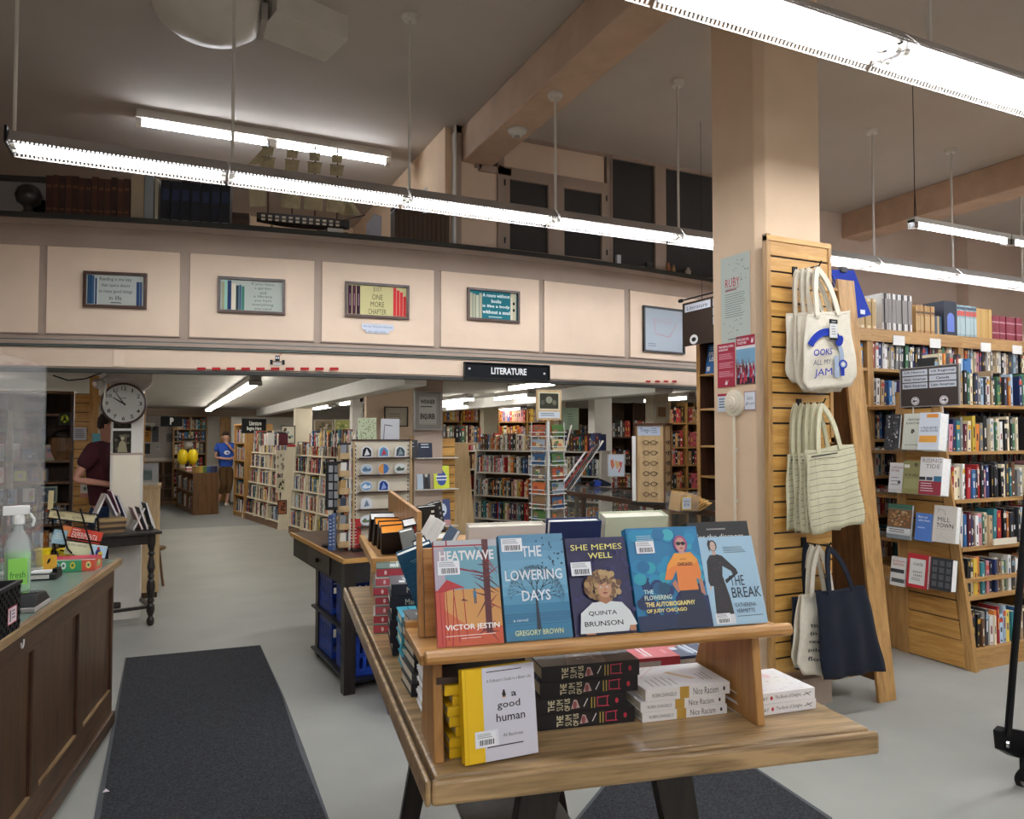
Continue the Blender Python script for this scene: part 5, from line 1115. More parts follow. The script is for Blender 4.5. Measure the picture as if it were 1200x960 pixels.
w_ = e[3]-e[2]; sw_ = e[4]-e[3]
st = [(.02, e[0]), (e[1], e[2]), (e[3], e[4])]
while st[-1][1] < 4.2: st.append((st[-1][1]+w_, st[-1][1]+w_+sw_))
for i, (a, c_) in enumerate(st):
    bx('stile', 'counter', counter, (-.055, -c_, .22, -.035, -a, .80))
    if i+1 < len(st):
        d0 = st[i+1][0]; bx('sunk_panel', 'counter', counter, (-.056, -d0, .22, -.050, -c_, .80)); bx('panel_bead', 'edgewood', counter, (-.05, -d0, .22, -.037, -c_, .228)); bx('panel_bead', 'darkwoodz', counter, (-.05, -c_-.006, .22, -.038, -c_, .80))  # pale bottom bead holds a painted highlight, dark side bead the recess shadow
hk = thing('cup_hook', 'small white cup hook screwed under the counter edge', 'hook', tuple(on_plane(22, 752, C0+CV*.033, CV)))
b = MB(); b.path([Vector((.012, 0, .0))+Vector((.0, -.03*math.cos(a*PI/8), -.025*math.sin(a*PI/8))) for a in range(9)], .003, 6); b.build('wire', 'white', hk)
def on_c(px, py): return onz(px, py, CZ+.0012)
# woven basket
bk = thing('woven_basket', 'black woven storage basket with a white price tag at the counter front edge', 'basket', mtx=frame_m(cw(1.62, .04, CZ+.001), CV, CU*-1))
Wb, Lb, Hb = .30, .27, .165
bk.matrix_world = frame_m(cw(1.57, .008, CZ+.001), CV, CU)
b = MB()
for (x0, y0, x1, y1) in ((0, 0, Wb, .008), (0, Lb-.008, Wb, Lb), (0, .008, .008, Lb-.008), (Wb-.008, .008, Wb, Lb-.008)): b.box(x0, y0, 0, x1, y1, Hb)
b.box(.008, .008, 0, Wb-.008, Lb-.008, .006); b.build('body', 'black', bk)
w = MB()
for j in range(10):
    for i in range(14):
        s = .003 if (i+j) % 2 else .0008; z = .004+j*.0155; y = i*Lb/14
        w.box(-s-.001, y+.001, z, 0, y+Lb/14-.001, z+.0135); x = i*Wb/14; w.box(x+.001, -s-.001, z, x+Wb/14-.001, 0, z+.0135)
        w.box(x+.001, Lb, z, x+Wb/14-.001, Lb+s+.001, z+.0135)
o = w.build('weave', 'blackmetal', bk); o['kind'] = 'stuff'
for q in ((-.006, -.006, Wb+.006, .008), (-.006, Lb-.008, Wb+.006, Lb+.006), (-.006, .008, .008, Lb-.008)): bx('rim', 'black', bk, (q[0], q[1], Hb-.004, q[2], q[3], Hb+.008))
q = MB(); cv = Canvas(q, (-.0055, .13, .035), (0, -1, 0), (0, 0, 1), .085, .06); cv.rect(0, 0, 1, 1, '#c24a5a'); cv.rect(.05, .06, .95, .94, '#e3cfd4'); cv.rect(.2, .15, .35, .85, '#4a4a4c'); cv.lines(.45, .2, .85, .8, 3, '#5a5a5c', .4); q.build('price_tag', 'print', bk)
# card reader
p = cw(1.13, .03, CZ+.001)
rd = thing('card_reader', 'dark grey angular card payment terminal on the counter edge', 'card reader', mtx=frame_m(p, CV, CU))
b = MB(); b.prism([(0, 0, 0), (.10, 0, 0), (.10, .20, 0), (0, .20, 0)], (0, 0, .018)); b.build('base', 'greyh', rd, .004)
b = MB(); b.add([(.005, .0, .018), (.095, 0, .018), (.095, .19, .018), (.005, .19, .018), (.012, .03, .055), (.088, .03, .055), (.088, .13, .06), (.012, .13, .06)], [(0, 3, 2, 1), (4, 5, 6, 7), (0, 1, 5, 4), (1, 2, 6, 5), (2, 3, 7, 6), (3, 0, 4, 7)]); b.build('housing', 'black', rd, .004)
b = MB(); b.prism([(.02, .04, .0575), (.08, .04, .0575), (.08, .12, .0615), (.02, .12, .0615)], (0, 0, .002)); b.build('screen', 'darkglass', rd)
# white topped tray
p = on_c(30, 681); rd = thing('note_tray', 'low black and clear tray holding white paper slips on the counter', 'tray', mtx=frame_m(p, (-CV)*-1*-1, -CU))
b = MB(); b.box(0, 0, 0, .13, .10, .03); b.build('tray', 'black', rd, .004); bx('paper_slips', 'white', rd, (.01, .008, .031, .10, .09, .037)); bx('front_label', 'offwhite', rd, (.008, -.003, .006, .10, 0, .025)); bx('pen_stand', 'blackmetal', rd, (.108, .02, .031, .128, .09, .05))
# patterned display box
p = on_c(58, 671); o = thing('treat_box', 'flat green and red patterned display box with yellow stars on the counter', 'box', mtx=frame_m(p, -CV, -CU))
b = MB(); b.box(0, 0, 0, .21, .13, .062, '#3f9a68'); b.build('carton', 'print', o)
q = MB(); cv = Canvas(q, (0, -.001, 0), (1, 0, 0), (0, 0, 1), .21, .062); cv.rect(0, 0, 1, 1, '#3f9a68'); cv.rect(.7, 0, 1, 1, '#d9573f')
for cx, cc in ((.16, '#7fb6c9'), (.3, '#e8e8ea'), (.5, '#d9c440'), (.85, '#e8d488')): cv.ell(cx, .5, .06, .3, cc, 10); cv.ell(cx, .5, .03, .14, '#2f7a52', 8)
cv.line((0, .95), (1, .95), .004, '#e8e2dc'); cv = Canvas(q, (0, 0, .063), (1, 0, 0), (0, 1, 0), .21, .13); cv.rect(0, 0, 1, 1, '#c0304c'); q.build('pattern', 'print', o)
q = MB(); cv = Canvas(q, (.211, 0, 0), (0, 1, 0), (0, 0, 1), .13, .062); cv.rect(0, 0, 1, 1, '#d9573f'); cv.ell(.5, .5, .3, .3, '#9cc06a', 12); cv.ell(.5, .6, .12, .15, '#f0ecd8', 8); q.build('end_pattern', 'print', o)
def tub(label, px, py, s, col, name='tub', h=.1, lid=None, cat='tub'):
    p = on_c(px, py); o = thing(name, label, cat, tuple(p), -.2)
    b = MB(); b.lathe([(.032*s, 0), (.04*s, h*.9), (.045*s, h*.9), (.045*s, h)], 24); b.build('body', col, o, smooth=False)
    if lid: b = MB(); b.lathe([(.042*s, h), (.046*s, h+.004), (.046*s, h+.012), (.03*s, h+.016)], 24); b.build('lid', lid, o)
tub('yellow plastic pail behind the patterned box on the counter', 82, 659, 1.5, 'yellow', 'pail', .075, None, 'pail')
tub('narrow yellow cup left of the orange card on the counter', 50, 665, .9, 'yellow', 'cup', .10, None, 'cup')
M['clearplastic'] = clearmat('clear_plastic', '#cfd6d8', .35, .1)
tub('clear plastic tub with a grey lid at the end of the counter', 101, 656, 1.35, 'clearplastic', 'tub', .06, 'greyh')
p = on_c(58, 672); o = thing('standing_card', 'small orange card with a black leaf mark standing behind the patterned box', 'card', mtx=frame_m(p+Vector((-.03, .03, 0)), -CV, UP))
b = MB(); b.box(0, 0, 0, .06, .09, .003, '#e8b040'); b.build('card', 'matteprint', o); q = MB(); cv = Canvas(q, (0, 0, .0035), (1, 0, 0), (0, 1, 0), .06, .09); cv.rect(0, 0, 1, 1, '#e6ae40'); cv.poly([(.25, .55), (.35, .75), (.55, .85), (.5, .62), (.3, .48)], '#1d1a18'); q.build('leaf_mark', 'matteprint', o)
# spray bottle
p = on_c(20, 693); o = thing('spray_bottle', 'clear spray bottle half filled with green cleaner on the counter', 'bottle', tuple(p), .16); o.scale = (1.2, 1.2, 1.28)
M['greenliq'] = mat('green_liquid', '#6fc044', .3, var=.1, scale=20)
b = MB(); b.lathe([(.040, 0), (.043, .01), (.043, .15), (.036, .185), (.017, .215), (.015, .235)], 20); b.build('bottle', 'clearplastic', o, smooth=True)
b = MB(); b.lathe([(.038, .003), (.0405, .01), (.0405, .135), (.0, .136)], 20); b.build('liquid', 'greenliq', o, smooth=True)
b = MB(); b.lathe([(.02, .235), (.02, .26), (.014, .27)], 14).box(-.05, -.014, .268, .035, .014, .30); b.build('spray_head', 'white', o, .003)
b = MB(); b.path([Vector((.035, 0, .272)), Vector((.05, 0, .25)), Vector((.045, 0, .225))], .005, 6); b.build('trigger', 'white', o)
q = MB(); cv = Canvas(q, (-.03, -.044, .03), (1, 0, 0), (0, 0, 1), .06, .09); cv.rect(0, 0, 1, 1, '#8fcf5c'); cv.text('fresh', .1, .25, .9, .5, '#2f6a34'); q.build('label', 'print', o)
# acrylic shield
def sh(u, v, z): return cw(u, v, z)
sp0 = Vector((-.575, 4.60, 0)); 
o = thing('acrylic_shield', 'clear acrylic sneeze shield standing on the counter at the left', 'shield', tuple(sp0+UP*(CZ+.001)))
b = MB(); q0 = Vector(); d = Vector((-.161, -.987, 0))
H_ = onz(0, 0, 5).z*0+1.07
b.prism([q0, d*2.6, d*2.6+UP*1.07, q0+UP*1.07], CV*.006); b.build('front_pane', 'acrylic', o)
b = MB(); b.prism([q0+CV*.008, CV*.55, CV*.55+UP*1.07, CV*.008+UP*1.07], d*.006); b.build('side_pane', 'acrylic', o)
bx('foot', 'offwhite', o, (-.05, -.03, 0, .02, .03, .008))
o2 = tag(MB().prism([(0, 0, 0), (.20, .0, .03), (.20, 0, .42), (.06, 0, .40)], (0, .001, 0), '#d5d3cc').build('paper_sheet', 'matteprint'), 'cream paper sheet taped inside the clear shield', 'paper'); o2.location = sp0+d*.35+CV*.03+UP*1.36; o2.rotation_euler = (0, 0, PI/2+.3)
# wire rack of thin books at the counter end
rk = thing('wire_book_rack', 'black wire countertop rack tilted back, holding narrow books', 'display rack', tuple(on_c(98, 662)), .0)
R0 = Vector(rk.location)
def rp(px, py, dy=0): return ony(px, py, R0.y+dy)-R0
b = MB()
for (a, c_) in (((67, 598), (79, 643)), ((94, 596), (112, 660))): b.tube(rp(*a), rp(*c_), .005, 6)
for k, (x0, y0, x1, y1) in enumerate(((55, 607, 111, 614), (60, 597, 114, 603), (67, 628, 119, 636), (70, 645, 124, 653))): b.tube(rp(x0, y0, .05), rp(x1, y1, .05), .004, 6)
b.tube(rp(79, 643), rp(96, 661, .05), .005, 6).tube(rp(112, 660), rp(115, 653, .08), .005, 6).tube(rp(60, 597, .1), rp(66, 660, .2), .005, 6).tube(rp(114, 603, .1), rp(118, 655, .2), .005, 6).tube(rp(66, 660, .2), rp(118, 655, .2), .005, 6)
b.build('wire_frame', 'blackmetal', rk)
def rack_book(lb, L, col, fn, dy):
    P0, P1, P2 = [ony(*q, R0.y+dy) for q in L]      # bottom left, bottom right, top left
    X = P1-P0; Y = P2-P0; make_book(lb, 'narrow books in the counter rack', frame_m(P0, X, Y), X.length, Y.length, .018, col, front=fn)
rack_book('cream narrow book with old style lettering at the rack top', ((57, 607), (110, 614), (58, 597)), '#c9bd90', lambda cv: (cv.rect(0, 0, 1, 1, '#c9bd90'), cv.rect(.02, .08, .98, .92, '#d4c99c'), cv.text('ALMANAC', .5, .3, .8, .7, '#5a5238'), cv.lines(.08, .3, .4, .7, 2, '#7a7048', .4)), .08)
rack_book('orange red narrow book with white capital lettering in the rack', ((70, 629), (117, 638), (71, 615)), '#c9402c', lambda cv: (cv.rect(0, 0, 1, 1, '#c9402c'), cv.rect(0, 0, .22, 1, '#d9864a'), cv.lines(.25, .75, .5, .9, 1, '#f0dfd8', .5), cv.text('EXPERIMENTA', .27, .2, .9, .7, '#f3e9e2', .03)), .07)
rack_book('pale blue narrow book at the left behind the orange red one', ((60, 636), (76, 638), (61, 620)), '#9cc4d4', lambda cv: cv.lines(.2, .3, .8, .8, 3, '#e8e8e0', .3), .04)
rack_book('white and yellow narrow book with a cartoon figure at the rack bottom', ((75, 648), (123, 654), (76, 634)), '#dcdcc0', lambda cv: (cv.rect(0, 0, 1, 1, '#dedcb4'), cv.rect(.62, 0, 1, 1, '#b9d4e8'), cv.text('SUPER HEROES', .05, .7, .5, .9, '#7a8088'), cv.ell(.8, .42, .06, .35, '#3a3a8a', 10), cv.ell(.86, .3, .06, .25, '#e8c440', 10), cv.ell(.79, .75, .035, .15, '#c43030', 8)), .03)
rack_book('small cream book with rounded corner standing behind the rack', ((56, 597), (62, 597), (56, 575)), '#cdbb8e', None, .25)
# ================================================================ TURNED LEG TABLE
tt = thing('turned_leg_table', 'small antique black table with turned legs in front of the clock column', 'table', tuple(onz(176, 733, 0)), math.radians(14))
TTZ = .815; q = .56; dd = .78
bx('tabletop', 'blackwood', tt, (-q-.06, -.06, TTZ-.025, .07, dd+.03, TTZ), bev=.004); bx('apron', 'blackwood', tt, (-q, -.02, TTZ-.11, .02, .0, TTZ-.025)); bx('apron', 'blackwood', tt, (.0, .0, TTZ-.11, .02, dd, TTZ-.025)); bx('apron', 'blackwood', tt, (-q-.02, .0, TTZ-.11, -q, dd, TTZ-.025))
prof = [(.020, 0), (.030, .02), (.032, .05), (.018, .08), (.026, .10), (.034, .13), (.034, .17), (.02, .19), (.03, .21), (.022, .24), (.03, .27), (.036, .33), (.03, .38), (.018, .40), (.028, .42), (.020, .45), (.033, .50), (.024, .56), (.017, .60), (.03, .62), (.02, .64), (.028, .68), (.034, .70), (.034, TTZ-.025)]
for x, y in ((0, 0), (-q, 0), (0, dd), (-q, dd)):
    b = MB(); b.lathe(prof, 14, x, y); b.build('leg', 'blackwood', tt)
bx('stretcher', 'blackwood', tt, (-q, -.015, .15, 0, .015, .175)); bx('stretcher', 'blackwood', tt, (-q, dd-.015, .15, 0, dd+.015, .175)); bx('stretcher', 'blackwood', tt, (-.015, 0, .15, .015, dd, .175))
b = MB(); b.tube((-q/2-.12, dd/2, .13), (-q/2+.12, dd/2, .13), .03, 10).lathe([(.03, .10), (.05, .14), (.03, .2), (.04, .24)], 12, -q/2, dd/2); b.build('centre_finial', 'blackwood', tt)
TM = tt.matrix_basis.copy()
def onT(px, py): return onz(px, py, TTZ+.001)
TM0 = Matrix.Translation(tt.location) @ Matrix.Rotation(math.radians(14), 4, 'Z')
for i in range(5):
    make_book(f'brown edged old book in the flat stack on the turned leg table, {nth(i+1)} from bottom', 'flat stack on the turned leg table', TM0 @ frame_m((-.40+.004*i, .06, TTZ+.001+.024*i), (0, 1, 0), (-1, 0, 0)) @ Matrix.Translation((0, -.2, 0)), .15, .21, .0235, ['#7a6040', '#3c2e22', '#8a6c44', '#4a3828', '#a08458'][i])
def tri_book(x, y, z, lean, col, lb, W=.16, H=.24, T=.014, yaw=0., fn=None):
    m = TM0 @ Matrix.Translation((x, y, z)) @ Matrix.Rotation(yaw, 4, 'Z') @ Matrix.Rotation(lean, 4, 'Y') @ Matrix(((0, 0, 1, 0), (1, 0, 0, 0), (0, 1, 0, 0), (0, 0, 0, 1)))
    make_book(lb, 'books displayed on the turned leg table', m, W, H, T, col, '#d8d4ce', front=fn)
zt = TTZ+.001
for x, z, ln, col, lb in ((-.40, zt+.125, .38, '#e3e0da', 'white backed book leaning left atop the flat stack on the turned leg table'), (-.24, zt+.125, -.42, '#cfc8d8', 'white book leaning right atop the flat stack, forming a tent'), (-.22, zt+.15, -.34, '#8a2f58', 'magenta covered book in the middle of the leaning group on the black table'),
                          (-.17, zt+.10, -.36, '#3a4a86', 'blue purple covered book leaning on the turned leg table'), (-.05, zt, -.38, '#d8a49a', 'pink covered book leaning on the right part of the turned leg table'), (-.12, zt, .45, '#ddd8d0', 'white book propped as an easel under the pink covered book'),
                          (-.01, zt, -.33, '#5f6a70', 'grey covered book behind the pink one on the turned leg table'), (.05, zt, -.30, '#e4e2dc', 'white spined book leaning at the right edge of the turned leg table'), (.03, zt+.03, -.26, '#2f3340', 'dark backed book, rearmost of the leaning group on the black table')):
    tri_book(x, .12+abs(x)*.3, z, ln, col, lb, W=.17, H=.21)
o = thing('picture_card', 'small orange and blue card on top of the leaning books by the clock column', 'card', tuple(ony(137, 578, 7.55)), .2); b = MB(); b.box(0, 0, 0, .09, .004, .12, '#c9623c').box(.002, -.001, 0, .088, 0, .05, '#4a4a78'); b.build('card', 'matteprint', o)
# ================================================================ CLOCK COLUMN
KY = 7.55
kx0, kx1 = ony(128, 600, KY).x, ony(166, 600, KY).x
kc = struct(bx('column_clock', 'offwhite', None, (kx0, KY, 0, kx1, KY+.32, 2.06)))
b = MB(); x0, x1 = kx0-.0, kx1+.0
b.add([(x0, KY, 2.06), (x1, KY, 2.06), (x1, KY+.32, 2.06), (x0, KY+.32, 2.06), (x0-.04, KY-.06, 2.14), (x1+.07, KY-.06, 2.14), (x1+.07, KY+.4, 2.14), (x0-.04, KY+.4, 2.14), (x0-.04, KY-.06, LOWC), (x1+.07, KY-.06, LOWC), (x1+.07, KY+.4, LOWC), (x0-.04, KY+.4, LOWC)],
      [(0, 1, 5, 4), (1, 2, 6, 5), (2, 3, 7, 6), (3, 0, 4, 7), (4, 5, 9, 8), (5, 6, 10, 9), (6, 7, 11, 10), (7, 4, 8, 11)]); b.build('capital', 'ceiling', kc)
bx('panel_strip', 'cream', kc, (kx0+.02, KY-.012, .8, kx1-.02, KY, 1.48)); bx('panel_strip', 'greyh', kc, (kx0, KY-.016, 1.5, kx0+.012, KY, 2.05))
bx('panel_rail', 'taupe', kc, (kx0+.0, KY-.014, 1.47, kx1, KY, 1.49))
p = ony(145, 473, KY-.05); ck = thing('wall_clock', 'round white faced wall clock with black numerals on the white column', 'clock', tuple(p), 0)
b = MB(); b.T = Matrix.Rotation(PI/2, 4, 'X'); R_ = .187; b.lathe([(R_, -.045), (R_, .0), (R_-.006, .012), (R_-.016, .014), (R_-.02, .006)], 40); b.build('rim', 'darkwood', ck)
q = MB(); cv = Canvas(q, (-R_, -.008, -R_), (1, 0, 0), (0, 0, 1), 2*R_, 2*R_); cv.ell(.5, .5, .46, .46, '#b9b7b0', 40)
for n in range(1, 13):
    a = PI/2-n*PI/6; x, y = .5+.36*math.cos(a), .5+.36*math.sin(a); w = .012 if n == 1 else (.035 if n < 10 else (.04 if n == 11 else .055)); cv.text(str(n), x-w, y-.045, x+w, y+.045, '#1c1c1c', .01)
for n in range(60): a = n*PI/30; cv.line((.5+.43*math.cos(a), .5+.43*math.sin(a)), (.5+.45*math.cos(a), .5+.45*math.sin(a)), .0015, '#2a2a2a')
cv.lines(.4, .60, .6, .64, 1, '#5a5a5a', .4); q.build('dial', 'matteprint', ck)
for ln, wd, a in ((.27, .013, math.radians(149)), (.36, .009, math.radians(124))):
    h = MB(); cv = Canvas(h, (-R_, -.013, -R_), (1, 0, 0), (0, 0, 1), 2*R_, 2*R_); cv.line((.5-.05*math.cos(a), .5-.05*math.sin(a)), (.5+ln*math.cos(a), .5+ln*math.sin(a)), wd, '#151515', wd*.5); h.build('clock_hand', 'matteprint', ck)
def wallpic(name, label, px0, py0, px1, py1, Y, fn, fr='darkwood', cat='picture', group=None, fw=.012, th=.02):
    a = ony(px0, py1, Y); c_ = ony(px1, py0, Y); W, H = c_.x-a.x, c_.z-a.z
    if H < 0: H = .1
    o = thing(name, label, cat, tuple(a), 0, group)
    if fr:
        for q in ((0, 0, W, fw), (0, H-fw, W, H), (0, fw, fw, H-fw), (W-fw, fw, W, H-fw)): bx('frame', fr, o, (q[0], -th, q[1], q[2], 0, q[3]))
    e = fw if fr else 0
    q = MB(); cv = Canvas(q, (e, -.004, e), (1, 0, 0), (0, 0, 1), W-2*e, H-2*e); cv.rect(0, 0, 1, 1, '#d8d6d0'); fn(cv); q.build('picture_sheet', 'matteprint', o); return o
def sepia(seed, fig=True):
    def f(cv):
        r = random.Random(seed); cv.rect(0, 0, 1, 1, '#2b2620')
        for i in range(30): cv.ell(r.uniform(.12, .88), r.uniform(.12, .88), .1, .07, r.choice(['#2b2620', '#3a342a', '#57503f', '#1d1a16']), 9)
        if fig: cv.poly([(.25, .1), (.35, .5), (.5, .62), (.7, .5), (.8, .1)], '#8f876c'); cv.ell(.52, .7, .1, .09, '#a8a084', 12); cv.ell(.52, .78, .2, .05, '#6e674f', 12)
    return f
wallpic('poster', 'dark vintage photograph poster of a seated figure on the clock column', 132, 505, 154, 533, KY-.003, sepia(2), None, 'poster')
wallpic('poster', 'small dark landscape picture just under the clock', 133, 494, 154, 502, KY-.003, sepia(5, False), None, 'poster')
o = thing('security_camera', 'small white dome camera on a bracket left of the clock column top', 'camera', tuple(ony(116, 448, 7.45)), 0)
b = MB(); b.lathe([(.0, -.06), (.035, -.05), (.05, -.02), (.05, .01), (.03, .03)], 16); b.build('dome', 'greyh', o, smooth=True); b = MB(); b.tube((-.03, -.05, -.02), (0, 0, -.01), .022, 10); b.build('lens_barrel', 'chrome', o); b = MB(); b.path([Vector((0, 0, .02)), Vector((.07, .02, .06)), Vector((.06, .03, .18))], .008, 6); b.build('bracket', 'greyh', o)
o = tag(MB().path([ony(62, 440, 7.3), ony(80, 446, 7.35), ony(100, 444, 7.4), ony(122, 436, 7.45)], .006, 6).build('cable', 'blackmetal'), 'black cable sagging under the balcony edge beside the camera', 'cable')
o = tag(MB().path([ony(125, 447, 7.48), ony(123, 460, 7.48), ony(122, 476, 7.48)], .008, 6).build('conduit', 'offwhite'), 'short white conduit beside the clock on the column', 'conduit')
o = thing('wooden_cabinet', 'pale wooden cabinet behind the clock column with a clear box on top', 'cabinet', (ony(157, 600, 8.4).x, 8.4, 0), 0)
bx('body', 'palewood', o, (0, 0, .06, .235, .5, 1.12)); bx('plinth', 'darkcase', o, (.01, .03, 0, .22, .48, .06)); bx('top', 'palewood', o, (-.01, -.01, 1.12, .245, .51, 1.14)); bx('door', 'palewood', o, (.015, -.014, .1, .22, 0, 1.09)); 
o = thing('clear_box', 'clear plastic donation box with a printed label on the pale cabinet', 'box', (ony(158, 600, 8.42).x, 8.42, 1.142), 0)
bx('box', 'clearplastic', o, (0, 0, 0, .21, .2, .22)); q = MB(); Canvas(q, (.05, -.002, .05), (1, 0, 0), (0, 0, 1), .10, .1).rect(0, 0, 1, 1, '#6a7a74'); q.build('label', 'matteprint', o)
o = thing('round_stool', 'round wooden stool mostly hidden behind the pale cabinet', 'stool', tuple(onz(168, 690, 0)), .3)
b = MB(); b.lathe([(.10, .40), (.16, .41), (.17, .425), (.16, .44)], 20, .05, 0); b.build('seat', 'brownwood', o)
for a in range(3): b = MB(); b.tube((.05+.15*math.cos(a*2.1), .15*math.sin(a*2.1), .0), (.05+.1*math.cos(a*2.1), .1*math.sin(a*2.1), .41), .014, 8); b.build('leg', 'brownwood', o)
# ================================================================ PEOPLE
def skinned(name, m, joints, edges, parent, root=0, sub=2):
    """joints: list of (x, y, z, rx, ry)"""
    me = bpy.data.meshes.new(name); me.from_pydata([j[:3] for j in joints], edges, []); o = bpy.data.objects.new(name, me); COL.objects.link(o)
    sk = o.modifiers.new('skin', 'SKIN'); sk.use_smooth_shade = True
    for i, j in enumerate(joints):
        v = me.skin_vertices[0].data[i]; v.radius = (j[3], j[4] if len(j) > 4 else j[3]); v.use_root = (i == root)
    s = o.modifiers.new('sub', 'SUBSURF'); s.levels = s.render_levels = sub
    dg = bpy.context.evaluated_depsgraph_get(); new = bpy.data.meshes.new_from_object(o.evaluated_get(dg)); new.name = name
    bpy.data.objects.remove(o); new.materials.clear(); new.materials.append(M[m]); new.shade_smooth()
    o = bpy.data.objects.new(name, new); COL.objects.link(o); o.parent = parent; return o
def person(label, loc, rz, S, J, shirt, trousers, hairc, shoes, skin, sleeves=.55, trouser_to=.85, logo=None):
    """J: joint dict in metres for a 1.75 m person facing -y; limbs l/r"""
    p = thing('person', label, 'person', loc, rz); p.scale = (S, S, S)
    names = ['pelvis', 'belly', 'chest', 'neck', 'head0', 'head1', 'head2', 'shl', 'ell', 'wrl', 'hal', 'shr', 'elr', 'wrr', 'har', 'hil', 'knl', 'anl', 'tol', 'hir', 'knr', 'anr', 'tor']
    rad = {'pelvis': (.09, .075), 'belly': (.085, .07), 'chest': (.10, .08), 'neck': (.055, .055), 'head0': (.070, .080), 'head1': (.092, .108), 'head2': (.080, .092), 'sh': (.042, .042), 'el': (.036, .036), 'wr': (.024, .024), 'ha': (.036, .016), 'hi': (.07, .07), 'kn': (.05, .05), 'an': (.036, .036), 'to': (.035, .028)}
    jt = []; idx = {}
    for n in names: idx[n] = len(jt); jt.append((*J[n], *rad.get(n, rad.get(n[:-1]))))
    E_ = [('pelvis', 'belly'), ('belly', 'chest'), ('chest', 'neck'), ('neck', 'head0'), ('head0', 'head1'), ('head1', 'head2')]
    for s in 'lr': E_ += [('chest', 'sh'+s), ('sh'+s, 'el'+s), ('el'+s, 'wr'+s), ('wr'+s, 'ha'+s), ('pelvis', 'hi'+s), ('hi'+s, 'kn'+s), ('kn'+s, 'an'+s), ('an'+s, 'to'+s)]
    ed = [(idx[a], idx[b]) for a, b in E_]
    for s in 'lr':                                 # five fingers from each palm
        w = Vector(J['wr'+s]); h = Vector(J['ha'+s]); d = (h-w).normalized(); sd = d.cross(Vector((0, 1, .2))).normalized(); cl_ = d.cross(sd).normalized()
        for k, (off, L) in enumerate(((-.030, .062), (-.010, .075), (.010, .07), (.028, .055))):
            a = len(jt); q0 = h+sd*off+d*.015; q1 = q0+d*L*.55+cl_*.006; q2 = q1+d*L*.4+cl_*.022
            for q_ in (q0, q1, q2): jt.append((*q_, .0085, .0085))
            ed += [(idx['ha'+s], a), (a, a+1), (a+1, a+2)]
        a = len(jt); q0 = w+d*.03-sd*.032; q1 = q0+d*.035-sd*.012+cl_*.01
        for q_ in (q0, q1): jt.append((*q_, .010, .010))
        ed += [(idx['wr'+s], a), (a, a+1)]
    skinned('body', skin, jt, ed, p)
    def mix(a, b, t): a, b = Vector(J[a]), Vector(J[b]); return tuple(a.lerp(b, t))
    g = 1.17
    sj = [(*J['pelvis'][:2], J['pelvis'][2]-.03, .17, .135), (*J['belly'], .165, .13), (*J['chest'], .19, .145), (*mix('chest', 'neck', .8), .075, .075)]; se = [(0, 1), (1, 2), (2, 3)]
    for s in 'lr': a = len(sj); sj += [(*J['sh'+s], .085, .085), (*mix('sh'+s, 'el'+s, sleeves*.6), .075, .075), (*mix('sh'+s, 'el'+s, sleeves), .066, .064)]; se += [(2, a), (a, a+1), (a+1, a+2)]
    skinned('t_shirt', shirt, sj, se, p, 1)
    tj = [(*J['pelvis'][:2], J['pelvis'][2]+.05, .155, .125), (*J['pelvis'], .165, .13)]; te = [(0, 1)]
    for s in 'lr': a = len(tj); tj += [(*J['hi'+s], .11, .11), (*J['kn'+s], .080, .080), (*mix('kn'+s, 'an'+s, trouser_to), .058, .058)]; te += [(1, a), (a, a+1), (a+1, a+2)]
    skinned('trousers', trousers, tj, te, p)
    h1, h2 = Vector(J['head1']), Vector(J['head2']); f = (Vector(J['face'])-h1).normalized(); sd = f.cross(UP).normalized(); up_ = sd.cross(f)
    hb = MB(); vs = []; fs = []; nu, nv = 20, 10; hc = (h1+h2)/2-f*.012+up_*.004
    for j in range(nv+1):                          # cap of hair: ellipsoid, open over the face
        for i in range(nu):
            az = 2*PI*i/nu; cz_ = math.cos(az)     # az 0 = front
            low = PI*(.36 if cz_ > .55 else (.52 if cz_ > .1 else .70)); t = low*j/nv
            dr = f*math.cos(az)*math.sin(t)*.108+sd*math.sin(az)*math.sin(t)*.090+up_*math.cos(t)*.110
            wob = 1+.035*math.sin(i*2.7+j*1.9); vs.append(tuple(hc+dr*wob))
    for j in range(nv):
        for i in range(nu): fs.append((j*nu+i, (j+1)*nu+i, (j+1)*nu+(i+1) % nu, j*nu+(i+1) % nu))
    hb.add(vs, fs); hb.build('hair', hairc, p, smooth=True)
    for s in 'lr':
        a, t = Vector(J['an'+s]), Vector(J['to'+s]); dv = (t-a); dv.z = 0; dv = dv.normalized() if dv.length > .01 else Vector((0, -1, 0))
        b0 = Vector((a.x, a.y, .045))
        skinned('shoe', shoes, [(*(b0-dv*.035), .046, .046), (*(b0+dv*.05), .046, .044), (*(b0+dv*.15+UP*-.008), .042, .036)], [(0, 1), (1, 2)], p, 1)
    for s in (-1, 1):
        b = MB(); c_ = h1+f*.082+sd*s*.032+up_*.022; b.lathe([(.001, -.006), (.008, -.002), (.008, .002), (.001, .006)], 8); b.T = Matrix(); o = b.build('eye', 'black', p); o.location = c_
        o = MB().box(-.008, -.014, -.025, .008, .014, .025).build('ear', skin, p, .006); o.location = h1+sd*s*.078; 
    n = MB(); c_ = h1+f*.083; n.add([tuple(c_+up_*.02), tuple(c_-up_*.022+sd*.014), tuple(c_-up_*.022-sd*.014), tuple(c_-up_*.018+f*.026)], [(0, 1, 3), (0, 3, 2), (1, 2, 3), (0, 2, 1)]); n.build('nose', skin, p)
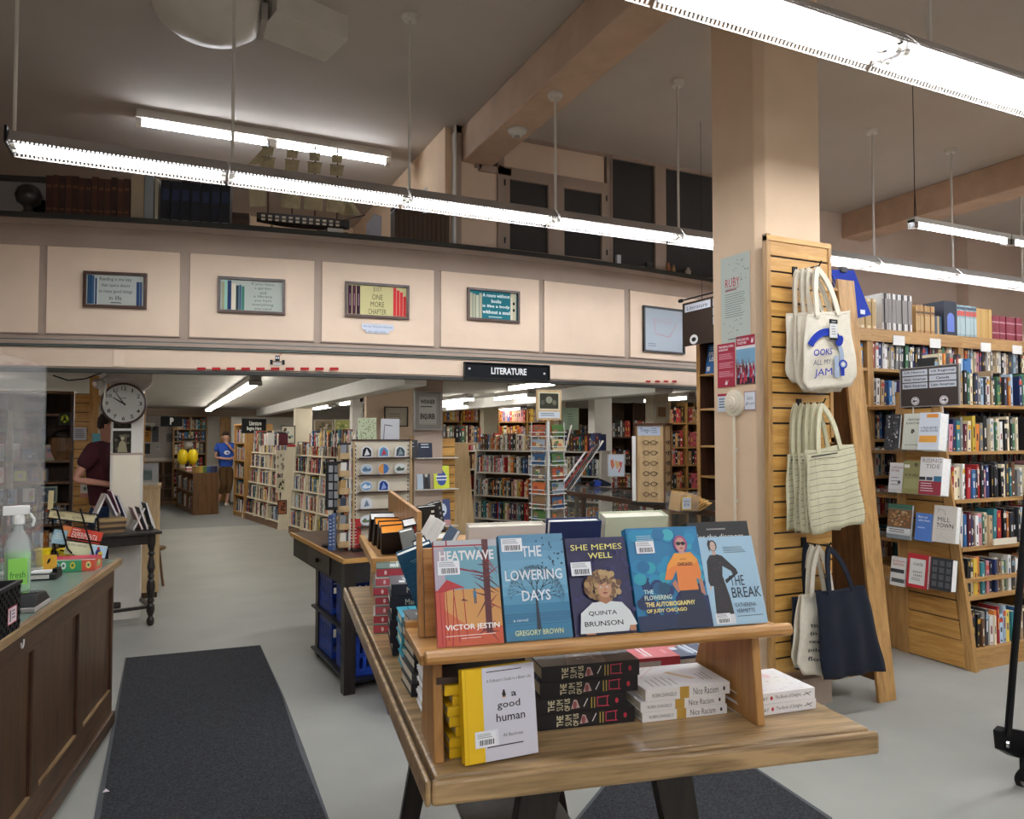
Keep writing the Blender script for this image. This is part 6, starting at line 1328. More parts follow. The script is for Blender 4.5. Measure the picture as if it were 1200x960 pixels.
    n = MB(); c_ = h1+f*.078-up_*.045; n.add([tuple(c_-sd*.022), tuple(c_+sd*.022), tuple(c_+up_*.007+f*.006), tuple(c_-up_*.008+f*.005)], [(0, 2, 1), (0, 1, 3)]); n.build('mouth', 'maroon', p)
    return p
base = dict(pelvis=(0, 0, .96), belly=(0, .0, 1.10), chest=(0, .0, 1.34), neck=(0, .0, 1.50), head0=(0, -.01, 1.56), head1=(0, -.015, 1.635), head2=(0, -.01, 1.695), face=(0, -1, 1.62),
            shl=(.19, 0, 1.43), shr=(-.19, 0, 1.43), ell=(.24, .02, 1.14), elr=(-.24, .02, 1.14), wrl=(.24, -.06, .90), wrr=(-.24, -.06, .90), hal=(.24, -.08, .83), har=(-.24, -.08, .83),
            hil=(.09, 0, .90), hir=(-.09, 0, .90), knl=(.10, -.02, .50), knr=(-.10, -.02, .50), anl=(.10, .02, .09), anr=(-.10, .02, .09), tol=(.11, -.12, .035), tor=(-.11, -.12, .035))
Jb = dict(base); Jb.update(ell=(.27, -.05, 1.20), wrl=(.02, -.20, 1.40), hal=(-.04, -.185, 1.50), elr=(-.25, -.02, 1.15), wrr=(.0, -.20, 1.12), har=(.08, -.20, 1.14), face=(-.5, -.8, 1.60), head1=(-.02, -.02, 1.63), head2=(-.02, -.015, 1.69),
          knl=(.08, -.04, .50), anl=(.02, -.02, .09), tol=(.0, -.17, .035), hir=(-.08, 0, .9), knr=(-.05, -.06, .50), anr=(-.17, .08, .09), tor=(-.22, -.05, .035))
pb = person('man in a blue T-shirt and brown cropped trousers standing with a hand to his mouth', tuple(onz(264, 593, 0)), math.radians(12), .98, Jb, 'blueshirt', 'khaki', 'hair', 'white', 'skin2', trouser_to=.55)
q = MB(); cv = Canvas(q, (-.09, -.150, 1.20), (1, 0, 0), (0, 0, 1), .14, .14); cv.ell(.5, .5, .5, .35, '#dfe6f0', 16); cv.ell(.6, .45, .2, .15, '#2c55b8', 10); q.build('shirt_print', 'matteprint', pb)
Jm = dict(base); Jm.update(elr=(-.26, .12, 1.17), wrr=(-.17, -.14, 1.13), har=(-.15, -.21, 1.13), face=(.0, -1, 1.45), head1=(.01, -.03, 1.63), head2=(.01, -.02, 1.69))
pm = person('man in a dark maroon T-shirt and blue jeans standing half behind the clock column', (-.50, 8.02, 0), math.radians(60), 1.06, Jm, 'maroon', 'jeans', 'hair', 'black', 'skin', sleeves=.62, trouser_to=.97)
# ================================================================ UNDER THE BALCONY
def gal(name, label, L, Y, fn, fr=None, cat='picture', group=None, **k): return wallpic(name, label, *L, Y, fn, fr, cat, group, **k)
# black side table with crates
bt = thing('black_table', 'long black table with a wooden top edge, blue crates under it and racks on top', 'table', (1.045, 4.76, 0), math.radians(4))
bx('tabletop', 'darkwood', bt, (0, 0, .835, .62, 1.5, .86), bev=.004); bx('top_edge', 'oakx', bt, (-.006, -.012, .832, .62, 0, .862)); bx('top_edge', 'oaky', bt, (-.014, -.012, .832, 0, 1.5, .862))
bx('apron', 'black', bt, (.02, .01, .70, .60, .03, .835)); bx('apron', 'black', bt, (.005, .06, .68, .025, 1.45, .835)); bx('drawer_front', 'blackwood', bt, (-.002, .35, .70, .005, .95, .82))
b = MB(); b.lathe([(.012, 0), (.02, .01), (.012, .02)], 12); kn = b.build('drawer_knob', 'blackmetal', bt); kn.rotation_euler = (0, -PI/2, 0); kn.location = (-.002, .65, .76)
for x, y in ((0, 0), (.54, 0), (.07, .92), (.54, .92)): bx('leg', 'blackwood', bt, (x, y, 0, x+.075, y+.075, .835))
bx('low_shelf', 'black', bt, (.04, .05, .36, .58, 1.0, .375)); bx('low_shelf', 'black', bt, (.04, .05, .05, .58, 1.0, .065))
def crate(label, loc, rz, W=.42, D=.34, H=.27):
    o = thing('plastic_crate', label, 'crate', loc, rz, 'blue crates under the black table')
    for nm, (x0, y0, x1, y1), ax in (('side', (0, 0, W, .008), 0), ('side', (0, D-.008, W, D), 0), ('side', (0, .008, .008, D-.008), 1), ('side', (W-.008, .008, W, D-.008), 1)):
        b = MB(); L = W if ax == 0 else D-.016; n = 9
        b.box(x0, y0, .002, x1, y1, .05).box(x0, y0, H-.05, x1, y1, H).box(x0, y0, H*.45, x1, y1, H*.55)
        for i in range(n+1):
            t = L*i/n
            if ax == 0: b.box(x0+max(0, t-.012), y0, .05, x0+min(L, t+.012), y1, H-.05)
            else: b.box(x0, y0+max(0, t-.012), .05, x1, y0+min(L, t+.012), H-.05)
        b.build(nm, 'bluecrate', o)
    bx('bottom', 'bluecrate', o, (.008, .008, .002, W-.008, D-.008, .01)); return o
BM = Matrix.Translation((1.045, 4.76, 0)) @ Matrix.Rotation(math.radians(4), 4, 'Z')
for i, (x, y, z, lb) in enumerate(((.08, .12, .376, 'upper blue perforated crate, nearest on the black table shelf'), (.08, .58, .376, 'upper blue perforated crate at the back of the black table shelf'), (.08, .12, .066, 'lower blue perforated crate, nearest under the black table'), (.08, .58, .066, 'lower blue perforated crate at the back under the black table'))):
    crate(lb, tuple(BM @ Vector((x, y, z))), math.radians(4))
# sticker rack
RY = 5.13
ra = ony(413, 645, RY); rb = ony(482, 642, RY); W = rb.x-ra.x
sr = thing('sticker_rack', 'beige metal sticker display rack on the black table', 'display rack', (ra.x, RY, .863), 0); H = .745
bx('back_panel', 'cream', sr, (0, .015, .02, W, .02, H)); bx('header', 'darkwood', sr, (-.008, .0, H, W+.008, .03, H+.012))
for x in (0, W-.012): bx('upright_channel', 'palewood', sr, (x, -.005, 0, x+.012, .015, H)); 
for x in (.018, W-.026):
    w = MB(); [w.box(x, .010, z*.028+.03, x+.005, .0148, z*.028+.046) for z in range(25)]; o = w.build('slot', 'black', sr); o['kind'] = 'stuff'
for k in range(6): bx('sticker_shelf', 'darkwood', sr, (.03, -.05, .03+.118*k, W-.03, .013, .034+.118*k)); bx('shelf_lip', 'darkwood', sr, (.03, -.052, .03+.118*k, W-.03, -.05, .042+.118*k))
bx('base', 'blackmetal', sr, (-.02, -.1, 0, W+.02, .12, .012))
def sticker(lb, k, i, kind, c1, c2):
    x = .03+(W-.06)*(i+.5)/3; z = .036+.118*k; o = thing('sticker', lb, 'sticker', (ra.x+x, RY-.02, .863+z), 0, 'stickers on the beige rack')
    b = MB(); cv = Canvas(b, (-.045, 0, 0), (1, 0, 0), (0, 0, 1), .09, .085)
    if kind == 0: cv.ell(.5, .5, .48, .42, '#dfe3e6', 20); cv.ell(.5, .5, .42, .34, c1, 20); cv.poly([(.15, .45), (.4, .7), (.6, .5), (.85, .6), (.8, .35), (.3, .3)], c2)
    elif kind == 1: cv.ell(.5, .5, .47, .48, '#dfe3e6', 20); cv.ell(.5, .5, .42, .43, c1, 20); cv.poly([(.5, .92), (.8, .8), (.92, .5), (.8, .2), (.5, .08)], c2)
    else: cv.poly([(.05, .1), (.1, .8), (.35, .98), (.7, .95), (.95, .7), (.95, .1), (.5, .0)], '#dfe3e6'); cv.poly([(.15, .15), (.2, .7), (.4, .9), (.65, .85), (.85, .6), (.85, .15)], c1); cv.poly([(.3, .2), (.5, .8), (.75, .3)], c2)
    m = b.build('sticker_sheet', 'matteprint', o); mo = m.modifiers.new('t', 'SOLIDIFY'); mo.thickness = .001
for k, i, kd, c1, c2, lb in ((5, 0, 2, '#26272c', '#dfe3e6', 'black and white animal sticker at the top left of the rack'), (5, 1, 2, '#5d9cc4', '#c04a5a', 'blue and red picture sticker in the middle of the top row'), (5, 2, 2, '#46555c', '#8a9aa0', 'dark grey ship sticker at the right of the top row'),
                              (4, 0, 0, '#b9cbd8', '#5f7f9a', 'white oval mountain sticker in the second row'), (4, 1, 1, '#e3a05a', '#4a7ab8', 'round orange and blue sticker in the middle of the second row'), (4, 2, 0, '#dfe3dc', '#55605a', 'white oval hills sticker at the right of the second row'),
                              (3, 0, 0, '#6f9cc4', '#dfe6ee', 'small blue round sticker in the third row'), (3, 1, 2, '#27408a', '#8aa4d8', 'dark blue map sticker in the third row'), (2, 0, 2, '#dfe3e6', '#7a8ca4', 'white text sticker in the fourth row'), (1, 0, 0, '#dfe3e6', '#6a7a5a', 'white sticker on the lowest visible row of the rack')):
    sticker(lb, k, i, kd, c1, c2)
# side pockets of the rack
sk_ = thing('card_spinner', 'narrow beige pocket rack full of cards left of the sticker rack', 'display rack', (ra.x-.012, RY-.02, .863), 0)
bx('spine_post', 'offwhite', sk_, (-.02, 0, 0, -.005, .02, .72))
for k in range(6):
    z = .02+.12*k; b = MB(); b.box(-.09, -.03, z, -.02, -.026, z+.045).box(-.09, .03, z, -.02, .034, z+.09).box(-.09, -.03, z, -.02, .034, z+.004); b.build('pocket', 'palewood', sk_)
    for j in range(3):
        b = MB(); b.prism([(-.085+.01*j, -.02+.015*j, z+.005), (-.045+.01*j, -.02+.015*j, z+.005), (-.04+.01*j, -.01+.015*j, z+.10), (-.08+.01*j, -.01+.015*j, z+.10)], (0, .002, 0), ['#d8d4c8', '#8a8f94', '#3c4450', '#b0905f'][(k+j) % 4]); b.build('card', 'matteprint', sk_)
# black spinner with bookmarks and books beside it
o = thing('bookmark_spinner', 'small black rotating bookmark stand on the black table', 'display rack', tuple(ony(392, 645, 5.35))); o.location.z = .861
b = MB(); b.lathe([(.09, 0), (.09, .015), (.02, .025)], 20).tube((0, 0, .02), (0, 0, .62), .01, 8); b.build('base', 'blackmetal', o)
for a in range(4):
    q = MB(); q.T = Matrix.Rotation(a*PI/2-.4, 4, 'Z'); q.box(-.045, -.058, .26, .045, -.052, .60); q.build('panel', 'black', o)
    q = MB(); q.T = Matrix.Rotation(a*PI/2-.4, 4, 'Z'); cv = Canvas(q, (-.04, -.0585, .27), (1, 0, 0), (0, 0, 1), .08, .32); [cv.rect(.08+.5*i, .04+.19*j, .45+.5*i, .19+.19*j, '#8e9296' if (i+j+a) % 2 else '#b9bcbe') for i in range(2) for j in range(5)]; q.build('badges', 'matteprint', o)
for x, col, h, lb in ((-.02, '#3d5a8a', .24, 'dark blue book standing at the foot of the bookmark stand'), (.0, '#6a7a9a', .25, 'grey blue book standing beside the dark blue one on the black table'), (.09, '#b8302c', .21, 'red covered book standing between the bookmark stand and card rack')):
    p = ony(388, 640, 5.2); make_book(lb, 'books on the black table', frame_m((p.x+x, 5.18, .862), (.9, -.3, 0), (0, 0, 1)), .03 if x < .05 else .11, h, .03, col, front=lambda cv: cv.lines(.2, .1, .8, .9, 8, '#c9ced8', .3))
bs = thing('hanging_sign', 'small black sign with yellow lettering above the card rack', 'sign', tuple(ony(395, 534, 5.4))); bx('board', 'black', bs, (0, 0, 0, .10, .006, .09)); q = MB(); cv = Canvas(q, (0, -.001, 0), (1, 0, 0), (0, 0, 1), .1, .09); cv.text('Books', .1, .5, .9, .85, '#c9b96a'); q.build('lettering', 'matteprint', bs); b = MB(); b.tube((.05, .008, -.54), (.05, .008, 0), .006, 6); b.build('post', 'blackmetal', bs)
# oak slatwall with shelves of facing books behind the riser
sx0, sx1 = ony(484, 600, 7.3).x, ony(533, 600, 7.3).x
sw = thing('slatwall_stand', 'oak slatwall bay with narrow shelves behind the sticker rack', 'display stand', (sx0, 7.3, 0), 0); Ws = sx1-sx0
bx('backing', 'black', sw, (0, .012, 0, Ws, .03, 1.62))
for i in range(17): bx('slat', 'slatoak', sw, (0, 0, .01+.095*i, Ws, .011, .096+.095*i))
bx('edge_post', 'casewoodz', sw, (-.03, -.01, 0, 0, .04, 1.64)); 
for z in (1.42, 1.10, .72): bx('shelf', 'offwhite', sw, (0, -.12, z-.008, Ws, 0, z))
SM = rzm((sx0, 7.3, 0), 0)
def facing(lb, x, z, W, H, col, fn=None, M_=SM, y=-.06, grp='facing books on the oak slatwall bay', tilt=.12):
    make_book(lb, grp, M_ @ frame_m((x, y, z), (1, 0, 0), (0, tilt, 1)), W, H, .018, col, front=fn)
facing('dark navy book with white title standing on the top slatwall shelf', .03, 1.42, .15, .22, '#1b2438', lambda cv: cv.lines(.2, .4, .8, .9, 4, '#c9d0dc', .3))
facing('charcoal book at the left of the top slatwall shelf', -.10, 1.42, .12, .18, '#2a2a2e', lambda cv: cv.lines(.2, .5, .8, .9, 2, '#8a8a8a', .3), y=-.08)
facing('yellow green book with a blue striped egg emblem on the slatwall', .20, 1.10, .165, .235, '#c9d438', lambda cv: (cv.rect(0, 0, 1, 1, '#ccd63a'), cv.poly([(.5, .9), (.22, .6), (.16, .4), (.3, .18), (.5, .12), (.7, .18), (.84, .4), (.78, .6)], '#2a4a9a'), cv.rect(.15, .5, .85, .56, '#e4e6e6'), cv.rect(.15, .36, .85, .41, '#e4e6e6')))
facing('black and white photo covered book on the slatwall middle shelf', .02, 1.10, .14, .20, '#9aa6ae', lambda cv: (cv.rect(0, 0, .45, 1, '#aab8c4'), cv.rect(.45, 0, 1, 1, '#3c4044'), cv.ell(.7, .7, .12, .1, '#b8b4ac', 12), cv.poly([(.5, .05), (.6, .6), (.85, .55), (.95, .05)], '#1c1d20')))
facing('dark blue book with a white painted head on the lower slatwall shelf', .19, .72, .19, .27, '#3c4c7a', lambda cv: (cv.rect(0, 0, 1, 1, '#3b4a78'), cv.ell(.5, .6, .3, .26, '#cdd8e4', 18), cv.rect(0, 0, 1, .22, '#c79a98'), cv.line((.5, .5), (.5, .3), .01, '#2c2a3a'), cv.ell(.5, .52, .2, .06, '#2c3048', 10)))
gal('framed_award', 'grey framed award certificate hanging on the pillar behind the slatwall', (485, 459, 517, 504), 7.2, lambda cv: (cv.rect(0, 0, 1, 1, '#8f8b82'), cv.rect(.15, .12, .85, .88, '#a8a49a'), cv.text('WINNER', .2, .68, .8, .8, '#2e2d2b', .03), cv.lines(.2, .55, .8, .64, 1, '#3c3a38', .3), cv.text('ENQUIRER', .2, .24, .8, .42, '#2e2d2b', .04)), 'greyh', 'framed award')
struct(bx('column_award', 'taupe', None, (ony(486, 500, 7.23).x, 7.24, 0, ony(519, 500, 7.23).x, 7.28, LOWC)))
# pictures and notices standing on top of the racks
gal('standing_print', 'pale green patterned print standing on the sticker rack top', (419, 490, 441, 519), 5.16, lambda cv: (cv.rect(0, 0, 1, 1, '#c3cfae'), [cv.ell(random.random()*.9+.05, random.random()*.9+.05, .03, .03, '#7f8a5a', 5) for _ in range(60)]), None, 'print')
gal('standing_print', 'white sheet with a black line drawing standing behind the sticker rack', (446, 491, 468, 519), 5.18, lambda cv: (cv.rect(0, 0, 1, 1, '#cdd0d4'), cv.line((.15, .1), (.2, .75), .005, '#2a2c30'), cv.line((.2, .75), (.6, .7), .006, '#2a2c30')), None, 'print')
gal('framed_print', 'thin black framed certificate hung on the wall beyond the racks', (450, 477, 478, 500), 9.0, lambda cv: (cv.rect(0, 0, 1, 1, '#b5b0a2'), cv.lines(.2, .3, .8, .7, 3, '#7a756a', .3)), 'black', 'framed print')
struct(bx('wall_partition_low', 'peach2', None, (ony(428, 500, 9.1).x, 9.05, 0, ony(482, 500, 9.1).x, 9.15, LOWC)))
# white slanted bookcases along the aisle
def white_case(label, px, py, length, bays, H, D=.5, rz=math.radians(-80), seed=0, shelves=(.14, .44, .74, 1.04, 1.32), books=True, lean=.10, m='cream', grp='white slanted bookcases'):
    loc = onz(px, py, 0) if not isinstance(px, Vector) else px
    W = length; div = [W*i/bays for i in range(1, bays)]
    bc = bookcase('white_bookcase', label, tuple(loc), rz, W, H, D, shelves, div, m, m, 'offwhite', .035, .022, .10, grp, top=False, lean=lean)
    [c.data.materials.__setitem__(0, M['brownwood']) for c in COL.objects if c.parent == bc and c.name.startswith('plinth')]
    Mx = rzm(loc, rz)
    for k, z in enumerate(shelves):
        for j in range(bays):
            a = W*j/bays+.03; c_ = W*(j+1)/bays-.03; hmax = min(.25, (shelves[k+1]-z-.04) if k+1 < len(shelves) else H-z+.08)
            book_row(Mx, a, c_, z, lean*z+.03, (hmax*.75, hmax), None, '', False, seed=seed+k*7+j, depth=.13, fill=.97)
    return bc
white_case('white slanted bookcase at the far end of the aisle row, beside the oak case', 283, 607, 2.3, 3, 1.44, seed=10)
white_case('white slanted bookcase in the middle of the aisle row, before the hanging prints', 336, 624, 1.9, 3, 1.46, seed=40)
p = onz(383, 640, 0); white_case('white slanted bookcase nearest the black table in the aisle row', p, 0, 1.6, 2, 1.46, seed=70)
for i, (px, Y, h) in enumerate(((287, 13.6, .2), (300, 13.4, .2), (350, 11.6, .25), (362, 11.2, .22), (380, 10.4, .25), (392, 10.0, .2))):
    q = ony(px, 520, Y); book_row(rzm((q.x, Y, 0), math.radians(-78)), 0, .7, 1.48, .15, (.17, .25), None, '', False, seed=500+i)
# oak case and sign at the very end of the row
a = ony(285, 600, 15.9)
oc = bookcase('oak_bookcase', 'tall oak bookcase beneath the black begins here sign', (a.x-.15, 16.4, 0), math.radians(-80), .8, 1.85, .55, (.1, .45, .8, 1.15, 1.5), (), side=.04, top=True)
for k, z in enumerate((.1, .45, .8, 1.15, 1.5)): book_row(rzm((a.x-.15, 16.4, 0), math.radians(-80)), .05, .75, z, .03, (.2, .28), None, '', False, seed=610+k)
gal('hanging_sign', 'black hanging sign with slanted white lettering over the oak bookcase', (283, 491, 312, 508), 15.3, lambda cv: (cv.rect(0, 0, 1, 1, '#1a1b1d'), cv.text('Literature', .3, .55, .82, .88, '#d6d6d0', .02), cv.text('Begins Here', .2, .12, .82, .46, '#d6d6d0', .02)), 'black', 'sign')
# hung prints seen through the gap
for lb, L, Y, cols in (('dark framed art print on the cream post', (329, 499, 346, 520), 13.4, ['#d8d4c4', '#8aa0a0', '#5a4a3c']), ('brown poster with pale looping lines beyond the white bookcases', (368, 492, 390, 515), 14.5, ['#8d7f6c', '#c9c0b0', '#6f6352']), ('green landscape poster beyond the white bookcases', (392, 492, 412, 512), 14.5, ['#a9ac6c', '#7f9050', '#c9c490']),
                       ('small cream picture hung low in the gap between white bookcases', (323, 528, 335, 555), 12.4, ['#cfc8b4', '#8a8272']), ('small pale picture in the gap, second from the top', (323, 560, 335, 577), 12.4, ['#c9c3a8', '#4a4a3a']), ('dark framed picture at the bottom of the gap', (325, 586, 336, 603), 12.4, ['#a9694a', '#3a3430'])):
    gal('art_print', lb, L, Y, (lambda cols: lambda cv: (cv.rect(0, 0, 1, 1, cols[0]), [cv.ell(random.uniform(.15, .85), random.uniform(.15, .85), .12, .08, random.choice(cols[1:]), 10) for _ in range(9)]))(cols), 'black' if 'framed' in lb else 'cream', 'picture', 'prints beyond the white bookcases')
# pale wood end panel with the bookcase it closes
ex0, ex1 = ony(517, 560, 8.0).x, ony(537, 560, 8.0).x
we = thing('bookcase', 'bookcase with a slanted pale wooden end panel behind the back riser', 'bookcase', (ex0, 8.0, 0), 0)
b = MB(); b.prism([(-.02, 0, 0), (.46, 0, 0), (.33, 0, 1.54), (0, 0, 1.54)], (0, .03, 0)); b.build('end_panel', 'palewood', we, .003)
bx('top_board', 'palewood', we, (0, 0, 1.54, .45, 1.5, 1.56))
book_row(rzm((ex0-.08, 8.02, 0), 0), 0, .6, 1.565, .03, (.15, .2), None, '', False, seed=33)
ps = MB(); 
LCM = []
def litcase(label, loc, rz, W, H, bays, shelves, seed, top=True, m='offwhite', back='darkcase', D=.3, hmx=.26):
    bc = bookcase('literature_bookcase', label, tuple(loc), rz, W, H, D, shelves, [W*i/bays for i in range(1, bays)], m, m, back, .035, .022, .08, 'literature bookcases', top=False, lean=.05)
    Mx = rzm(loc, rz)
    for k, z in enumerate(shelves):
        for j in range(bays):
            hm = min(hmx, (shelves[k+1]-z-.035) if k+1 < len(shelves) else .25)
            book_row(Mx, W*j/bays+.03, W*(j+1)/bays-.03, z, .05*z+.02, (hm*.78, hm), None, '', False, seed=seed+13*k+j, depth=.15, fill=.97, pal=None)
    return bc
q = ony(553, 600, 10.4); litcase('grey white literature bookcase facing the room, behind the postcard spinner', (q.x, 10.4, 0), math.radians(-62), 2.2, 1.44, 2, (.1, .42, .76, 1.10, 1.43), 700)
q = ony(537, 600, 11.2); litcase('narrow grey white bookcase just right of the pale wooden end panel', (q.x, 11.4, 0), math.radians(-40), .5, 1.5, 1, (.1, .42, .76, 1.10, 1.40), 760)
# far oak shelves with bright books
for i, (px0, px1, Y, zs, lb) in enumerate(((518, 562, 15.0, (.4, .8, 1.2, 1.58, 1.95), 'far oak shelves of orange and cream books, left of the cream column'), (584, 648, 15.0, (.4, .8, 1.2, 1.58, 1.95), 'far oak shelves of bright books right of the cream column'),
                                  (652, 700, 13.6, (.4, .8, 1.2, 1.6), 'far shelves behind the green poster'), (714, 766, 10.8, (.35, .75, 1.15, 1.62), 'dark shelves with red bound volumes behind the spectacles stand'), (784, 822, 10.2, (.35, .75, 1.15, 1.45, 1.86), 'shelves with tall red volumes beside the dark bookcase'))):
    x0, x1 = ony(px0, 480, Y).x, ony(px1, 480, Y).x
    bookcase('far_bookcase', lb, (x0, Y, 0), math.radians(-8), x1-x0, 2.22, .35, zs, [(x1-x0)/2], 'casewood' if i != 3 else 'darkwood', 'casewoodz' if i != 3 else 'darkwoodz', 'darkcase', group='far bookcases under the low ceiling', top=False)
    Mx = rzm((x0, Y, 0), math.radians(-8))
    pal = [None, None, None, [('red', '#9c2a2a'), ('brown', '#4a3426'), ('dark', '#2c2a2c'), ('pale', '#a9b4b4')], [('pink', '#c9606a'), ('tan', '#c9a070'), ('red', '#b84444'), ('black', '#26262a')]][i]
    if i < 2: pal = [('o', '#d98a3c'), ('y', '#e0bc50'), ('w', '#e2dccb'), ('r', '#c9433a'), ('b', '#5f6aa0'), ('t', '#c9a878'), ('p', '#d8a0a0')]
    for k, z in enumerate(zs):
        for j in range(2): book_row(Mx, (x1-x0)*j/2+.04, (x1-x0)*(j+1)/2-.03, z, .02, (.22, .30), None, '', False, seed=800+31*i+7*k+j, depth=.2, pal=pal, wr=(.03, .06))
# postcard spinner
pc = ony(642, 600, 6.6); o = thing('postcard_spinner', 'tall white wire postcard spinner with a framed photograph on top', 'display rack', (pc.x, 6.6, 0), math.radians(20))
b = MB(); b.tube((0, 0, 0), (0, 0, 1.95), .012, 8); b.build('pole', 'white', o); b = MB(); b.lathe([(.24, 0), (.24, .02), (.03, .05)], 20); b.build('base', 'offwhite', o)
PCOL = ['#4f6f3c', '#8a6a4c', '#c46a3c', '#7a6a5a', '#3c5a7a', '#9aa4ac', '#a0503c', '#55744a', '#c9b68c']
for a in range(4):
    A_ = Matrix.Rotation(a*PI/2, 4, 'Z')
    w = MB(); w.T = A_
    for x in (-.11, .11): w.tube((x, -.12, .35), (x, -.12, 1.78), .005, 5)
    w.build('wire_side', 'white', o)
    for k in range(10):
        z = .36+.142*k; w = MB(); w.T = A_
        w.tube((-.11, -.15, z), (.11, -.15, z), .0045, 5).tube((-.11, -.12, z), (-.11, -.15, z), .004, 5).tube((.11, -.12, z), (.11, -.15, z), .004, 5).tube((-.11, -.155, z+.04), (.11, -.155, z+.04), .0045, 5); w.build('wire_pocket', 'white', o)
        c_ = MB(); c_.T = A_; c_.prism([(-.085, -.148, z+.003), (.085, -.148, z+.003), (.085, -.128, z+.115), (-.085, -.128, z+.115)], (0, .003, 0), PCOL[(k+a*2) % 9]); pcd = c_.build('postcard', 'matteprint', o)
        if a in (0, 3):
            q = MB(); q.T = A_; cv = Canvas(q, (-.085, -.149, z+.003), (1, 0, 0), (0, .02, .112), .17, .113); r = random.Random(k*5+a); [cv.rect(x_, y_, x_+.3, y_+.3, r.choice(PCOL)) for x_, y_ in ((r.random()*.6, r.random()*.6) for _ in range(4))]; q.build('postcard_print', 'matteprint', pcd)
b = MB(); b.box(-.14, -.03, 1.80, .14, -.01, 2.10, '#b9a488'); fr = b.build('top_frame', 'palewood', o); fr.rotation_euler = (0, 0, -math.radians(20))
q = MB(); cv = Canvas(q, (-.12, -.0315, 1.82), (1, 0, 0), (0, 0, 1), .24, .26); cv.rect(0, 0, 1, .25, '#c4ccd4'); cv.lines(.1, .05, .9, .2, 2, '#6a7480', .4); cv.rect(0, .3, 1, 1, '#d0c8a8'); cv.rect(.06, .36, .94, .95, '#3a3a30'); cv.ell(.5, .7, .16, .14, '#8a8a78', 10); cv.ell(.2, .6, .1, .1, '#55554a', 10); cv.ell(.75, .6, .1, .1, '#6a6a5a', 10); q.build('photograph', 'matteprint', fr)
# ---- glass display case
GX, GY0, GY1, GZ = 4.12, 4.35, 8.35, 1.02
gc = thing('glass_case', 'long glass display case with a walnut frame running back behind the column', 'display case', (GX, GY0, 0)); GL = GY1-GY0
bx('plinth', 'darkwood', gc, (.02, .02, 0, .68, GL-.02, .25)); bx('bottom_board', 'darkwood', gc, (0, 0, .25, .70, GL, .28))
bx('top_glass', 'glass', gc, (.03, .03, GZ-.012, .67, GL-.03, GZ-.004)); bx('inner_shelf', 'glass', gc, (.04, .04, .62, .66, GL-.04, .628))
for q in ((0, 0, .05, GL), (.65, 0, .70, GL)): bx('top_rail', 'darkwood', gc, (q[0], q[1], GZ-.05, q[2], q[3], GZ), bev=.004)
for q in (0, GL-.05): bx('top_rail', 'darkwood', gc, (.05, q, GZ-.05, .65, q+.05, GZ), bev=.004)
for y in (0, 1.33, 2.66, GL-.045): bx('post', 'darkwoodz', gc, (0, y, .28, .04, y+.045, GZ-.05)); bx('post', 'darkwoodz', gc, (.66, y, .28, .70, y+.045, GZ-.05))
for a in range(3): bx('side_glass', 'glass', gc, (.012, .045+1.33*a, .28, .018, 1.33*(a+1), GZ-.05))
for i in range(26):
    r = random.Random(i); y = .15+.145*i; z = .2805 if i % 2 else .6285; c_ = r.choice(['#b9a888', '#3a3a40', '#8a3a34', '#dcd6c8', '#4a6a5c', '#c9a050', '#55606c'])
    b = MB(); b.T = Matrix.Rotation(r.uniform(-.2, .2), 4, 'Z'); b.box(-.09, -.062, 0, .09, .062, .022, c_).box(-.085, -.058, .0222, .08, .058, .0226, r.choice(['#e4dfd2', c_, '#2a2a2c'])); o = b.build('book', 'spine'); o.location = (GX+.33, GY0+y, z)
    tag(o, f'old book lying inside the glass case, {["upper", "bottom"][i % 2]} shelf, {nth(i//2+1)} from near end', 'book', 'books inside the glass case')
def onG(px, py): return onz(px, py, GZ+.001)
# magazine holder with leaning booklets
mh = thing('magazine_holder', 'clear blue acrylic holder of leaning booklets on the glass case', 'magazine holder', tuple(onG(668, 565))); 
M['blueacr'] = clearmat('blue_acrylic', '#7fa4c9', .45, .05)
b = MB(); b.box(-.05, -.08, 0, .12, .08, .005).box(-.05, -.08, 0, -.045, .08, .10).box(.115, -.08, 0, .12, .08, .14); b.build('holder', 'blueacr', mh)
MAG = [(628, 560, 645, 505, '#3f7f9c'), (636, 562, 652, 508, '#5aa0b8'), (641, 562, 660, 530, '#dfe3ea'), (652, 563, 668, 500, '#d8d4d0'), (661, 566, 690, 528, '#c9453c'), (664, 568, 694, 524, '#26262a'), (668, 568, 700, 521, '#e4dfd8'), (656, 566, 680, 534, '#e6e6ea')]
for i, (x0, y0, x1, y1, col) in enumerate(MAG):
    P0 = onG(x0, y0+6); P1 = ony(x1, y1, P0.y+.05+.01*i); Y = P1-P0; b = MB(); b.T = frame_m(P0, dirw(.25, 1, 0), Y); b.box(0, 0, 0, .14, Y.length, .008, col).box(.002, .002, .0002, .142, Y.length-.004, .0075, '#e8e4dc'); o = b.build('booklet', 'spine')
    tag(o, ['deep blue', 'light blue', 'white', 'pale cream', 'red', 'black', 'ivory', 'narrow white'][i]+f' thin booklet leaning right on the glass case, {nth(i+1)} from the left', 'booklet', 'booklets leaning on the glass case')
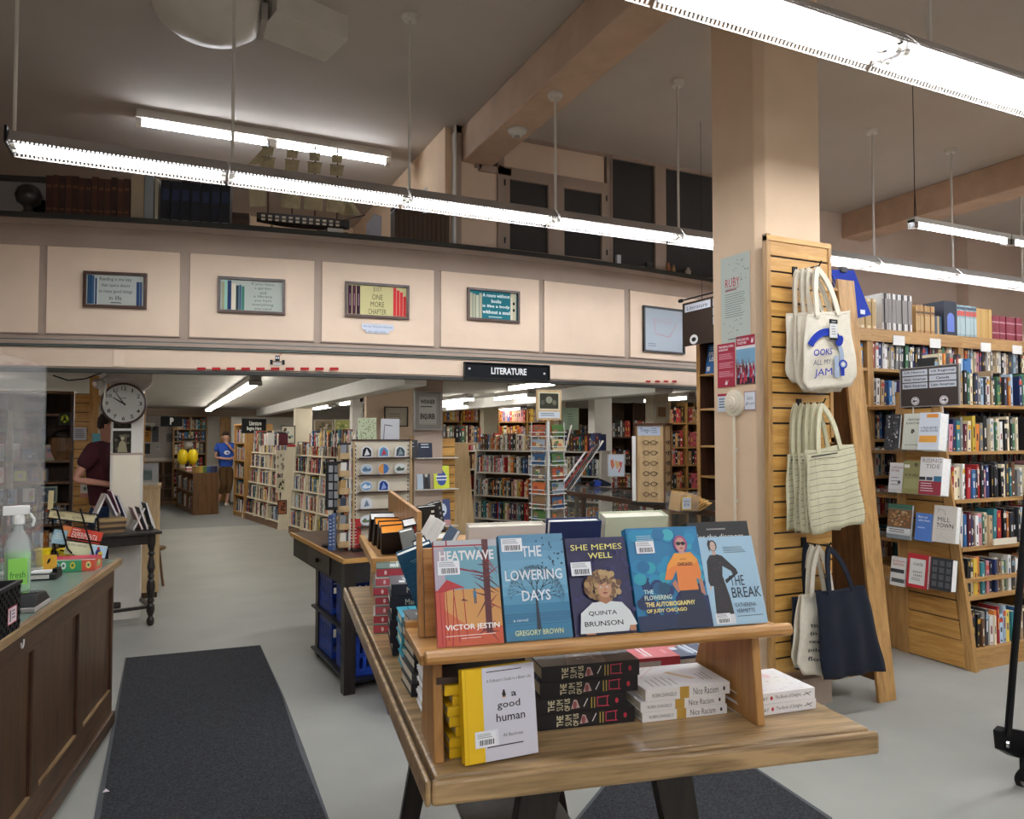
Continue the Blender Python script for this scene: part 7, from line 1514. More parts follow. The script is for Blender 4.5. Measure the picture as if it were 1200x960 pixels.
for i, (px, py, w, h, c1, c2, lb) in enumerate(((662, 548, .17, .30, '#c9406a', '#e8843a', 'bright pink and orange framed poster standing on the glass case'), (690, 545, .2, .28, '#c84858', '#e4e0d4', 'red and white notebook standing behind the booklets'), (703, 540, .17, .24, '#dcd6c4', '#b8a888', 'cream notebooks standing behind the map stand'))):
    P0 = onG(px, py+14); o = tag(MB().box(0, 0, 0, w, .015, h, c1).box(w*.2, -.001, h*.2, w*.8, 0, h*.3, c2).box(w*.2, -.001, h*.45, w*.8, 0, h*.55, c2).box(w*.2, -.001, h*.7, w*.8, 0, h*.8, c2).build('notebook', 'matteprint'), lb, 'notebook'); o.location = P0+Vector((0, .3+.05*i, 0)); o.rotation_euler = (0, 0, -.3)
ph = thing('desk_phone', 'black and blue pouches lying on the glass case beside the booklets', 'pouch', tuple(onG(703, 570)), -.3)
ph['label'] = 'black and blue zip pouches lying on the glass case beside the booklets'; ph.name = 'pouch_pile'
b = MB(); b.prism([(-.10, 0, 0), (.14, 0, 0), (.15, 0, .03), (.02, 0, .09), (-.12, 0, .04)], (0, .14, 0)); b.build('dark_pouch', 'navycanvas', ph, .01); b = MB(); b.prism([(-.08, -.02, 0), (.0, -.02, 0), (.02, -.02, .06), (-.06, -.02, .08)], (0, .1, 0)); b.build('blue_pouch', 'bluecrate', ph, .008)
ms = thing('map_stand', 'white framed map picture on a thin black stand on the glass case', 'picture stand', tuple(onG(722, 577)), -.25)
b = MB(); b.lathe([(.05, 0), (.05, .006), (.006, .008)], 16).tube((-.02, 0, .005), (-.02, 0, .2), .004, 6).tube((.02, 0, .005), (.02, 0, .2), .004, 6); b.build('stand', 'blackmetal', ms)
bx('frame', 'greyh', ms, (-.10, -.01, .17, .10, 0, .42)); q = MB(); cv = Canvas(q, (-.09, -.0105, .18), (1, 0, 0), (0, 0, 1), .18, .23); cv.rect(0, 0, 1, 1, '#b9c3cc')
for pts, c_ in (([(.12, .75), (.3, .8), (.4, .5), (.25, .3), (.15, .5)], '#c97a5a'), ([(.4, .75), (.6, .7), (.75, .5), (.55, .3), (.45, .5)], '#c9a070'), ([(.65, .7), (.9, .65), (.85, .45), (.7, .15), (.6, .2), (.75, .4)], '#b85f5c')): cv.poly(pts, c_)
q.build('map', 'matteprint', ms)
# spectacles spinner
gs0 = onG(766, 585); gs = thing('spectacles_stand', 'square cork sided rotating stand of reading glasses on the glass case', 'display rack', tuple(onG(768, 592)+Vector((.10, .16, 0))), math.radians(-50))
bx('base', 'black', gs, (-.17, -.17, 0, .17, .17, .02)); bx('core', 'palewood', gs, (-.125, -.125, .02, .125, .125, .72)); bx('top', 'darkwood', gs, (-.15, -.15, .72, .15, .15, .74))
for x, y in ((-1, -1), (1, -1), (-1, 1), (1, 1)): bx('corner_post', 'brownwood', gs, (x*.132-.008, y*.132-.008, .02, x*.132+.008, y*.132+.008, .72))
q = MB(); cv = Canvas(q, (-.115, -.1265, .625), (1, 0, 0), (0, 0, 1), .21, .085); cv.rect(0, 0, 1, 1, '#b9c4d4'); cv.text('Trego', .1, .25, .55, .8, '#34486a', .0); cv.lines(.6, .2, .9, .8, 3, '#5a6a84', .3); q.build('brand_card', 'matteprint', gs)
def specs(parent, A_, z, k, col):
    b = MB(); b.T = A_
    for s in (-1, 1):
        c0_ = Vector((s*.035, -.15, z)); pts = [c0_+Vector((.026*math.cos(t*PI/6), 0, .019*math.sin(t*PI/6))) for t in range(13)]; b.path(pts, .0028, 5)
        b.tube((s*.061, -.15, z+.006), (s*.068, -.06, z), .0025, 5).tube((s*.061, -.15, z+.006), (s*.068, -.13, z+.004), .004, 5)
    b.tube((-.009, -.152, z+.004), (.009, -.152, z+.004), .0028, 5); return b.build('spectacles', col, parent)
for a in range(4):
    for k in range(6): specs(gs, Matrix.Rotation(a*PI/2, 4, 'Z') @ Matrix.Translation((0, .01, 0)), .09+.094*k, k, 'black' if (k+a) % 3 else 'darkwood')
bx('white_panel', 'white', gs, (-.16, -.16, .03, -.128, .10, .62))
# envelopes box
eb = onG(795, 600); o = thing('record_box', 'yellow edged clear box of brown paper envelopes on the glass case', 'box', tuple(eb), -.1)
b = MB(); b.box(0, 0, 0, .20, .006, .16).box(0, 0, 0, .006, .2, .16); b.build('clear_side', 'acrylic', o); bx('price_card', 'yellow', o, (.03, -.006, .015, .12, -.002, .12)); q = MB(); cv = Canvas(q, (.035, -.0065, .02), (1, 0, 0), (0, 0, 1), .08, .095); cv.rect(0, 0, 1, 1, '#c9d0dc'); cv.text('Sunflowers', .1, .6, .9, .8, '#3a4a6a'); cv.text('$7.98', .2, .25, .8, .5, '#3a4a6a'); q.build('card_print', 'matteprint', o)
M['kraft'] = mat('kraft_paper', '#c9a05c', .8, var=.08, scale=20)
for i in range(8): b = MB(); b.T = Matrix.Translation((.02+.028*i, .02, .003)) @ Matrix.Rotation(.2+.13*i, 4, 'Y'); b.box(0, 0, 0, .006, .17, .165-.004*i); b.build('envelope', 'kraft', o)
# tall dark bookcase at the column's left with its book
DCX = 4.95
dc = bookcase('dark_bookcase', 'tall dark bookcase with a blue sports book, seen just left of the column', (DCX, 6.1, 0), -PI/2, 1.0, 2.62, .35, (.9, 1.24, 1.545, 1.92, 2.27), (), 'casewood', 'darkwoodz', 'darkcase', .035, .02, .08); bx('front_stile', 'casewoodz', dc, (-.002, -.012, 0, .04, 0, 2.62))
def c_sports(cv): cv.rect(0, 0, 1, 1, '#2668a8'); cv.text('SPORTS', .1, .6, .95, .75, '#e8eef4', .03); cv.text('LISTS', .2, .42, .85, .57, '#e8eef4', .03); cv.lines(.15, .78, .9, .92, 2, '#a9c8e4', .4); cv.rect(.08, .08, .3, .24, '#d8dce2')
make_book('blue book with bold white two line title in the tall dark bookcase', 'books in the tall dark bookcase', frame_m((DCX+.06, 6.03, 2.272), (0, -1, 0), (.15, 0, 1)), .22, .30, .02, '#2668a8', front=c_sports)
make_book('small dark book on the third shelf of the tall dark bookcase', 'books in the tall dark bookcase', frame_m((DCX+.1, 5.80, 1.548), (0, -1, 0), (.1, 0, 1)), .14, .2, .02, '#2c3a34')
o = thing('plush_toy', 'small pale yellow ornament with white paws on the dark bookcase shelf', 'ornament', (DCX+.1, 5.78, 1.922)); b = MB(); b.lathe([(.03, 0), (.06, .03), (.065, .08), (.045, .12), (.05, .16), (.03, .2), (.0, .21)], 14); b.build('body', 'cream', o, smooth=True)
for s in (-1, 1): b = MB(); b.lathe([(.0, 0), (.025, .006), (.025, .03), (.0, .035)], 10, -.03, s*.045); b.build('paw', 'white', o, smooth=True)
# hanging directory sign
sa = onx(800, 357, 4.75); sW = sa.y-5.1
hs = thing('hanging_directory', 'brown hanging directory sign with white label strips beside the column', 'sign', (4.75, sa.y, 2.545), -PI/2)
bx('board', 'darkwood', hs, (0, 0, 0, 1.15, .012, .44)); q = MB(); cv = Canvas(q, (0, -.001, 0), (1, 0, 0), (0, 0, 1), 1.15, .44); cv.rect(0, 0, 1, 1, '#3c3029')
for x, y, t in ((.03, .78, 'Literature'), (.40, .78, 'US History'), (.40, .58, 'US History'), (.40, .38, 'Lit. Theory')): cv.rect(x, y, x+.34, y+.17, '#c9ced8'); cv.text(t, x+.03, y+.04, x+.3, y+.13, '#3a4250')
for x in (.15, .5): cv.ell(x, .13, .055, .11, '#e8e8e8', 18); cv.ell(x, .13, .03, .05, '#2a2a2a', 10)
for i in range(8): cv.ell(.54+.03*i, .13+.05*((i*7) % 3-1), .03, .06, '#d86a94', 8)
q.build('sign_print', 'matteprint', hs)
b = MB(); b.tube((-.02, 0, .475), (1.2, 0, .475), .008, 6); b.build('rod', 'blackmetal', hs); b = MB(); b.lathe([(.0, -.03), (.02, -.02), (.02, .02), (.0, .03)], 10); k_ = b.build('finial', 'blackmetal', hs); k_.rotation_euler = (0, PI/2, 0); k_.location = (-.03, 0, .475)
for x in (.3, 1.0): b = MB(); b.tube((x, 0, .44), (x, 0, .475), .004, 5); b.build('hook', 'blackmetal', hs)
for x in (.3,): b = MB(); b.tube((x, .0, .475), (x, 0, CEIL-2.545), .002, 4); b.build('hanging_wire', 'blackmetal', hs)
# small framed picture, posters on low columns
gal('framed_print', 'white framed small brown print on the low column above the spectacles stand', (767, 473, 784, 492), 8.78, lambda cv: (cv.rect(0, 0, 1, 1, '#dcd2bc'), cv.rect(.2, .15, .8, .8, '#a08468')), 'white', 'framed print')
gal('poster', 'pale green poster on the column beyond the postcard spinner', (659, 478, 678, 504), 9.9, lambda cv: (cv.rect(0, 0, 1, 1, '#b9d4bf'), cv.lines(.3, .2, .7, .75, 5, '#6a8f84', .25)), None, 'poster')
# ---- far back wall of the aisle
book_far = [(206, 484, 256, 560)]
x0, x1 = ony(203, 500, 19.6).x, ony(243, 500, 19.6).x
bookcase('back_wall_bookcase', 'oak bookcase full of books on the far back wall behind the book cube', (x0, 19.6, 0), 0, x1-x0, 2.1, .32, (.15, .5, .85, 1.2, 1.5, 1.8), ((x1-x0)/2,), side=.03)
for k, z in enumerate((.15, .5, .85, 1.2, 1.5, 1.8)): book_row(rzm((x0, 19.6, 0), 0), .04, x1-x0-.04, z, .02, (.2, .28), None, '', False, seed=1200+k, wr=(.03, .07))
xd0, xd1 = ony(160, 560, 19.5).x, ony(203, 560, 19.5).x
bookcase('low_shelf_unit', 'nearly empty brown low shelf unit at the far back wall', (xd0, 19.4, 0), 0, xd1-xd0, 1.0, .45, (.1, .4, .7), ((xd1-xd0)*.72,), 'brownwood', 'brownwood', 'brownwood', .03)
struct(bx('wall_pinboard', 'greyh', None, (xd0, YB-.03, 1.1, xd1+.05, YB-.005, 2.1)))
for i, (L, c1, lb) in enumerate((((166, 496, 182, 505), '#d6d4cc', 'white strip notice on the far pinboard'), ((168, 500, 177, 518), '#b8803c', 'orange brown poster on the far pinboard'), ((178, 500, 186, 518), '#5a5c60', 'grey sheet on the far pinboard'), ((195, 508, 203, 518), '#77797c', 'grey photo on the far pinboard'), ((182, 520, 188, 528), '#a9aaa8', 'small pale sheet on the far pinboard'), ((168, 520, 176, 532), '#3a3c40', 'dark sheet on the far pinboard'))):
    gal('notice', lb, L, YB-.035, (lambda c: lambda cv: (cv.rect(0, 0, 1, 1, c), cv.lines(.2, .3, .8, .8, 3, '#4a4a48', .3)))(c1), None, 'notice', 'notices on the far pinboard')
gal('hanging_sign', 'black hanging sign with a white letter P at the far back', (188, 488, 214, 500), 18.6, lambda cv: (cv.rect(0, 0, 1, 1, '#17191b'), cv.text('P', .42, .15, .6, .9, '#e4e4e0', .06)), 'black', 'sign')
# two oak doors / panels at the back
for lb, a_, b_, Y, m in (('tall oak panel behind the man in the blue shirt', 258, 270, 19.85, 'oak'), ('white painted panel right of the man in the blue shirt', 271, 283, 19.4, 'white')):
    q0, q1 = ony(a_, 500, Y), ony(b_, 500, Y); o = thing('wall_panel', lb, 'panel', (q0.x, Y, 0)); bx('panel_board', m, o, (0, 0, 0.01, q1.x-q0.x, .06, 2.1))
# book cube in the aisle
CB0 = onz(226, 604, 0)+Vector((-.29, 2.18, 0)); cube = bookcase('book_cube', 'brown low bookcase island standing in the back aisle', tuple(CB0), -PI/2+.13, 2.2, .84, .5, (.1, .46), (.73, 1.46), 'brownwood', 'brownwood', 'brownwood', .03)
CM_ = rzm(CB0, -PI/2+.13)
for k, z in enumerate((.1, .46)):
    for j in range(3): book_row(CM_, .05+.72*j, .68+.72*j, z, .02, (.2, .27), None, '', False, seed=1300+5*k+j, wr=(.03, .06))
o = thing('rainbow_box_row', 'row of box files in rainbow order along the island top edge', 'box file', tuple(CM_ @ Vector((2.05, .0, .868))), -.0)
for i, c_ in enumerate(('#8a6a3c', '#a8843c', '#b59a3c', '#6a8a4a', '#3c5a8a', '#3a3c6a', '#2f2f50')): b = MB(); b.box(.07*i, -.10, 0, .07*i+.066, .12, .13, c_); b.build('box_file', 'spine', o)
o = thing('magazine_pile', 'pile of pink and white magazines lying on the book island', 'magazine', tuple(CM_ @ Vector((1.3, .02, .868))), .1)
for i in range(3): b = MB(); b.box(0, 0, .03*i, .45, .3, .03*i+.028, ['#d8c8c8', '#b8506a', '#dcd8d0'][i]); b.build('magazine', 'matteprint', o)
# yellow backpack display
yb = ony(220, 545, 18.2); o = thing('backpack', 'bright yellow winged backpack with black trim displayed above the book island', 'backpack', (yb.x, 18.2, yb.z), 0)
for s in (-1, 1):
    b = MB(); b.lathe([(.0, 0), (.07, .03), (.11, .12), (.11, .24), (.08, .32), (.03, .35), (.0, .355)], 16, s*.10, 0); b.build('lobe', 'yellow', o, smooth=True)
b = MB(); b.lathe([(.0, .36), (.08, .38), (.10, .45), (.08, .55), (.0, .57)], 14); b.build('head', 'greyh', o, smooth=True); b = MB(); b.lathe([(.0, .545), (.14, .55), (.15, .58), (.05, .61), (.0, .61)], 16); b.build('cap', 'black', o)
b = MB(); b.box(-.03, -.03, .02, .03, .12, .36); b.build('strap', 'black', o); b = MB(); b.tube((0, .08, -.45), (0, .08, .1), .02, 8); b.build('stand', 'blackmetal', o)
# oak posts beside the clock column
for i, (a_, b_, Y, lb) in enumerate(((104, 127, 9.2, 'wide oak door frame with pinned papers left of the clock column'), (161, 170, 9.2, 'slim oak post right of the clock column'))):
    q0, q1 = ony(a_, 500, Y), ony(b_, 500, Y); o = thing('oak_post', lb, 'post', (q0.x, Y, 0)); Wd = q1.x-q0.x
    if i == 0:
        bx('post_board', 'oak', o, (0, 0, 0, .09, .05, LOWC-.01)); bx('post_board', 'oak', o, (Wd-.02, 0, 0, Wd+.07, .05, LOWC-.01)); bx('head_rail', 'oakx', o, (.09, 0, 1.98, Wd-.02, .05, 2.08)); bx('panel', 'offwhite', o, (.09, .02, .3, Wd-.02, .04, 1.98)); bx('lower_panel', 'oak', o, (.09, .01, .0, Wd-.02, .04, .9))
    else: bx('post_board', 'oak', o, (0, 0, 0, Wd, .06, LOWC-.15))
gal('notice', 'light blue sheet on the oak door frame beside the man in maroon', (108, 508, 120, 520), 9.12, lambda cv: cv.rect(0, 0, 1, 1, '#6fb4c4'), None, 'notice')
# ---- left card and game shelves
Y = 9.3; bx0, bx1 = ony(-40, 560, Y).x, ony(85, 560, Y).x
lc = bookcase('card_bookcase', 'dark bookcase of boxed cards and small gifts behind the counter at the left', (bx0, Y, 0), 0, bx1-bx0, 2.1, .35, (.2, .45, .70, .92, 1.15, 1.38, 1.88), ((bx1-bx0)*.36, (bx1-bx0)*.68), 'brownwood', 'darkwoodz', 'darkcase', .03)
r = random.Random(77); GC = ['#d8d4cc', '#c9a8a4', '#7a90a8', '#26282c', '#c98a6a', '#e0dcd8', '#a0b0a0', '#b8a888', '#d8b8c4', '#5a6a7a', '#c9cf70']
nn = 0
for k, z in enumerate((.92, 1.15, 1.38)):
    x = bx0+.05
    while x < bx1-.22:
        w = r.uniform(.13, .2); h = r.uniform(.13, .19); col = r.choice(GC); nn += 1
        b = MB(); b.box(0, 0, 0, w, .05, h, col); o = thing('card_box', f'small boxed card set, {nth(nn if k == 0 else nn-m0)} from left, {["lowest", "middle", "upper"][k]} card shelf behind the counter', 'card box', (x, Y+.03, z+.001), 0, 'boxed cards behind the counter'); b.build('box', 'spine', o)
        q = MB(); cv = Canvas(q, (0, -.001, 0), (1, 0, 0), (0, 0, 1), w, h); cv.rect(.1, .1, .9, .9, r.choice(GC)); [cv.ell(r.uniform(.25, .75), r.uniform(.25, .75), .12, .12, r.choice(GC), 8) for _ in range(4)]; q.build('front_print', 'matteprint', o); x += w+r.uniform(.01, .05)
    m0 = nn
for k, z in enumerate((.2, .45, .70)): book_row(rzm((bx0, Y, 0), 0), .04, bx1-bx0-.04, z, .02, (.15, .2), None, '', False, seed=1400+k)
gal('round_sign', 'small framed yellow green round emblem at the top of the left bookcase', (69, 484, 83, 498), Y-.02, lambda cv: (cv.rect(0, 0, 1, 1, '#2c3a1c'), cv.ell(.5, .5, .42, .42, '#c4d050', 20), cv.line((.5, .5), (.5, .85), .015, '#2c3a1c'), cv.line((.5, .5), (.25, .2), .015, '#2c3a1c'), cv.line((.5, .5), (.75, .2), .015, '#2c3a1c')), 'black', 'sign')
o = thing('wicker_basket', 'dark wicker basket on the upper shelf of the left bookcase', 'basket', (ony(74, 510, Y).x, Y+.12, 1.381)); b = MB(); b.lathe([(.12, 0), (.15, .1), (.15, .24), (.13, .24)], 18); b.build('body', 'brownwood', o); b = MB(); b.lathe([(.0, .22), (.12, .23), (.1, .30), (.0, .33)], 12); b.build('contents', 'blackwood', o, smooth=True)
sx = ony(86, 560, 9.25).x; o = thing('slatwall_post', 'narrow oak slatwall strip right of the left bookcase', 'display stand', (sx, 9.25, 0)); bx('backing', 'black', o, (0, .012, .1, .17, .03, 2.1))
for i in range(20): bx('slat', 'slatoak', o, (0, 0, .1+.1*i, .17, .011, .192+.1*i))
gal('notice', 'white notice with printed lines on the narrow oak slatwall strip', (86, 501, 102, 516), 9.22, lambda cv: (cv.rect(0, 0, 1, 1, '#c9c8cc'), cv.lines(.1, .15, .9, .85, 5, '#55586a', .4)), None, 'notice')
gal('greeting_card', 'card with a small green drawing on the oak ledge beside the man in maroon', (94, 567, 105, 583), 8.9, lambda cv: (cv.rect(0, 0, 1, 1, '#d8d4c8'), cv.rect(0, 0, 1, .3, '#c98a7a'), cv.ell(.5, .65, .2, .15, '#5f8a7a', 10)), None, 'card')
far.build('books_on_far_shelves', 'spine'); fo = COL.objects['books_on_far_shelves'] if 'books_on_far_shelves' in COL.objects else None
tag(fo, 'rows of upright books packing the more distant shelves throughout the shop', 'book', 'books on distant shelves', 'stuff')
# ================================================================ BALCONY FRONT AND LEDGE
def onF(px, py, off=0):
    Y = 6.7
    for _ in range(40):
        a, b_, u = _ray(px, py); t = Y/b_; x = a*t; Y = .5*Y+.5*(yc(x)+off)
    return Vector((x, Y, EYE+u*t))
def facpic(label, L, fn, fr='darkwood', name='framed_print', fw=.022, grp='framed book prints on the balcony', cat='framed print'):
    (x0, y0), (x1, y1) = L; a = onF(x0, y1, -.02); c_ = onF(x1, y1, -.02); top = onF(x0, y0, -.02).z
    X = Vector((c_.x-a.x, c_.y-a.y, 0)); W = X.length; H = top-a.z
    o = thing(name, label, cat, group=grp, mtx=frame_m(a, X, (-X.y, X.x, 0)))
    if fr:
        for q in ((0, 0, W, fw), (0, H-fw, W, H), (0, fw, fw, H-fw), (W-fw, fw, W, H-fw)): bx('frame', fr, o, (q[0], -.03, q[1], q[2], 0, q[3]))
    e = fw if fr else 0; q = MB(); cv = Canvas(q, (e, -.006, e), (1, 0, 0), (0, 0, 1), W-2*e, H-2*e); fn(cv); q.build('print', 'matteprint', o); return o
def g1(cv):
    cv.rect(0, 0, 1, 1, '#aeb3ac'); cv.rect(.01, .03, .09, .98, '#2c4a66'); cv.rect(.09, .03, .13, .96, '#3a5a7c'); cv.rect(.145, .02, .175, .88, '#233c5c'); cv.rect(.19, .0, .20, .9, '#c8ccc4')
    for i, t in enumerate(('Reading is the key', 'that opens doors', 'to many good things', 'in life')): w = .031*len(t)/2; cv.text(t, .5-w, .78-.2*i, .5+w, .92-.2*i, '#25292b', .0)
    cv.lines(.42, .05, .65, .1, 1, '#444', .6); cv.rect(.865, .0, .92, .8, '#2c4468'); cv.rect(.925, .0, .965, .8, '#3a5274')
def g2(cv):
    cv.rect(0, 0, 1, 1, '#a9b0a6')
    for x0, x1, h, c_ in ((.02, .06, .92, '#9a9678'), (.065, .105, .98, '#8fc0ac'), (.11, .17, .97, '#24385e'), (.175, .24, .88, '#d0c8b0'), (.245, .29, .82, '#2a3c44'), (.295, .33, .84, '#3a5a74'), (.335, .38, .8, '#3c7a68')): cv.rect(x0, .02, x1, h, c_)
    for i, t in enumerate(('if you have', 'a garden', 'and', 'a library', 'you have', 'everything', 'you need')): w = .034*len(t)/2; cv.text(t, .68-w, .84-.135*i, .68+w, .94-.135*i, '#4a504c', .0)
def g3(cv):
    cv.rect(0, 0, 1, 1, '#c2ba88')
    for i in range(3): cv.rect(.01+.07*i, .02, .07+.07*i, .97, ['#3c1c30', '#4a2238', '#33182a'][i]); cv.rect(.035+.07*i, .3, .05+.07*i, .7, '#8a6a7a')
    for i, t in enumerate(('JUST', 'ONE', 'MORE', 'CHAPTER')): w = (.075, .09, .115, .155)[i]; cv.text(t, .5-w, .78-.245*i, .5+w, .96-.245*i, '#4a4a34', .0)
    for i, h in enumerate((.98, .9, .84, .7)): cv.rect(.77+.057*i, .02, .82+.057*i, h, '#c9323c')
def g4(cv):
    cv.rect(0, 0, 1, 1, '#1d6a74')
    for i in range(4): cv.rect(.01+.065*i, .02, .065+.065*i, .92-.04*(i % 3), ['#b5b094', '#a8a48a', '#bcb89e', '#a9a58c'][i])
    for i, t in enumerate(('A room without', 'books', 'is like a body', 'without a soul')): w = .0205*len(t); cv.text(t, .56-w, .80-.2*i, .56+w, .93-.2*i, '#dfe8e2', .02)
    cv.lines(.4, .04, .75, .1, 1, '#a9c8c8', .5); cv.rect(.86, .0, .98, 1, '#b5b094'); cv.rect(.86, .0, .90, .85, '#c9c4ac'); cv.ell(.93, .62, .025, .06, '#1c1c1c', 8); cv.ell(.93, .38, .025, .06, '#1c1c1c', 8)
facpic('framed print with blue books and handwritten grey text, leftmost on the balcony', ((98, 318), (172, 360)), g1)
facpic('framed print with green and navy book spines, second from the left', ((255, 324), (334, 366)), g2)
facpic('framed print with yellow poster lettering between maroon and red books', ((404, 330), (479, 371)), g3)
facpic('framed print with teal quotation between cream book spines', ((547, 337), (608, 375)), g4)
facpic('black framed map drawing under glass at the right of the balcony', ((753, 358), (801, 412)), lambda cv: (cv.rect(0, 0, 1, 1, '#9fa8b0'), [cv.line((.25, .75-.03*i), (.7, .78-.05*i), .008, '#b88a8a') for i in range(3)], cv.line((.25, .75), (.3, .4), .010, '#b88a8a'), cv.line((.3, .4), (.65, .35), .010, '#b88a8a'), cv.line((.65, .35), (.85, .7), .010, '#b88a8a'), cv.lines(.1, .08, .35, .18, 2, '#6a747c', .3)), 'black', fw=.018, name='framed_map')
facpic('small blue and white paper note pasted below the yellow lettered print', ((424, 379), (461, 392)), lambda cv: (cv.rect(0, .45, 1, 1, '#c4cbd8'), cv.rect(.12, .15, .85, .5, '#c4cbd8'), cv.text('Art by Victoria Hanson', .04, .6, .96, .85, '#6a7a94'), cv.text('for sale here', .2, .2, .75, .42, '#6a7a94')), None, 'paper_note', grp=None, cat='note')
facpic('black LITERATURE sign with white capital lettering over the opening', ((543, 424), (643, 443)), lambda cv: (cv.rect(0, 0, 1, 1, '#17191d'), cv.text('LITERATURE', .31, .28, .73, .74, '#e4e6e6', .03), cv.ell(.06, .6, .014, .07, '#d8d8d8', 10), cv.ell(.95, .45, .014, .07, '#d8d8d8', 10)), 'black', 'department_sign', .006, None, 'sign')
facpic('small cutout sticker of a boxy robot on wheels above the red tapes', ((316, 414), (334, 428)), lambda cv: (cv.rect(.35, .35, .65, .8, '#23252a'), cv.rect(.4, .55, .47, .7, '#e4e4e4'), cv.rect(.53, .55, .6, .7, '#e4e4e4'), cv.rect(.02, .05, .2, .45, '#23252a'), cv.rect(.8, .05, .98, .45, '#23252a'), cv.line((.2, .3), (.8, .3), .006, '#23252a'), cv.line((.6, .8), (.8, 1.), .006, '#c04a4a'), cv.rect(.3, 0, .7, .2, '#c9ccd0')), None, 'robot_sticker', grp=None, cat='sticker')
for i in range(10):
    px = 231+17.3*i; a = onF(px, 432, -.03); c_ = onF(px+10, 432, -.03); b = MB(); b.prism([Vector((0, 0, -.014)), c_-a+Vector((0, 0, -.014)), c_-a+Vector((0, 0, .010)), Vector((0, 0, .010))], (0, .003, 0), '#a82a2c'); o = b.build('red_tape', 'matteprint'); o.location = a
    tag(o, f'short strip of red tape on the lower balcony edge, {nth(i+1)} from the left', 'tape', 'red tape strips on the balcony edge')
for i, px in enumerate((757, 768, 778, 788)):
    a = onF(px, 447, -.03); b = MB(); b.box(0, 0, -.01, .06, .003, .01, '#a82a2c'); o = b.build('red_tape', 'matteprint'); o.location = a; tag(o, f'short red tape strip right of the sign, {nth(i+1)} of the four', 'tape', 'red tape strips right of the sign')
LZ = 3.471
def onL(px, off=.12):                              # point on the ledge above a pixel column
    a, b_, u = _ray(px, 255); Y = 6.8
    for _ in range(40): Y = .5*Y+.5*(yc(a/b_*Y)+off)
    return Vector((a/b_*Y, Y, LZ))
def volumes(px0, px1, n, h, cols, lb, grp, band, seed):
    a, c_ = onL(px0), onL(px1); X = c_-a; w = X.length/n; r = random.Random(seed); an = math.atan2(X.y, X.x)
    for i in range(n):
        hh = h*r.uniform(.96, 1.02); mb = MB(); mb.box(0, 0, 0, w*.94, .2, hh, cols[i % len(cols)])
        for z0, z1, cc in band: mb.add([(w*.12, -.001, hh*z0), (w*.82, -.001, hh*z0), (w*.82, -.001, hh*z1), (w*.12, -.001, hh*z1)], [(0, 1, 2, 3)], cc)
        o = mb.build('book', 'spine'); o.matrix_world = Matrix.Translation(a+X*(i/n)) @ Matrix.Rotation(an, 4, 'Z'); tag(o, f'{lb}, {nth(i+1)} from the left', 'book', grp)
volumes(53, 152, 13, .37, ['#3f241a', '#48291c', '#35201a', '#4c2c1e'], 'dark reddish brown bound volume on the balcony ledge', 'brown volumes on the balcony ledge', ((.72, .78, '#6b4630'), (.2, .24, '#6b4630')), 3)
volumes(188, 270, 7, .40, ['#15181f', '#191d28'], 'dark navy bound volume on the balcony ledge', 'navy volumes on the balcony ledge', ((.06, .12, '#8a8e98'), (.55, .8, '#27304c')), 4)
volumes(463, 527, 12, .32, ['#3c2a22', '#46332a'], 'dark brown thin volume at the partition end of the ledge', 'thin brown volumes on the balcony ledge', ((.04, .95, '#54402f'),), 5)
for px0, px1, h, col, lb in ((153, 169, .42, '#a5967c', 'tan box file between brown and navy volumes'), (169, 180, .42, '#8d9496', 'grey box file beside the navy volumes'), (181, 185, .40, '#a8a28c', 'narrow cream folder beside the navy volumes')):
    a, c_ = onL(px0), onL(px1); X = c_-a; o = tag(MB().box(0, 0, 0, X.length*.96, .25, h, col).build('box_file', 'spine'), lb, 'box file', 'box files on the balcony ledge'); o.matrix_world = Matrix.Translation(a) @ Matrix.Rotation(math.atan2(X.y, X.x), 4, 'Z')
a, c_ = onL(-60), onL(51); X = c_-a; o = thing('wall_mirror', 'rectangular mirror lying along the left end of the balcony ledge', 'mirror', mtx=frame_m(a, X, (-X.y, X.x, 0)) @ Matrix.Rotation(-.30, 4, 'X')); bx('glass', 'mirror', o, (0, 0, .01, X.length, .004, .34)); bx('backing', 'darkcap', o, (-.01, .005, 0, X.length+.01, .02, .39)); bx('frame', 'darkcap', o, (-.01, -.004, .34, X.length+.01, .005, .40))
o = thing('carved_head', 'small dark brown bust in front of the mirror on the ledge', 'bust', tuple(onL(33, .06))); b = MB(); b.lathe([(.05, 0), (.06, .01), (.035, .04), (.04, .07), (.085, .10), (.10, .16), (.08, .22), (.04, .25), (.0, .255)], 18); b.build('head', 'blackwood', o, smooth=True)
# model ship
s0 = onL(298, .16); s1 = onL(424, .16); SX = s1-s0; SL = SX.length
ship = thing('model_ship', 'wooden model sailing ship with cream sails and four masts on the ledge', 'model ship', mtx=frame_m(s0, SX, (-SX.y, SX.x, 0)))
b = MB(); n = 14; vs = []; fs = []
for i in range(n+1):
    t = i/n; w = .055*math.sin(PI*min(1, t*.9+.08))**.6; z0 = .06+.03*(2*t-1)**2; x = t*SL*.86+.02
    vs += [(x, -w, .17), (x, -w*.8, z0+.03), (x, 0, z0), (x, w*.8, z0+.03), (x, w, .17)]
for i in range(n):
    for k in range(4): fs.append((i*5+k, i*5+k+1, i*5+6+k, i*5+5+k))
    fs.append((i*5+4, i*5, i*5+5, i*5+9))
b.add(vs, fs); b.build('hull', 'blackwood', ship)
b = MB()
for i in range(12):
    for k in range(2): x = .06+i*SL*.062; b.box(x, -.064, .095+.032*k, x+SL*.035, -.05, .112+.032*k)
o = b.build('gun_port', 'cream', ship); o['kind'] = 'stuff'
for x in (.15, .65): bx('cradle', 'darkwood', ship, (x*SL, -.05, 0, x*SL+.015, .05, .07))
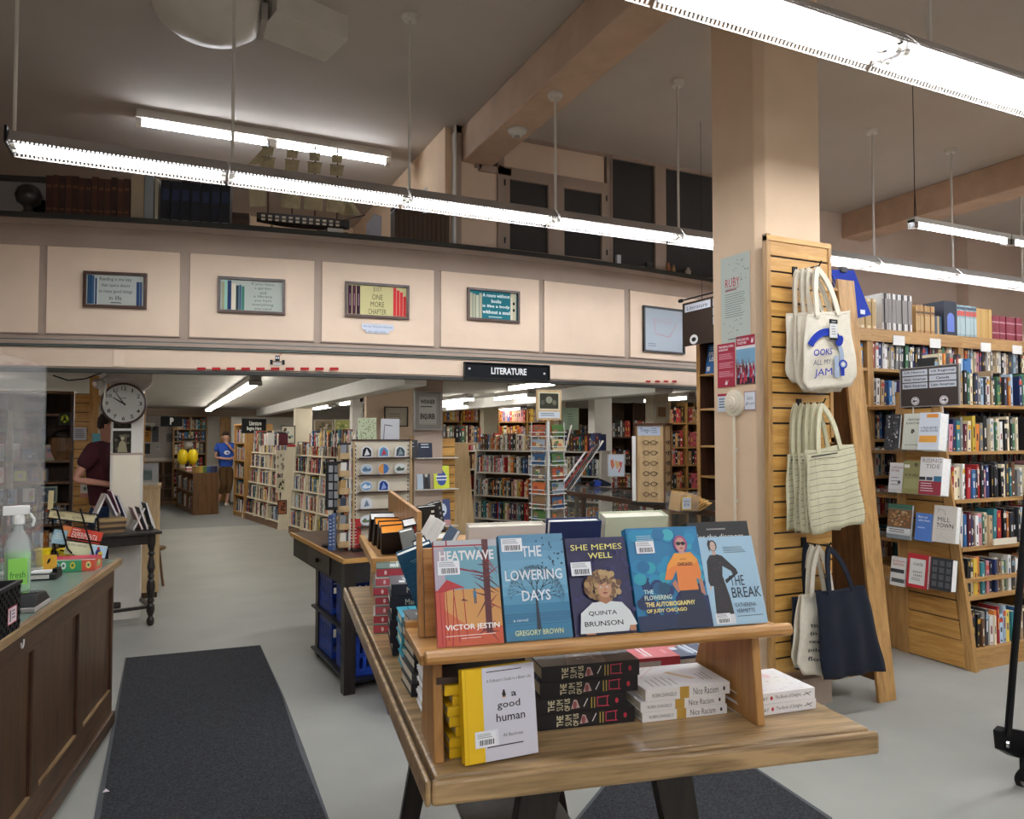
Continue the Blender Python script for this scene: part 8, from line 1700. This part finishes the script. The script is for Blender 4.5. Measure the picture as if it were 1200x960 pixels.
bx('stand_plank', 'darkwood', ship, (.03, -.08, 0, SL*.9, .08, .012))
b = MB(); b.tube((SL*.82, 0, .17), (SL*1.03, 0, .24), .007, 6); b.build('bowsprit', 'darkwood', ship)
M['sail'] = mat('aged_sailcloth', '#b5aa88', .95, var=.12, scale=20)
for i, t in enumerate((.10, .32, .53, .74)):
    x = SL*t+.02; b = MB(); b.tube((x, 0, .16), (x, 0, .84), .007, 6); mst = b.build('mast', 'darkwood', ship)
    for k, (z, w, h) in enumerate(((.22, .10, .18), (.42, .085, .13), (.57, .07, .11), (.69, .055, .08))):
        if i in (0,) and k < 2: continue
        b = MB(); b.tube((x-w, -.015, z+h), (x+w*.9, -.015, z+h), .004, 5); b.build('yard', 'darkwood', mst)
        b = MB(); vs = []; fs = []; m_ = 6
        for q_ in range(m_+1):
            u = q_/m_
            for v in range(5): vv = v/4; vs.append((x-w*.95+(w*1.8)*u*(1-.12*vv), -.02-.04*math.sin(PI*u)*math.sin(PI*vv), z+h-h*.92*vv))
        for q_ in range(m_):
            for v in range(4): fs.append((q_*5+v, q_*5+v+1, q_*5+6+v, q_*5+5+v))
        b.add(vs, fs); sl = b.build('sail', 'sail', mst); sl.modifiers.new('t', 'SOLIDIFY').thickness = .002
b = MB(); b.add([(-.04, 0, .22), (SL*.10, 0, .24), (SL*.10, 0, .52), (-.05, 0, .47)], [(0, 1, 2, 3)]).add([(-.06, 0, .60), (SL*.10, 0, .62), (SL*.10, 0, .80)], [(0, 1, 2)]); b.build('spanker_sail', 'sail', ship).modifiers.new('t', 'SOLIDIFY').thickness = .002
for k in range(3): b = MB(); b.add([(SL*(.78+.02*k), 0, .52-.08*k), (SL*(.80+.03*k), 0, .22), (SL*(1.0-.06*k), 0, .235)], [(0, 1, 2)]); b.build('jib_sail', 'sail', ship).modifiers.new('t', 'SOLIDIFY').thickness = .002
# other ledge things
for px0, px1, h, col, lb in ((272, 292, .20, '#4a3222', 'brown wooden crate left of the model ship'), (372, 408, .10, '#55402f', 'low brown wooden box beneath the ship bowsprit'),):
    a, c_ = onL(px0, .3), onL(px1, .3); X = c_-a; o = tag(MB().box(0, 0, 0, X.length, .16, h).build('wooden_box', 'darkwood', bev=.004), lb, 'box'); o.matrix_world = Matrix.Translation(a) @ Matrix.Rotation(math.atan2(X.y, X.x), 4, 'Z')
a = onL(384, .05); o = thing('label_card', 'small white name card at the front of the model ship stand', 'card', tuple(a), -.1); bx('card', 'offwhite', o, (0, 0, 0, .14, .004, .06))
a = onL(430, .1); o = tag(MB().add([(0, 0, 0), (.14, .02, 0), (.15, .03, .24), (.08, .05, .26), (0, .02, .14)], [(0, 1, 2, 3, 4)], '#a9aab4').build('paper_sheets', 'matteprint'), 'pale bent paper sheets standing beside the thin brown volumes', 'paper'); o.location = a; o.modifiers.new('t', 'SOLIDIFY').thickness = .003
# papers and board on the upper office wall
for y0, y1, z0, z1, col, lb, hd in ((8.6, 8.9, 3.9, 4.45, '#b9bcc8', 'sheet with a dark clip on the upper office wall', 1), (7.5, 8.3, 3.7, 4.30, '#b4bac4', 'white board of handwriting on the upper office wall', 0)):
    o = thing('wall_paper_sheet', lb, 'notice', (2.494, y1, z0), -PI/2); b = MB(); b.box(0, -.004, 0, y1-y0, 0, z1-z0, col); b.build('sheet', 'matteprint', o)
    q = MB(); cv = Canvas(q, (0, -.0045, 0), (1, 0, 0), (0, 0, 1), y1-y0, z1-z0); cv.rect(.01, .01, .99, .99, col); cv.lines(.2, .5, .8, .9, 4, '#6a7080', .2); (cv.rect(0, .92, 1, 1, '#3a3434') if hd else None); q.build('writing', 'matteprint', o)
# small things on the sill behind the partition glass
for i, (px, col, w, h, lb) in enumerate(((722, '#c9cdd2', .05, .16, 'pale booklet standing behind the partition glass'), (745, '#a9aca8', .12, .06, 'crumpled white paper behind the partition glass'), (757, '#3a3c40', .08, .12, 'dark box behind the partition glass'), (783, '#b06a4a', .05, .14, 'orange brown bottle by the right partition window'), (789, '#a9845c', .05, .12, 'tan bottle by the right partition window'), (806, '#a9a090', .07, .11, 'cream jar by the right partition window'))):
    p = ony(px, 290, 6.86); o = thing('sill_item', lb, 'ornament', (p.x, 6.86, LZ)); o.name = ['booklet', 'crumpled_paper', 'dark_box', 'bottle', 'bottle', 'jar'][i]
    b = MB(); (b.lathe([(w*.5, 0), (w*.5, h*.7), (w*.25, h*.85), (w*.25, h)], 12, col=col) if i > 2 else b.box(0, -.02, 0, w, .02, h, col)); b.build('body', 'spine', o)
